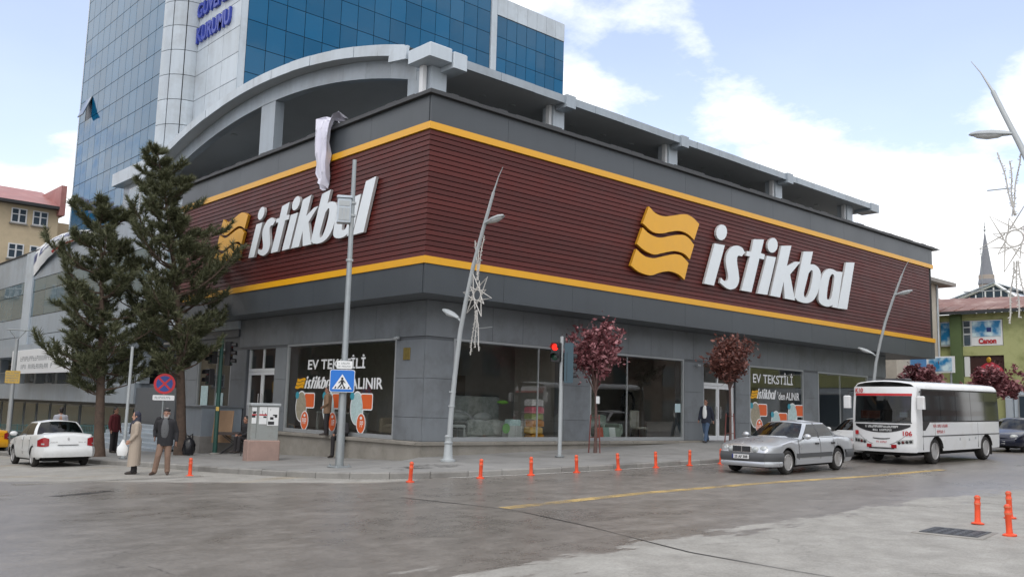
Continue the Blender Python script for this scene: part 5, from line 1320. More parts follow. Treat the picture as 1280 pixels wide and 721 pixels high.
# --- folding table, leaning board, black bag by the low wall
x, y = 15.9, 32.9; z = pave_z(x,y)
t = thing('folding_table', 'black folding table on crossed legs between the low wall and the cabinet', 'table', (x,y,z), R_(-35))
obj('tabletop', MB().bbox(-.62,-.3,.70,.62,.3,.80,.015), mat('dark_table', (.045,.032,.028), .6, var=.2), t, world=False)
for yy in (-.25,.25):
    obj('leg', MB().tube([(-.5,yy,0),(.42,yy,.70)], .018, 6), M['black'], t, world=False); obj('leg', MB().tube([(.5,yy,0),(-.42,yy,.70)], .018, 6), M['black'], t, world=False)
obj('stretcher', MB().tube([(-.5,-.25,.02),(-.5,.25,.02)], .015, 6), M['black'], t, world=False); obj('stretcher', MB().tube([(.5,-.25,.02),(.5,.25,.02)], .015, 6), M['black'], t, world=False)
bd = obj('leaning_board', MB().obb((0,0,0), (.36,.02,.62), Matrix.Rotation(R_(-14),3,'X')), mat('plywood', (.30,.19,.11), .7, var=.12, vs=5)); bd.location = (15.75, 33.65, pave_z(15.7,33.6)+1.02); bd.rotation_euler = (0,0,R_(-38)); tag(bd, 'brown plywood board leaning over the folding table', 'board')
x, y = 13.95, 32.45; z = pave_z(x,y)
t = thing('rubbish_bag', 'tied black rubbish bag beside the trunk of the right pine', 'bag', (x,y,z))
mb = MB(); P = []
for r_, h in ((.02,0),(.20,.02),(.25,.18),(.24,.38),(.19,.52),(.10,.60),(.04,.64)):
    P.append([(x+r_*(1+.12*math.sin(5*a+h*9)+.07*math.sin(11*a+h*20))*math.cos(a)*.85, y+r_*(1+.1*math.sin(6*a+h*12))*math.sin(a)*.85, z+h) for a in [2*PI*k/24 for k in range(25)]])
mb.grid(P); obj('sack', mb, mat('bin_liner', (.010,.011,.014), .3, var=.1), t)
mb = MB(); mb.tube([(x-.12,y,z+.55),(x-.13,y,z+.74),(x-.02,y,z+.66)], .025, 6); mb.tube([(x+.12,y,z+.55),(x+.11,y,z+.76),(x+.0,y,z+.66)], .025, 6); obj('handles', mb, M['black'], t)

# --- orange flexible bollards
t0 = None
BOLL = [(9.95,22.96,'orange bollard beside the old man on the crossing'),(12.66,17.25,'orange bollard at the left end of the kerb row, before the corner lamp'),(14.65,17.12,'orange bollard just right of the corner lamp base'),
 (16.3,17.08,'orange bollard left of the traffic light with the red lamp'),(17.95,17.06,'orange bollard right of the traffic light with the red lamp'),(19.62,17.06,'orange bollard before the red leaved tree'),
 (21.25,17.05,'orange bollard between the red leaved tree and the walking man'),(22.85,17.05,'orange bollard before the walking man'),(24.45,17.05,'orange bollard nearest the front of the silver car'),
 (16.05,6.19,'orange bollard on the pale concrete, left of the manhole cover'),(15.05,5.35,'nearest orange bollard, right of the manhole cover'),(17.35,6.15,'orange bollard at the right edge of the pale concrete')]
def bollard(loc, label):
    t = thing('bollard', label, 'bollard', loc, 0, 'orange flexible bollards')
    o = Vector(loc)
    obj('base', MB().lathe([(.10,0),(.10,.02),(.06,.035)], o, 14), M['orange'], t)
    obj('post', MB().lathe([(.050,.03),(.045,.10),(.045,.30),(.050,.31),(.050,.35),(.043,.36),(.043,.40),(.050,.41),(.050,.43),(.03,.46),(0,.465)], o, 14), M['orange'], t)
    for h in (.315, .415): obj('reflective_band', MB().lathe([(.0515,h),(.0515,h+.022)], o, 14), mat_band, t)
    return t
mat_band = mat('bollard_band', (.62,.16,.08), .3, var=.05)
rb_ = random.Random(12)
for i, (x, y, lab) in enumerate(BOLL):
    b_ = bollard((x, y, G(x,y)+.004), lab); b_.rotation_euler = (R_(rb_.uniform(-3.5,3.5)), R_(rb_.uniform(-3.5,3.5)), rb_.uniform(0,6))

# dark patched strip of pavement by the dropped kerb
mb = MB(); P = []
for i in range(9):
    x = 13.6+i*.28; P.append([(x, y, pave_z(x,y)+.005) for y in (18.95+.05*math.sin(i*2), 19.4, 19.95+.08*math.sin(i*1.3))])
mb.grid(P); tag(obj('pavement_patch', mb, worn_paint('worn_pavement_tar', (.05,.048,.046), .48, .66, 2.4)), kind='structure')
# ------------------------------------------------------------------ vehicles (local frame: +X forward, ground at z=0)
def interp(tab, s):
    if s <= tab[0][0]: return tab[0][1]
    for (a, va), (b, vb) in zip(tab, tab[1:]):
        if s <= b:
            u = (s-a)/(b-a) if b > a else 0; return va + (vb-va)*u
    return tab[-1][1]
def smooth_interp(tab, s):
    n = len(tab)
    if s <= tab[0][0]: return tab[0][1]
    if s >= tab[-1][0]: return tab[-1][1]
    for i in range(n-1):
        if tab[i][0] <= s <= tab[i+1][0]:
            a, b = tab[i], tab[i+1]; h = b[0]-a[0]
            def sl(k):
                if k <= 0: return (tab[1][1]-tab[0][1])/(tab[1][0]-tab[0][0])
                if k >= n-1: return (tab[-1][1]-tab[-2][1])/(tab[-1][0]-tab[-2][0])
                return (tab[k+1][1]-tab[k-1][1])/(tab[k+1][0]-tab[k-1][0])
            u = (s-a[0])/h; m0, m1 = sl(i)*h, sl(i+1)*h
            return (2*u**3-3*u*u+1)*a[1] + (u**3-2*u*u+u)*m0 + (-2*u**3+3*u*u)*b[1] + (u**3-u*u)*m1
M['car_glass'] = glass('car_glass', (.20,.23,.24), .9, .0)
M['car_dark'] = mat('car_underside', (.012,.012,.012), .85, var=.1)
M['car_seat'] = mat('car_seat', (.05,.045,.045), .8, var=.1)
M['seam'] = mat('door_seam', (.02,.02,.022), .7, var=0)
M['tail_red'] = mat('tail_lamp_red', (.30,.012,.018), .2, var=.05, coat=.4)
M['lamp_clear'] = mat('headlamp_glass', (.36,.38,.37), .18, var=.05, coat=.6)
M['plate'] = mat('number_plate', (.66,.67,.67), .4, var=.02)
def paint(name, col, metal=0.0, rough=.28, dirt=None): return mat(name, col, rough, metal=metal, var=.025, vs=1.5, coat=.5, dirt=dirt, dscale=1.6)
def wheel(parent, x, y, r, w, side, spokes=8, steel=False, dish=0.0):
    """side=+1: outer face towards +Y"""
    wn = thing_part('wheel', parent)
    mb = MB(); ri = r*.66
    prof = [(ri,-w/2+.01),(r*.86,-w/2),(r*.97,-w*.38),(r,-w*.22),(r,w*.22),(r*.97,w*.38),(r*.86,w/2),(ri,w/2-.01)]
    mb.lathe(prof, (x,y,r), 28, 'Y', caps=False); ty = obj('tyre', mb, M['rubber'], parent, world=False)
    mb = MB(); s = side
    yo = y + s*(w/2-.015)
    def disc(pr, n=24): mb.lathe([(a, -b*s) for a, b in pr] if s > 0 else [(a, b) for a, b in pr][::1], (x,yo,r), n, 'Y')
    mb.lathe([(ri,0),(ri*.97,-.012*1),(ri*.93,-.03)], (x,yo,r), 28, 'Y') if s < 0 else mb.lathe([(ri,0),(ri*.97,.012*-1),(ri*.93,-.03)], (x,yo,r), 28, 'Y')
    rim = MB()
    rim.tube([(x+ri*.96*math.cos(a), yo, r+ri*.96*math.sin(a)) for a in [2*PI*k/28 for k in range(29)]], .018, 6, caps=False)
    for k in range(spokes):
        a = 2*PI*k/spokes; d = Vector((math.cos(a),0,math.sin(a))); n = Vector((-d.z,0,d.x)); w0, w1 = ri*.20, ri*.30
        yi = yo - s*.012
        rim.add([Vector((x,yi,r))+d*ri*.1+n*w0, Vector((x,yi,r))+d*ri*.1-n*w0, Vector((x,yo,r))+d*ri*.95-n*w1, Vector((x,yo,r))+d*ri*.95+n*w1], [(0,1,2,3)])
    rim.lathe([(ri*.30,0),(ri*.26,.012),(0,.02)] if True else [], (x,yo-s*.012,r), 16, 'Y', M=Matrix.Diagonal((1,-s if True else 1,1)))
    obj('rim', rim, M['alloy'], ty, world=False)
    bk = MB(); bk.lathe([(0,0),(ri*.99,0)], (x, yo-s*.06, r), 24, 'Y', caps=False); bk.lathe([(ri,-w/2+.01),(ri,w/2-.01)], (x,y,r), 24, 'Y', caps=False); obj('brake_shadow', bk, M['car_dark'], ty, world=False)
    return ty
def thing_part(n, p): return None

class Car: pass
def make_car(t, P):
    """P: dict of measures. Returns helpers to hang details on."""
    L, Wd = P['L'], P['W']; half = Wd/2; bodym = P['paint']
    X = lambda s: L/2 - s
    top = P['top']; sh = P['sh']; wr = P['wr']; sf, sr = P['sf'], P['sr']; ra = wr + P.get('gap', .065); zb = P.get('zb', .23)
    fr, rr = P.get('fr', .55), P.get('rr', .45); kf, kr = P.get('kf', .22), P.get('kr', .13)
    def hw(s):
        w = half
        if s < fr: w -= kf*half*(1-s/fr)**2.6*1.0
        if s > L-rr: w -= kr*half*((s-(L-rr))/rr)**2.4
        return w
    def zsh(s): return smooth_interp(sh, s)
    def ztop(s): return smooth_interp(top, s)
    def side_y(s, z):
        q = (z - P.get('zwide', .58))/.42
        return hw(s) - .055*q*q
    def zlow(s):
        z = zb
        for sc in (sf, sr):
            d = abs(s-sc)
            if d < ra: z = max(z, wr + math.sqrt(max(ra*ra-d*d, 0)) - .0)
        if s < .25: z = max(z, zb + .06*(1-s/.25))
        if s > L-.3: z = max(z, zb + .10*(s-(L-.3))/.3)
        return z
    S = set(round(i*L/44, 4) for i in range(45)) | {.015, .04, .08, L-.015, L-.04, L-.08}
    for sc in (sf, sr):
        for k in range(17): S.add(round(sc - ra*math.cos(PI*k/16), 4))
        S |= {round(sc-ra-.002,4), round(sc+ra+.002,4)}
    S = sorted(S); rows = []
    for s in S:
        e = 1.0
        zl, zs, zt = zlow(s), zsh(s), ztop(s)
        zs = max(zs, zl+.02)
        row = []
        for f in (0,.12,.28,.45,.62,.78,.9,1.0):
            z = zl + (zs-zl)*f; y = side_y(s, z)
            if f == 0: y -= .02
            if f == 1.0: y -= .02
            row.append((X(s), y, z))
        y0 = row[-1][1]
        for u in (.93,.8,.6,.3,0): row.append((X(s), y0*u, zs + (zt-zs)*(1-u**2.2)))
        rows.append(row)
    mb = MB(); mb.grid(rows, flip=False)
    for rw, fl in ((rows[0], 0), (rows[-1], 1)):
        f = tuple(range(len(rw))); mb.add(rw + [(rw[0][0],0,rw[0][2])], [tuple(range(len(rw)+1)) if not fl else tuple(range(len(rw),-1,-1))])
    mb.mirror_y()
    body = obj('body', mb, bodym, t, world=False, weld=.0015, angle=34)
    ub = MB(); ub.box(-L/2+.35, -half+.24, .17, L/2-.35, half-.24, .72); obj('underbody', ub, M['car_dark'], t, world=False)
    # ---- cabin
    C = P['cab']; wB, wR = C['wB'], C['wR']; zB = C['zB']; zR = C['zR']
    cols = []   # (belt, roof, kind)
    def seg(b0, b1, r0, r1, kind, n, curve=False):
        for i in range(n):
            u = i/n
            def pt(p, q):
                s = p[0]+(q[0]-p[0])*(u*u if curve == 1 else 1-(1-u)**2 if curve == 2 else u); y = p[1]+(q[1]-p[1])*u; return (s, y)
            cols.append((pt(b0,b1), pt(r0,r1), kind))
    seq = C['seq']    # list of (s_belt, y_belt, s_roof, y_roof, kind, n, curve)
    for a, b in zip(seq, seq[1:]): seg((a[0],a[1]), (b[0],b[1]), (a[2],a[3]), (b[2],b[3]), a[4], a[5], a[6] if len(a) > 6 else 0)
    e = seq[-1]; cols.append(((e[0],e[1]),(e[2],e[3]),'end'))
    VS = [0,.05,.25,.5,.75,.92,1.0]
    def cpt(c, v):
        (bs, by), (rs, ry) = c[0], c[1]
        zb_ = zB(bs) if callable(zB) else zB; zr_ = zR - C.get('edge', .05)*(ry/wR)**2
        u = v; bul = math.sin(PI*v)*.022
        return Vector((X(bs+(rs-bs)*u), (by+(ry-by)*u) + bul*(by/wB), zb_ + (zr_-zb_)*(math.sin(v*PI/2)*.25 + v*.75)))
    groups = {}
    shell = MB()
    for i in range(len(cols)-1):
        a, b = cols[i], cols[i+1]; kd = a[2]
        for j in range(len(VS)-1):
            q = [cpt(a,VS[j]), cpt(b,VS[j]), cpt(b,VS[j+1]), cpt(a,VS[j+1])]
            isg = kd.startswith('g:') and 1 <= j <= 4
            tgt = groups.setdefault(kd, MB()) if isg else groups.setdefault('black', MB()) if kd == 'black' else shell
            tgt.add(q, [(0,1,2,3)], 0, True)
    # roof
    loop = [cpt(c, 1.0) for c in cols]; sm = sum(p.x for p in loop)/len(loop)
    prev = loop
    for k in (.85,.6,.3,0):
        cur = [Vector((sm+(p.x-sm)*k, p.y*k, p.z + C.get('crown', .05)*(1-k*k))) for p in loop]
        for i in range(len(loop)-1): shell.add([prev[i],prev[i+1],cur[i+1],cur[i]], [(0,1,2,3)], 0, True)
        prev = cur
    shell.mirror_y(); cabin = obj('cabin', shell, bodym, t, world=False, weld=.002, angle=50)
    names = {'g:ws':'windscreen','g:rw':'rear_window'}
    for kd, mbq in groups.items():
        if kd == 'black':
            mbq.mirror_y(); obj('pillar_trim', mbq, M['black'], t, world=False, weld=.002); continue
        if kd in names: mbq.mirror_y(); obj(names[kd], mbq, M['car_glass'], t, world=False, weld=.002, angle=60)
        else:
            m2 = MB(); m2.v = [(x,-y,z) for x,y,z in mbq.v]; m2.f = [f[::-1] for f in mbq.f]; m2.m = list(mbq.m); m2.sm = list(mbq.sm)
            obj('side_window', mbq, M['car_glass'], t, world=False, weld=.002, angle=60); obj('side_window', m2, M['car_glass'], t, world=False, weld=.002, angle=60)
    # seats, wheel and parcel shelf seen through the glass
    zs_ = C['zBn']
    for yy in (.36,-.36):
        mb = MB(); mb.bbox(X(C['sseat']+.12)-.07, yy-.22, .45, X(C['sseat']+.12)+.07, yy+.22, zs_+.14, .04); mb.bbox(X(C['sseat']+.12)-.05, yy-.11, zs_+.16, X(C['sseat']+.12)+.05, yy+.11, zs_+.34, .03); obj('front_seat', mb, M['car_seat'], t, world=False)
    mb = MB(); mb.bbox(X(C['srear'])-.08, -.6, .45, X(C['srear'])+.08, .6, zs_+.12, .04); obj('rear_seat', mb, M['car_seat'], t, world=False)
    mb = MB(); mb.box(X(C['sdash']+.25), -half+.14, zs_-.18, X(C['sdash']), half-.14, zs_-.02); obj('dashboard', mb, M['car_dark'], t, world=False)
    mb = MB(); cx_ = X(C['sdash']+.36); mb.tube([(cx_-.05*math.sin(a), .36+.18*math.cos(a), zs_+.0+.17*math.sin(a)) for a in [2*PI*k/16 for k in range(17)]], .014, 6, caps=False); obj('steering_wheel', mb, M['black'], t, world=False)
    for s_ in (sf, sr):
        for sd in (1,-1): wheel(t, X(s_), sd*(half-P.get('tw',.2)/2-.025), wr, P.get('tw',.2), sd, P.get('spokes',8))
    K = Car(); K.X, K.hw, K.side_y, K.zsh, K.ztop, K.half, K.L, K.t, K.cols, K.cpt = X, hw, side_y, zsh, ztop, half, L, t, cols, cpt
    return K
def wrap(K, z0, z1, out, s_end, front, m, name='bumper', nz=5, bulge=.03):
    rows = []
    ss = [s_end*(1-i/12)**1.3 for i in range(13)]; ss[-1] = 0
    path = []
    for s in ss:
        q = s if front else K.L - s; path.append((s, K.hw(q)))
    pts = [(s, w) for s, w in path] + [(0, path[-1][1]*k) for k in (.75,.4,0)]
    for j in range(nz+1):
        v = j/nz; z = z0+(z1-z0)*v; o = out + bulge*math.sin(PI*v)
        row = []
        for s, w in pts:
            f = 1 - min(s/.25, 1); xx = (K.X(s) if front else K.X(K.L-s)) + (o*f if front else -o*f)
            # slight bow across the front
            if s == 0: xx += (.05*(1-(w/path[-1][1])**2))*(1 if front else -1)
            row.append((xx, w + o*(1-f)*.9 if s > 0 else w + (o*.2 if w > 0 else 0), z))
        rows.append(row)
    mb = MB(); mb.grid(rows, flip=not front)
    mb.grid([rows[0], [(x - (.12 if front else -.12), y*.9, z) for x, y, z in rows[0]]], flip=front); mb.grid([rows[-1], [(x - (.12 if front else -.12), y*.93, z) for x, y, z in rows[-1]]], flip=not front)
    mb.mirror_y()
    return obj(name, mb, m, K.t, world=False, weld=.001, angle=40)
def side_strip(K, s0, s1, z0, z1, out, m, name):
    for sd in (1,-1):
        mb = MB(); rows = [[(K.X(s), sd*(K.side_y(s,z)+o), z) for z, o in ((z0,.001),(z0,out),(z1,out),(z1,.001))] for s in [s0+(s1-s0)*i/12 for i in range(13)]]
        mb.grid(rows, smooth=False, flip=sd < 0); obj(name, mb, m, K.t, world=False)
def seams(K, ss, z0, top):
    for s in ss:
        for sd in (1,-1):
            zz = [z0+(top-z0)*i/6 for i in range(7)]
            obj('door_seam', MB().tube([(K.X(s), sd*(K.side_y(s,z)+.001), z) for z in zz], .0065, 5), M['seam'], K.t, world=False)
def handles(K, ss, z, m):
    for s in ss:
        for sd in (1,-1):
            y = K.side_y(s, z); obj('door_handle', MB().bbox(K.X(s)-.10, sd*y-.004 if sd > 0 else -y-.03, z-.025, K.X(s)+.10, sd*y+.03 if sd > 0 else -y+.004, z+.025, .01), m, K.t, world=False)
def mirrors(K, s, z, m):
    for sd in (1,-1):
        y = K.side_y(s, z) - .04
        mi_ = obj('wing_mirror', MB().ell((K.X(s), sd*(y+.15), z+.07), (.07,.12,.075)), m, K.t, world=False)
        obj('mirror_arm', MB().tube([(K.X(s),sd*y,z),(K.X(s),sd*(y+.1),z+.05)], .025, 6), M['black'], mi_, world=False)
def disc_on(name, par, c, nrm, rx, rz, th, m):
    """flattened lens whose axis is nrm"""
    n = Vector(nrm).normalized(); a = Vector((0,0,1)).cross(n).normalized(); b = n.cross(a)
    Q = Matrix((a, b, n)).transposed()
    mb = MB(); mb.ell(c, (rx, rz, th), Q, 16, 8); return obj(name, mb, m, par, world=False)
def plate(K, x, z, w, h, text, nrm, blue=True):
    p = obj('number_plate', MB().box(x, -w/2, z-h/2, x+.012*nrm, w/2, z+h/2), M['plate'], K.t, world=False)
    xx = x+.013*nrm
    if text: put_local('lettering', text, (xx, -nrm*(w/2-.08), z-h*.3), (0,nrm,0), (0,0,1), w-.12, h*.6, M['black'], p)
    if blue: obj('blue_band', MB().box(x+.0005*nrm, -nrm*w/2, z-h/2+.001, x+.0135*nrm, -nrm*(w/2-.045), z+h/2-.001), M['navy_print'], p, world=False)
    return p
def put_local(name, s, o, ex, ey, w, h, m, par, depth=.004, bold=.02, shear=0.0):
    q = put_text(name, s, o, ex, ey, w, h, m, None, depth, bold, shear); q.parent = par; return q

def sedan_seq(c):
    """half outline of the cabin, from the middle of the windscreen to the middle of the rear window"""
    return [(c['w0'],0,c['r0'],0,'g:ws',7,1), (c['w1'],c['wB']-.05,c['r0']+.10,c['wR']-.07,'a',2), (c['w1']+.10,c['wB'],c['r0']+.20,c['wR'],'g:fd',5), (c['b']-.04,c['wB']+.005,c['b']-.02,c['wR']+.005,'black',1),
            (c['b']+.05,c['wB']+.005,c['b']+.05,c['wR']+.005,'g:rd',5), (c['c'],c['wB'],c['rc'],c['wR'],'c',3), (c['k1'],c['wB']-.06,c['r1']-.06,c['wR']-.07,'g:rw',7,2), (c['k0'],0,c['r1'],0,'end',1)]
def vehicle(name, label, x, y, yaw, cat='car', group=None, pitch=.016):
    t = thing(name, label, cat, (x,y,G(x,y)), 0, group); t.rotation_euler = (0,0,yaw)
    # stand on the sloping street
    gx, gy = (G(x+1,y)-G(x-1,y))/2, (G(x,y+1)-G(x,y-1))/2
    n = Vector((-gx,-gy,1)).normalized(); f = Vector((math.cos(yaw),math.sin(yaw),0)); f = (f - n*f.dot(n)).normalized(); l = n.cross(f)
    t.rotation_euler = Matrix((f,l,n)).transposed().to_euler(); WO.pop(t.name, None)
    return t
# --- silver saloon
M['silver'] = paint('silver_paint', (.50,.525,.55), .55, .30)
M['white_car'] = paint('white_car_paint', (.66,.68,.68), 0, .3, dirt=(.55,.55,.53))
M['taxi'] = paint('taxi_yellow', (.70,.34,.012), 0, .3)
M['navy_car'] = paint('navy_car_paint', (.008,.011,.026), .2, .25)
M['trim_grey'] = mat('grey_car_trim', (.075,.08,.085), .5, var=.06)
c = dict(w0=1.38,w1=1.62,r0=2.16,b=2.66,c=3.60,rc=3.30,k1=3.86,r1=3.42,k0=4.06,wB=.80,wR=.60)
silver = vehicle('silver_saloon', 'silver four door saloon car driving along the kerb in front of the shop windows', 24.05, 14.45, R_(181.5))
K = make_car(silver, dict(L=4.80, W=1.80, paint=M['silver'], wr=.325, sf=.86, sr=3.70, zb=.24, fr=.75, kf=.26, rr=.5, kr=.14, tw=.205, spokes=8,
    top=[(0,.66),(.06,.735),(.2,.80),(.8,.90),(1.4,.985),(1.8,1.0),(3.6,1.03),(4.0,1.035),(4.5,1.0),(4.7,.955),(4.8,.88)],
    sh=[(0,.56),(.06,.66),(.2,.745),(.8,.85),(1.4,.92),(2.4,.945),(3.6,.955),(4.3,.945),(4.65,.90),(4.8,.80)],
    cab=dict(seq=sedan_seq(c), wB=.80, wR=.60, zB=lambda s: .935+.045*clampf((s-1.4)/2.4,0,1)+(.04 if s < 1.5 or s > 3.95 else 0), zR=1.40, edge=.045, crown=.035, zBn=.95, sseat=2.45, srear=3.35, sdash=1.55)))
wrap(K, .36, .585, .03, .55, True, M['trim_grey']); wrap(K, .37, .60, .03, .75, False, M['trim_grey'])
wrap(K, .22, .365, .01, .5, True, M['silver'], 'apron')
side_strip(K, 1.28, 3.28, .43, .55, .016, M['trim_grey'], 'side_moulding'); side_strip(K, 1.26, 3.3, .245, .36, .012, M['silver'], 'sill')
seams(K, (1.42, 2.62, 3.42), .38, .93); handles(K, (2.42, 3.36), .80, M['black']); mirrors(K, 1.72, .93, M['silver'])
xf = K.X(0)
g = obj('grille', MB().bbox(xf-.02,-.29,.585,xf+.055,.29,.765,.02), M['chrome'], silver, world=False)
for yy in (-.145,.145): obj('grille_opening', MB().box(xf+.045,yy-.128,.605,xf+.0575,yy+.128,.748), M['black'], g, world=False)
for k in range(4):
    for yy in (-.145,.145): obj('grille_bar', MB().box(xf+.056,yy-.126,.627+.032*k,xf+.061,yy+.126,.635+.032*k), M['trim_grey'], g, world=False)
for sd in (1,-1):
    h = disc_on('headlight', silver, (xf-.10, sd*.60, .66), (1,sd*.42,.22), .125, .115, .045, M['lamp_clear']); disc_on('reflector', h, (xf-.085, sd*.603, .663), (1,sd*.42,.22), .07, .065, .05, M['steel_light'])
    h = disc_on('headlight', silver, (xf-.015, sd*.385, .66), (1,sd*.25,.22), .088, .085, .04, M['lamp_clear']); disc_on('reflector', h, (xf-.002, sd*.387, .662), (1,sd*.25,.22), .05, .05, .045, M['steel_light'])
    h = obj('tail_light', MB().bbox(K.X(4.79)-.01, sd*.50 if sd > 0 else -.78, .66, K.X(4.62), sd*.78 if sd > 0 else -.50, .88, .02), M['tail_red'], silver, world=False)
obj('lower_intake', MB().box(xf+.02,-.45,.25,xf+.045,.45,.33), M['black'], silver, world=False)
plate(K, xf+.112, .475, .52, .115, '25 AF 308', 1)
obj('star_emblem', MB().tube([(xf-.02,0,.765),(xf-.02,0,.80)], .008, 6).tube([(xf-.02,.035*math.cos(a),.83+.035*math.sin(a)) for a in [2*PI*k/14 for k in range(15)]], .005, 5, caps=False), M['chrome'], silver, world=False)
obj('paper_note', MB().box(K.X(1.78),-.55,.99,K.X(1.95),-.2,1.0), M['white_print'], silver, world=False)
# --- white saloon seen from behind
c = dict(w0=.98,w1=1.2,r0=1.78,b=2.16,c=3.08,rc=2.85,k1=3.22,r1=2.92,k0=3.42,wB=.745,wR=.56)
def small_saloon(t, pm, plate_text, belt=.93):
    K = make_car(t, dict(L=4.15, W=1.66, paint=pm, wr=.29, sf=.80, sr=3.27, zb=.24, fr=.7, kf=.24, rr=.5, kr=.17, tw=.18, spokes=7, zwide=.6,
        top=[(0,.62),(.1,.72),(.5,.85),(1.0,.96),(1.6,.99),(3.2,1.03),(3.6,1.05),(4.0,1.03),(4.1,1.0),(4.15,.93)],
        sh=[(0,.52),(.1,.63),(.5,.78),(1.0,.89),(1.8,.92),(3.0,.955),(3.6,.975),(4.0,.965),(4.1,.93),(4.15,.84)],
        cab=dict(seq=sedan_seq(c), wB=.745, wR=.56, zB=lambda s: .905+.06*clampf((s-1)/2.4,0,1)+(.045 if s < 1.1 or s > 3.3 else 0), zR=1.41, edge=.05, crown=.035, zBn=.93, sseat=1.95, srear=2.85, sdash=1.1)))
    wrap(K, .30, .60, .04, .62, False, pm, bulge=.03); wrap(K, .28, .56, .03, .5, True, pm)
    seams(K, (.98, 2.14, 3.0), .36, .92); handles(K, (1.98, 2.88), .83, pm); mirrors(K, 1.22, .93, pm)
    side_strip(K, 1.2, 2.9, .46, .52, .012, pm, 'side_moulding')
    xr = K.X(K.L)
    for sd in (1,-1):
        # tall lamps that wrap round the rear corner
        rows = []
        for s in (0,.03,.08,.16,.26):
            w = K.hw(K.L-s); rows.append([(xr+s-(.012 if s < .05 else 0), sd*((w+.012) if s > .02 else w*.985), z) for z in (.62+.05*s,.72,.82,.90-.35*s)])
        rows.insert(0, [(xr-.014, sd*K.hw(K.L)*.80, z) for z in (.64,.70,.78,.86)])
        h = MB(); h.grid(rows, flip=sd > 0); tl_ = obj('tail_light', h, M['tail_red'], t, world=False)
        obj('clear_lens', MB().grid([[(x-.004, y*1.004, z*.45+.40) for x, y, z in r_[:2]] for r_ in rows[1:4]], flip=sd > 0), M['lamp_clear'], tl_, world=False)
        disc_on('headlight', t, (K.X(.12), sd*.55, .66), (1,sd*.45,.3), .16, .10, .05, M['lamp_clear'])
    plate(K, xr-.085, .455, .52, .115, plate_text, -1, False)
    b = obj('boot_emblem', MB().prism([(0,-.05),(.035,0),(0,.05),(-.035,0)], (xr-.002,0,.85), (0,1,0), (0,0,1), (-.012,0,0)), M['chrome'], t, world=False)
    mb = MB(); block_text(mb, (xr-.006,.52,.73), (0,-1,0), (0,0,1), .22, .035, 7, 3); block_text(mb, (xr-.006,-.30,.73), (0,-1,0), (0,0,1), .22, .035, 7, 5); obj('lettering', mb, M['chrome'], t, world=False)
    obj('plate_lamp_strip', MB().box(xr-.02,-.30,.655,xr+.0,.30,.675), M['trim_grey'], t, world=False)
    return K
wsal = vehicle('white_saloon', 'white small saloon car seen from behind beside the left pine', 9.30, 32.4, R_(88))
small_saloon(wsal, M['white_car'], '25 EK 388')
taxi = vehicle('yellow_taxi', 'yellow taxi cut off by the left edge behind the white saloon', 9.9, 45.2, R_(93))
small_saloon(taxi, M['taxi'], '25 T 52')
navy = vehicle('navy_car', 'dark blue car partly cut off by the right edge behind the minibus', 43.6, 15.1, R_(182))
KN = small_saloon(navy, M['navy_car'], '')
obj('front_plate', MB().box(KN.X(0)+.085,-.26,.36,KN.X(0)+.10,.26,.47), M['plate'], navy, world=False)
wc = vehicle('parked_white_car', 'white car parked between the silver saloon and the minibus', 32.45, 16.42, R_(181))
KW = small_saloon(wc, M['white_car'], '')
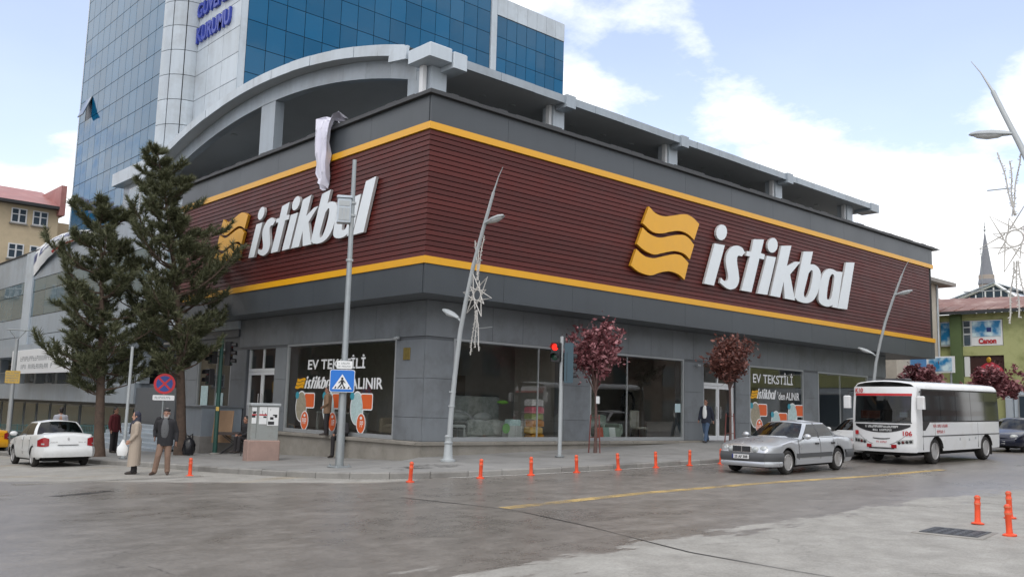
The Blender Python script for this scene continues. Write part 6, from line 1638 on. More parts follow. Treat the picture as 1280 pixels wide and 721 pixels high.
# --- minibus
def minibus(t):
    L, hW, H = 7.25, 1.10, 2.72
    pm = M['bus_white']; X0, X1 = -L/2, L/2
    sfx, srx, wr = X1-1.62, X0+1.35, .42; ra = .52; zb = .42
    def low(x):
        z = zb
        for sc in (sfx, srx):
            d = abs(x-sc)
            if d < ra: z = max(z, wr+math.sqrt(ra*ra-d*d)*.95)
        return z
    def front_x(y, z):
        """front skin: bowed in plan, raked above the waist"""
        b = X1 - .20*abs(y/hW)**3.2
        if z > 1.35: b -= .20*((z-1.35)/(H-1.35))**1.4
        if z < .55: b -= .05*((.55-z)/.2)
        return b
    xs = sorted(set([X0+.12] + [X0+.12+(L-.62)*i/40 for i in range(41)] + [sc-ra*math.cos(PI*k/14) for sc in (sfx,srx) for k in range(15)] + [sc+s_*(ra+.002) for sc in (sfx,srx) for s_ in (1,-1)]))
    xs = [x for x in xs if x <= X1-.5]
    rows = []
    def section(x, zl, sc=1.0, dz=0):
        r = [(x, hW*sc-.015, zl)]
        for z in (.75,1.05,1.35,1.8,2.2,2.42): r.append((x, (hW - (.0 if z < 1.4 else .05*((z-1.4)/1.3)**1.5))*sc, max(z, zl+.001*z)))
        yt = r[-1][1]
        for a in (15,35,55,75,90): r.append((x, yt-.22*(1-math.cos(R_(a))), 2.42+(.23-dz)*math.sin(R_(a))))
        for u in (.7,.4,0): r.append((x, (yt-.22)*u, 2.65-dz+.07*(1-u*u)))
        return r
    rows.append(section(X0, .55, .95, .06)); rows.append(section(X0+.04, .48, .985, .02))
    for x in xs: rows.append(section(x, low(x)))
    sh = MB(); sh.grid(rows)
    r0 = rows[0]; sh.add(r0+[(r0[0][0],0,r0[0][2])], [tuple(range(len(r0)+1))][::1]); sh.mirror_y()
    obj('body', sh, pm, t, world=False, weld=.002, angle=35)
    # nose: blends the last side section into the bowed front
    last = rows[-1]; nose = []
    for k in range(9):
        u = k/8; r = []
        for (x, y, z) in last:
            yy = y*(1-.0*u); xf_ = front_x(yy if abs(yy) <= hW else hW, z); r.append((x+(xf_-x)*math.sin(u*PI/2), yy - (hW*.045*(1-math.cos(u*PI/2)) if y > .6 else 0), z - (.05*u*u if z > 2.5 else 0)))
        nose.append(r)
    nb = MB(); nb.grid(nose); nb.mirror_y(); obj('nose_shell', nb, pm, t, world=False, weld=.002, angle=45)
    def fgrid(y0, y1, z0, z1, off, ny=16, nz=8, bottom=None, top=None):
        rows = []
        for j in range(nz+1):
            row = []
            for i in range(ny+1):
                y = y0+(y1-y0)*i/ny; a = z0 if bottom is None else bottom(y); b = z1 if top is None else top(y)
                z = a+(b-a)*j/nz; row.append((front_x(y,z)+off, y*.958, z))
            rows.append(row)
        return MB().grid(rows, flip=True)
    fpm = fgrid(-hW,hW,.40,1.37,-.004,28,12)
    for q in (fgrid(-hW,hW,2.19,2.50,-.004,28,5), fgrid(-hW,-.97,1.37,2.19,-.004,3,8), fgrid(.97,hW,1.37,2.19,-.004,3,8)): fpm.add(q.v, q.f, 0, True)
    fw = obj('front_panel', fpm, pm, t, world=False, weld=.002)
    ws = obj('windscreen', fgrid(-.98,.98,1.36,2.20,.012,24,8), M['car_glass'], t, world=False)
    # windscreen opening: dark cabin directly behind the glass skin
    cab = MB(); 
    obj('visor_band', fgrid(-.99,.99,2.205,2.28,.014,20,2), M['red_print'], t, world=False)
    obj('windscreen_surround', fgrid(-1.0,1.0,1.33,1.358,.010,20,1), M['black'], t, world=False)
    bl = obj('black_nose_panel', fgrid(-.96,.96,1.0,1.28,.008,22,4, bottom=lambda y: 1.02+.20*abs(y/.96)**2.4), M['black'], t, world=False)
    def ftext(txt, y0, y1, z0, h, m, par, seed=1, n=None):
        if n:
            mb = MB(); block_text(mb, (0,0,0), (0,1,0), (0,0,1), y1-y0, h, n, seed); mb.v = [(front_x(y0+v[1], z0+v[2])+.016, (y0+v[1])*.958, z0+v[2]) for v in mb.v]; return obj('lettering', mb, m, par, world=False)
        q = put_text('lettering', txt, (0,y0,z0), (0,1,0), (0,0,1), y1-y0, h, m, None, .006, .02); q.parent = par
        for v in q.data.vertices: v.co.x = front_x(v.co.y, v.co.z)+.014+v.co.x
        return q
    ftext('', -.55, .60, 1.17, .075, M['white_print'], bl, 2, 24); ftext('', -.28, .38, 1.06, .07, M['white_print'], bl, 5, 14)
    obj('lower_rim', fgrid(-.99,.99,.40,.47,.03,20,2), pm, t, world=False)
    obj('grille_slot', fgrid(-.30,.30,.80,.835,.006,10,1, bottom=lambda y: .795+.03*(y/.3)**2, top=lambda y: .83+.02*(y/.3)**2), M['black'], t, world=False)
    obj('grille_slot', fgrid(-.44,.44,.50,.53,.034,10,1), M['black'], t, world=False)
    obj('bonnet_line', fgrid(-.9,.9,.6,.61,.006,24,1, bottom=lambda y: .60+.42*abs(y/.9)**2.2, top=lambda y: .612+.42*abs(y/.9)**2.2), M['seam'], t, world=False)
    ftext('', -.17, .20, .685, .06, M['red_print'], t, 8, 8)
    pl = obj('number_plate', fgrid(-.30,.30,.545,.655,.022,6,1), M['plate'], t, world=False); ftext('25 S 0108', -.25, .25, .565, .07, M['black'], pl)
    for sd in (1,-1):
        obj('fog_light', fgrid(sd*.34 if sd > 0 else -.52, sd*.52 if sd > 0 else -.34, .53,.64,.022,5,2), M['tail_red'], t, world=False)
        # cluster of four round lamps in a swept surround
        hl = obj('headlight', fgrid(min(sd*.52,sd*1.02), max(sd*.52,sd*1.02), .66,.82,.006,10,3, bottom=lambda y: .66+.02*abs(y), top=lambda y: .72+.10*abs(y)), M['lamp_clear'], t, world=False)
        for k, yy in enumerate((.60,.72,.84,.95)):
            z = .70+.015*k; disc_on('lamp_lens', hl, (front_x(yy,z)+.012, sd*yy*.958, z), (1,sd*.5*(k/3),0), .048, .048, .02, M['lens_red'] if k in (1,) else M['black'])
    q = ftext('106', .70, .96, .93, .15, M['red_print'], t); q = ftext('K10', -.96, -.66, 2.31, .14, M['red_print'], t); ftext('1', -.93, -.80, .93, .13, M['red_print'], t)
    brd = obj('route_board', fgrid(-.84,-.10,1.46,1.72,-.16,8,2), mat('route_board', (.32,.09,.05), .5, var=.15), t, world=False)
    mb = MB()
    for j in range(3): block_text(mb, (0,0,0), (0,1,0), (0,0,1), .62, .05, 14, 30+j); n0 = len(mb.v); mb.v = mb.v[:0] + [(p[0], p[1], p[2]) for p in mb.v]; 
    obj('notice', fgrid(.62,.86,1.52,1.68,-.03,3,1), M['white_print'], t, world=False)
    # side glazing: black band with separate panes, wide below the driver's window
    for sd in (1,-1):
        def syz(z): return hW - (.0 if z < 1.4 else .05*((z-1.4)/1.3)**1.5)
        def sgrid(x0, x1, z0, z1, off, nx=2, nz=4, zb_=None):
            rows = [[(x, sd*(syz(z)+off), z) for z in [(zb_(x) if zb_ else z0)+(z1-(zb_(x) if zb_ else z0))*j/nz for j in range(nz+1)]] for x in [x0+(x1-x0)*i/nx for i in range(nx+1)]]
            return MB().grid(rows, flip=sd > 0, smooth=False)
        bdm = obj('window_band', sgrid(X0+.10, X1-.60, 1.36, 2.44, .004, 1, 6), M['black'], t, world=False)
        obj('window_band_drop', sgrid(X1-1.15, X1-.60, 1.10, 1.36, .004, 6, 2, zb_=lambda x: 1.36-.26*clampf((x-(X1-1.15))/.35,0,1)), M['black'], t, world=False)
        for a, b in zip([X0+.14,X0+1.42,X0+2.70,X0+3.98,X0+5.26], [X0+1.40,X0+2.68,X0+3.96,X0+5.24,X1-.64]):
            obj('side_window', sgrid(a, b, 1.40, 2.39, .012, 1, 6), M['bus_glass'], t, world=False)
        obj('waist_line', sgrid(X0+.1, X1-.55, .90, .935, .008), M['trim_grey'], t, world=False)
        if sd > 0 or True:
            mb = MB()
            sx = 1 if sd < 0 else -1
            block_text(mb, (0,0,0), (1,0,0), (0,0,1), 1.15, .10, 18, 11); block_text(mb, (.28,0,-.19), (1,0,0), (0,0,1), .62, .10, 10, 12)
            xc = X1-2.55
            mb.v = [((xc+v[0]) if sd < 0 else (xc+1.15-v[0]), sd*(hW+.008), 1.19+v[2]) for v in mb.v]; obj('lettering', mb, M['red_print'], t, world=False)
        for x in (X1-.62, X1-1.55, X0+2.1): obj('panel_seam', MB().box(x-.006, sd*(hW+.002), .48, x+.006, sd*(hW-.01), 1.34), M['seam'], t, world=False)
        for x, z in ((X0+2.9,.75),(X0+3.7,.78),(X0+2.35,.80)): obj('flap', MB().box(x-.05, sd*(hW+.005), z-.04, x+.05, sd*(hW-.01), z+.04), M['steel_light'], t, world=False)
        # mirrors on arms
        ax, az = X1-.42, 2.20
        mi_ = obj('wing_mirror', MB().bbox(ax+.14, sd*(hW+.02) if sd > 0 else -(hW+.26), 1.78, ax+.28, sd*(hW+.26) if sd > 0 else -(hW+.02), 2.20, .03), pm, t, world=False)
        obj('mirror_arm', MB().tube([(ax-.1,sd*(hW-.03),2.34),(ax+.12,sd*(hW+.1),2.36),(ax+.22,sd*(hW+.14),2.20)], .022, 6), M['black'], mi_, world=False)
        for x, w_ in ((sfx,.24),(srx,.30)): wheel(t, x, sd*(hW-.17), wr, w_, sd, 10)
        arch_ = MB()
        for sc in (sfx, srx): pass
        for sc in (sfx, srx):
            am = MB(); pts = [(sc-ra*math.cos(a), wr+ra*math.sin(a)*.95) for a in [R_(10+160*k/12) for k in range(13)]]
            am.grid([[(x, sd*(hW+.015), z), (x, sd*(hW-.35), z)] for x, z in pts]); obj('wheel_arch', am, M['rubber'], t, world=False)
        obj('mud_flap', MB().box(srx-.56, sd*(hW-.30), .18, srx-.545, sd*(hW-.03), .55), M['rubber'], t, world=False)
    ub = MB(); ub.box(X0+.3,-hW+.34,.28,X1-.35,hW-.34,.60); obj('underbody', ub, M['car_dark'], t, world=False)
    obj('roof_vent', MB().bbox(X1-1.5,-.42,2.70,X1-.95,.42,2.79,.03), M['black'], t, world=False)

    for yy in (.45,-.35): obj('wiper', MB().tube([(front_x(yy,1.34)+.03,yy,1.34),(front_x(yy+.35,1.44)+.03,(yy+.35),1.50)], .012, 5), M['black'], t, world=False)
    # what shows through the windscreen
    for yy in (.55,-.1,-.6): obj('seat', MB().bbox(X1-1.9,yy-.22,.8,X1-1.75,yy+.22,1.75,.04), M['car_seat'], t, world=False)
    obj('dashboard', MB().bbox(X1-.75,-.95,1.0,X1-.34,.95,1.40,.05), M['car_dark'], t, world=False)
    obj('steering_wheel', MB().tube([(X1-.82-.10*math.sin(a), .5+.21*math.cos(a), 1.50+.17*math.sin(a)) for a in [2*PI*k/18 for k in range(19)]], .016, 6, caps=False), M['black'], t, world=False)
M['bus_white'] = paint('bus_white_paint', (.70,.72,.73), 0, .35, dirt=(.60,.60,.58))
M['bus_glass'] = mat('bus_tinted_glass', (.012,.014,.016), .05, var=0, ior=1.6)
bus = vehicle('minibus', 'white city minibus with black side windows and red visor stripe on its windscreen', 32.95, 14.25, R_(180.5), 'minibus')
minibus(bus)
# ------------------------------------------------------------------ trees
M['pine_bark'] = mat('pine_bark', (.115,.080,.060), .9, var=.25, vs=7, bump=.8, bs=14, dirt=(.06,.045,.036), dscale=3)
def leaf_mat(name, col, col2, var=.45, rough=.6, trans=.25):
    m = bpy.data.materials.new(name); m.use_nodes = True
    t = m.node_tree; t.nodes.clear(); out = N(t, 'ShaderNodeOutputMaterial')
    gi = N(t, 'ShaderNodeNewGeometry'); r = N(t, 'ShaderNodeValToRGB'); Lk(t, gi, 'Random Per Island', r, 0)
    e = r.color_ramp.elements; e[0].position = 0; e[0].color = (*[c*(1-var) for c in col], 1); e[1].position = 1; e[1].color = (*col2, 1)
    k = e.new(.55); k.color = (*col, 1)
    p = N(t, 'ShaderNodeBsdfPrincipled'); p.inputs['Roughness'].default_value = rough; Lk(t, r, 0, p, 'Base Color')
    tr = N(t, 'ShaderNodeBsdfTranslucent'); Lk(t, r, 0, tr, 0); mx_ = N(t, 'ShaderNodeMixShader'); mx_.inputs[0].default_value = trans
    Lk(t, p, 0, mx_, 1); Lk(t, tr, 0, mx_, 2); Lk(t, mx_, 0, out, 0); return m
M['needles'] = leaf_mat('pine_needles', (.098,.112,.055), (.22,.23,.13))
def bez(a, b, c, n):
    return [a*(1-u)**2 + b*2*u*(1-u) + c*u*u for u in [i/n for i in range(n+1)]]
def pine(label, base, tip, low_z, prof, seed, lean_low=None, dens=1.0):
    r = random.Random(seed); base, tip = Vector(base), Vector(tip)
    t = thing('pine_tree', label, 'tree', base, 0, 'pines beside the side entrance')
    H = tip.z-base.z; mid = (base+tip)*.5 + Vector(((tip.x-base.x)*-.28, (tip.y-base.y)*-.28, 0))
    if lean_low is not None: mid = Vector(lean_low)
    TR = bez(base, mid, tip, 22)
    rad = [.20*(1-.93*(i/22)**.8)+.006 for i in range(23)]; rad[0] = .27; rad[1] = .215
    tb = MB(); tb.tube(TR, rad, 12); obj('trunk', tb, M['pine_bark'], t)
    def at(z):
        for a, b in zip(TR, TR[1:]):
            if a.z <= z <= b.z: return a.lerp(b, (z-a.z)/(b.z-a.z))
        return TR[-1]
    limbs, fol = MB(), MB()
    def tuft(c, d, s):
        d = d.normalized(); a = d.orthogonal().normalized(); b = d.cross(a)
        for k in range(int(27*dens)):
            ph = r.uniform(0, 2*PI); sp = r.uniform(.25, 1.15); o = c + d*r.uniform(-.16,.10)*s*3
            v = (d*math.cos(sp) + (a*math.cos(ph)+b*math.sin(ph))*math.sin(sp)).normalized(); L = s*r.uniform(.7,1.25)
            w = v.cross(Vector((r.uniform(-1,1),r.uniform(-1,1),r.uniform(-1,1)))).normalized()*.015
            fol.add([o+w, o-w, o+v*L], [(0,1,2)])
    def twig(p, d, L, rr):
        q = p + d*L*.5 + Vector((0,0,.03)); e = p + d*L + Vector((0,0,.18*L)); pts = bez(p, q, e, 3)
        limbs.tube(pts, [rr, rr*.7, rr*.5, rr*.3], 4, caps=False)
        for u in (.45,.72,1.0):
            if r.random() < .93:
                i = min(int(u*3), 2); c = pts[i].lerp(pts[i+1], u*3-i); tuft(c, (d + Vector((0,0,.45))+Vector((r.uniform(-.3,.3),r.uniform(-.3,.3),r.uniform(-.1,.3)))), r.uniform(.17,.27))
    z = low_z; az = r.uniform(0,6)
    while z < tip.z-.25:
        R0 = interp(prof, z)
        nb = 5 if z < tip.z-2 else 4
        for k in range(nb):
            az += 2*PI/nb + r.uniform(-.45,.45); zz = z + r.uniform(-.28,.28); p = at(zz); L = R0*r.choice((.45,.65,.85,1.0,1.2))*r.uniform(.8,1.12)
            d = Vector((math.cos(az), math.sin(az), r.uniform(-.10,.30)))
            e = p + d*L + Vector((0,0,L*r.uniform(.10,.50))); q = p + d*L*.55 + Vector((0,0,-L*.06))
            n = max(4, int(L*4)); B = bez(p, q, e, n); limbs.tube(B, [max(.045*(L/2)*(1-i/n)+.008, .008) for i in range(n+1)], 5, caps=False)
            for i in range(1, n+1):
                u = i/n
                if u < .22 and L > 1: continue
                for s_ in (1,-1):
                    if r.random() < .92:
                        dd = (B[i]-B[i-1]).normalized(); side = dd.cross(Vector((0,0,1))).normalized()*s_
                        twig(B[i], (dd*.7+side*r.uniform(.3,1.0)+Vector((0,0,r.uniform(-.15,.75)))).normalized(), L*r.uniform(.16,.30)*(1.15-u*.4)+.12, .012)
            dd = (B[-1]-B[-2]).normalized(); tuft(B[-1], dd+Vector((0,0,.3)), .24); twig(B[-1], dd, .22, .01)
        z += r.uniform(.34,.48)
    for k in range(6): tuft(tip+Vector((0,0,-.15*k)), Vector((r.uniform(-.5,.5),r.uniform(-.5,.5),1)), .26)
    obj('limbs', limbs, M['pine_bark'], t); obj('crown', fol, M['needles'], t)
    return t
pine('left hand dark green pine, leaning a little, behind the white saloon', (11.35,34.0,pave_z(11.35,34)-.05), (10.75,34.25,8.6), 1.9, [(2,1.5),(3.4,1.85),(5,1.6),(6.5,1.3),(8,.75),(9.2,.2)], 11)
pine('taller right hand dark green pine between the entrance steps and the low wall', (14.0,33.25,pave_z(14,33.25)-.05), (12.42,33.7,10.95), 2.6, [(2,1.5),(3.2,1.85),(5,2.0),(6.5,1.7),(8,1.15),(9.4,.7),(10.4,.5),(11,.2)], 23, lean_low=(13.75,33.3,5.6))
M['plum_bark'] = mat('plum_bark', (.12,.075,.065), .85, var=.2, vs=9, bump=.5)
M['plum_leaf'] = leaf_mat('plum_leaves', (.19,.055,.065), (.58,.28,.30), .55, .45, .25)
M['plum_leaf_brown'] = leaf_mat('brown_plum_leaves', (.14,.05,.04), (.34,.15,.12), .5, .5, .25)
def plum(label, x, y, z, H, zc, rx, rz, seed, lm, n=3600, stakes=True, vase=True, sz=.075, trunk_h=None):
    r = random.Random(seed); t = thing('plum_tree', label, 'tree', (x,y,z), 0, 'red leaved street trees')
    tb = MB(); fork = Vector((x+r.uniform(-.05,.05), y, z + (trunk_h or (zc-z)*.62))); tb.tube(bez(Vector((x,y,z-.05)), Vector((x+.05,y,z+1)), fork, 6), [.065,.055,.05,.048,.045,.042,.04], 8); obj('trunk', tb, M['plum_bark'], t)
    lb, lf = MB(), MB(); tips = []
    for k in range(13):
        a = 2*PI*k/13 + r.uniform(-.2,.2); rr_ = r.uniform(.25,.95); e = Vector((x+rx*rr_*math.cos(a), y+rx*rr_*math.sin(a), zc+rz*r.uniform(-.35,.9)*(1-.3*rr_)))
        B = bez(fork+Vector((0,0,r.uniform(-.3,.1))), fork.lerp(e,.5)+Vector((0,0,.15)), e, 6); lb.tube(B, [.03,.026,.022,.018,.013,.009,.005], 5, caps=False); tips += B[2:]
        for j in range(4):
            p = B[r.randrange(2,6)]; q = p + Vector((r.uniform(-.4,.4),r.uniform(-.4,.4),r.uniform(.1,.6))); lb.tube([p,(p+q)/2+Vector((0,0,.03)),q], [.012,.009,.004], 4, caps=False); tips += [q,(p+q)/2]
    obj('limbs', lb, M['plum_bark'], t)
    cl = [(p, r.uniform(.10,.30)) for p in tips if r.random() < .8]
    for k in range(17):
        a, u = r.uniform(0,2*PI), r.uniform(-.55,1.0); w = math.sqrt(max(0,1-u*u))*(1 if u > -.1 or not vase else .8); cl.append((Vector((x+rx*w*.95*math.cos(a), y+rx*w*.95*math.sin(a), zc+rz*u)), r.uniform(.18,.34)))
    for i in range(n):
        c, s = cl[r.randrange(len(cl))]; g = Vector((r.gauss(0,1),r.gauss(0,1),r.gauss(0,.9)))*s*.55; p = c+g
        d = Vector((r.uniform(-1,1),r.uniform(-1,1),r.uniform(-.6,1))).normalized(); b = d.orthogonal().normalized(); L = sz*r.choice((.45,.7,.9,1.2,1.6)); b = b*math.cos(i)+d.cross(b)*math.sin(i)
        lf.add([p-d*L, p+b*L*.5, p+d*L, p-b*L*.5], [(0,1,2,3)])
    obj('crown', lf, lm, t)
    if stakes:
        sm = mat('stake_paint', (.16,.05,.045), .7, var=.15)
        for k in range(3):
            a = 2*PI*k/3+.5; obj('stake', MB().tube([(x+.22*math.cos(a),y+.22*math.sin(a),z),(x+.16*math.cos(a),y+.16*math.sin(a),z+1.25)], .022, 5), sm, t)
        mb = MB(); [mb.tube([(x+.19*math.cos(a),y+.19*math.sin(a),z+h) for a in [2*PI*k/3+.5 for k in range(4)]], .012, 4) for h in (.5,1.15)]; obj('tie', mb, sm, t)
    return t
zt = pave_z(22.85,20.8)
plum('pink flowering red leaved street tree in front of the wide shop window', 22.8, 20.85, zt, 4.7, 3.75, .98, .98, 4, M['plum_leaf'], 5200, True, True, .07, 2.2)
pt = obj('tree_tag', MB().box(22.66,20.70,1.93,22.82,20.715,2.17), M['white_print']); tag(pt, 'small white paper notice tied to the trunk of the pink flowering tree', 'notice')
plum('brownish red street tree in front of the main entrance', 30.0, 20.5, pave_z(30,20.5), 4.7, 3.75, .92, .92, 9, M['plum_leaf_brown'], 5200, True, True, .07, 2.3)
plum('red leaved tree rising behind the roof of the minibus, nearer the store', 55.2, 24.2, .8, 5, 4.05, 1.25, .95, 14, M['plum_leaf'], 3600, False, True, .11, 2.6)
plum('wide red leaved tree behind the rear of the minibus under the green building', 60.2, 22.0, .8, 5, 3.9, 2.0, 1.3, 19, M['plum_leaf'], 5200, False, True, .12, 2.4)
# ------------------------------------------------------------------ people
def fuse(name, prims, m, parent, voxel=.012, smooth=6, cut=None):
    """one continuous skin grown over tapered capsules ('c', a, b, ra, rb) and ellipsoids ('e', centre, radii, rotation)"""
    mb = MB()
    for p in prims:
        if p[0] == 'c':
            a, b, ra, rb = Vector(p[1]), Vector(p[2]), p[3], p[4]; d = (b-a); L = d.length; d.normalize()
            fl = p[5] if len(p) > 5 else None
            pts, rr = [], []
            for k in range(5): an = PI/2*k/4; pts.append(a - d*ra*math.cos(an)); rr.append(max(ra*math.sin(an), .0015))
            for k in range(5): an = PI/2*k/4; pts.append(b + d*rb*math.sin(an)); rr.append(max(rb*math.cos(an), .0015))
            n0 = len(mb.v); mb.tube(pts, rr, 14)
            if fl:      # flatten across one axis about the limb's own axis
                ax, k_ = Vector(fl[0]), fl[1]
                for i in range(n0, len(mb.v)):
                    v = Vector(mb.v[i]); q = a + d*((v-a).dot(d)); e = v-q; e -= ax*(e.dot(ax))*(1-k_); mb.v[i] = tuple(q+e)
        else: mb.ell(p[1], p[2], p[3] if len(p) > 3 else None, 18, 12)
    me = mb.mesh('tmp', m); o = bpy.data.objects.new('tmp', me); COL.objects.link(o)
    rm = o.modifiers.new('r', 'REMESH'); rm.mode = 'VOXEL'; rm.voxel_size = voxel; rm.use_smooth_shade = True
    sm = o.modifiers.new('s', 'SMOOTH'); sm.factor = .5; sm.iterations = smooth
    dg_ = bpy.context.evaluated_depsgraph_get(); me2 = bpy.data.meshes.new_from_object(o.evaluated_get(dg_))
    bpy.data.objects.remove(o); bpy.data.meshes.remove(me)
    if cut is not None:      # clean hem
        b = bmesh.new(); b.from_mesh(me2)
        bmesh.ops.bisect_plane(b, geom=b.verts[:]+b.edges[:]+b.faces[:], plane_co=(0,0,cut), plane_no=(.12,0,1), clear_inner=True)
        b.to_mesh(me2); b.free()
    me2.materials.clear(); me2.materials.append(m); me2.polygons.foreach_set('use_smooth', [True]*len(me2.polygons)); me2.name = name
    return link(name, me2, parent, False)
M['skin'] = mat('skin', (.42,.235,.165), .55, var=.04, vs=8); M['skin_dark'] = mat('tanned_skin', (.30,.155,.105), .55, var=.04, vs=8)
def cloth_m(name, col, rough=.85, var=.10, vs=9): return mat(name, col, rough, var=var, vs=vs, bump=.35, bs=22)
M['hair'] = mat('dark_hair', (.018,.014,.012), .6, var=.2, vs=20); M['shoe'] = mat('dark_shoe', (.03,.022,.018), .5, var=.1); M['eye'] = mat('eye', (.02,.018,.016), .25, var=0)
def Vv(*a): return Vector(a)
STAND = dict(hip=(0,0,.90), chest=(0,0,1.33), neck=(0,0,1.47), head=(.02,0,1.60),
    kneeL=(.02,.10,.48), kneeR=(.02,-.10,.48), footL=(0,.10,.06), footR=(0,-.10,.06), toeL=(.19,.12,.035), toeR=(.19,-.12,.035),
    shL=(0,.185,1.39), shR=(0,-.185,1.39), elL=(-.02,.25,1.11), elR=(-.02,-.25,1.11), haL=(.06,.26,.87), haR=(.06,-.26,.87), look=0.0)
def hand(prims, w, h, sg):
    """palm, four unequal curled fingers and a thumb continuing the forearm"""
    d = (h-w).normalized(); f = Vector((1,0,0)); f = (f - d*f.dot(d)).normalized(); n = d.cross(f).normalized()*sg
    prims.append(('c', h, h+d*.055, .026, .034, (tuple(n), .55)))
    for k, L in enumerate((.062,.072,.066,.05)):
        o = h + d*.075 + f*(.030-.020*k); m_ = o + d*L*.5 + n*.004; e = m_ + (d*.75-n*-.6*-1).normalized()*L*.5
        prims.append(('c', o-d*.02, m_, .0095, .009)); prims.append(('c', m_, e, .009, .0078))
    o = h + d*.02 + f*.028; prims.append(('c', o, o+(d*.6+f*.8).normalized()*.035, .012, .011)); prims.append(('c', o+(d*.6+f*.8).normalized()*.035, o+(d*.9+f*.55).normalized()*.062, .011, .009))
def person(label, loc, yaw, J=None, top=None, legs=None, shoes=None, hair=None, skin='skin', coat_len=.80, kind='jacket', scale=1.0, voxel=.012, beard=None, cap=None, group=None, shirt=None, extra=None):
    """local +X is where the person faces"""
    j = {k: (Vector(v) if isinstance(v, tuple) else v) for k, v in {**STAND, **(J or {})}.items()}
    t = thing('person', label, 'person', loc, 0, group); t.rotation_euler = (0,0,yaw); t.scale = (scale,)*3; WO.pop(t.name, None)
    sk = M[skin]; hd = j['head']; look = j['look']; Q = Matrix.Rotation(look, 3, 'Z')
    hp = lambda x, y, z: hd + Q @ Vector((x,y,z))
    B = [('e', hp(0,0,.045), (.096,.076,.105), Q), ('e', hp(.028,0,-.045), (.066,.058,.075), Q), ('c', j['neck']-Vv(0,0,.05), hd+Vv(-.01,0,-.04), .055,.052),
         ('c', hp(.088,0,.03), hp(.106,0,-.012), .011,.017), ('e', hp(-.005,.079,.01), (.022,.012,.032), Q), ('e', hp(-.005,-.079,.01), (.022,.012,.032), Q), ('e', hp(.078,0,-.055), (.02,.028,.012), Q), ('e', hp(.068,0,-.095), (.025,.03,.02), Q)]
    B += [('c', j['hip'], j['chest'], .125,.135), ('c', j['chest']+Vv(0,.08,.02), j['chest']+Vv(0,-.08,.02), .105,.105), ('c', j['chest'], j['neck'], .10,.06), ('c', j['hip']+Vv(0,.07,-.02), j['hip']+Vv(0,-.07,-.02), .10,.10)]
    for s, S in ((1,'L'),(-1,'R')):
        B += [('c', j['hip']+Vv(0,.085*s,-.03), j['knee'+S], .082,.055), ('c', j['knee'+S], j['foot'+S], .055,.036), ('c', j['foot'+S], j['toe'+S], .036,.026)]
        B += [('c', j['chest']+Vv(0,.10*s,.05), j['sh'+S], .065,.055), ('c', j['sh'+S], j['el'+S], .052,.041), ('c', j['el'+S], j['ha'+S], .040,.026)]
        hand(B, j['el'+S], j['ha'+S], s)
    body = fuse('body', B, sk, t, voxel*.8, 3)
    for s in (1,-1): obj('eye', MB().ell(hp(.082,.031*s,.033), (.010,.013,.008), Q, 8, 6), M['eye'], body, world=False); obj('eyebrow', MB().ell(hp(.085,.031*s,.054), (.008,.02,.005), Q, 8, 6), M['hair'] if not beard else M['grey_hair'], body, world=False)
    obj('mouth', MB().ell(hp(.094,0,-.055), (.006,.022,.004), Q, 8, 6), M['red_mouth'], body, world=False)
    if hair: fuse('hair', [('e', hp(-.018,0,.065), (.098,.084,.098), Q), ('e', hp(-.055,0,.01), (.058,.078,.085), Q)] + ([] if hair == 'short' else []), M[hair if hair in M else 'hair'], t, .012, 2)
    if beard: fuse('beard', [('e', hp(.045,0,-.085), (.052,.060,.05), Q), ('e', hp(.03,.05,-.05), (.035,.022,.06), Q), ('e', hp(.03,-.05,-.05), (.035,.022,.06), Q), ('e', hp(.088,0,-.036), (.014,.035,.010), Q)], M[beard], t, .01, 2)
    if cap: fuse('cap', [('e', hp(-.01,0,.095), (.110,.092,.060), Q)], cap, t, .011, 3)
    if legs:
        P = [('c', j['hip']+Vv(0,.07,.04), j['hip']+Vv(0,-.07,.04), .128,.128), ('c', j['hip']+Vv(0,0,.0), j['hip']+Vv(0,0,.12), .125,.12)]
        for s, S in ((1,'L'),(-1,'R')):
            kn, ft = j['knee'+S], j['foot'+S]
            P += [('c', j['hip']+Vv(0,.085*s,-.03), kn, .105,.078), ('c', kn, ft.lerp(kn,.05)+Vv(0,0,.02), .078,.070), ('c', ft.lerp(kn,.12), ft+Vv(.02,0,.02), .072,.066)]
        fuse('trousers', P, legs, t, voxel, 4)
    P = []
    for S in 'LR':
        f, o = j['foot'+S], j['toe'+S]; d = (o-f); fuse('shoe', [('c', f+Vv(-.03,0,-.012), o, .046,.036), ('c', f+Vv(-.02,0,.03), f+Vv(-.02,0,0), .045,.045), ('c', f.lerp(o,.4), o+d*.12, .044,.032)], shoes or M['shoe'], t, .012, 2)
    if top:
        c, h = j['chest'], j['hip']; zlow = coat_len; P = []
        wd = .155
        hb = Vector((h.x*.9, h.y, zlow-.10)) if kind != 'sit' else h+Vv(.02,0,.02)
        P += [('c', c+Vv(0,.085,.03), hb+Vv(0,.085,0), .128, .122 if zlow > .7 else .13), ('c', c+Vv(0,-.085,.03), hb+Vv(0,-.085,0), .128, .122 if zlow > .7 else .13), ('c', c+Vv(.02,0,.02), hb+Vv(.02,0,0), .135,.13), ('c', c+Vv(0,.11,.06), j['neck']+Vv(0,.03,-.02), .075,.058), ('c', c+Vv(0,-.11,.06), j['neck']+Vv(0,-.03,-.02), .075,.058)]
        if kind == 'coat': P += [('c', h+Vv(0,.06,.05), Vector((.02,.10,zlow-.1)), .15,.165), ('c', h+Vv(0,-.06,.05), Vector((.02,-.10,zlow-.1)), .15,.165), ('c', h+Vv(0,0,.05), Vector((.0,0,zlow-.1)), .16,.175)]
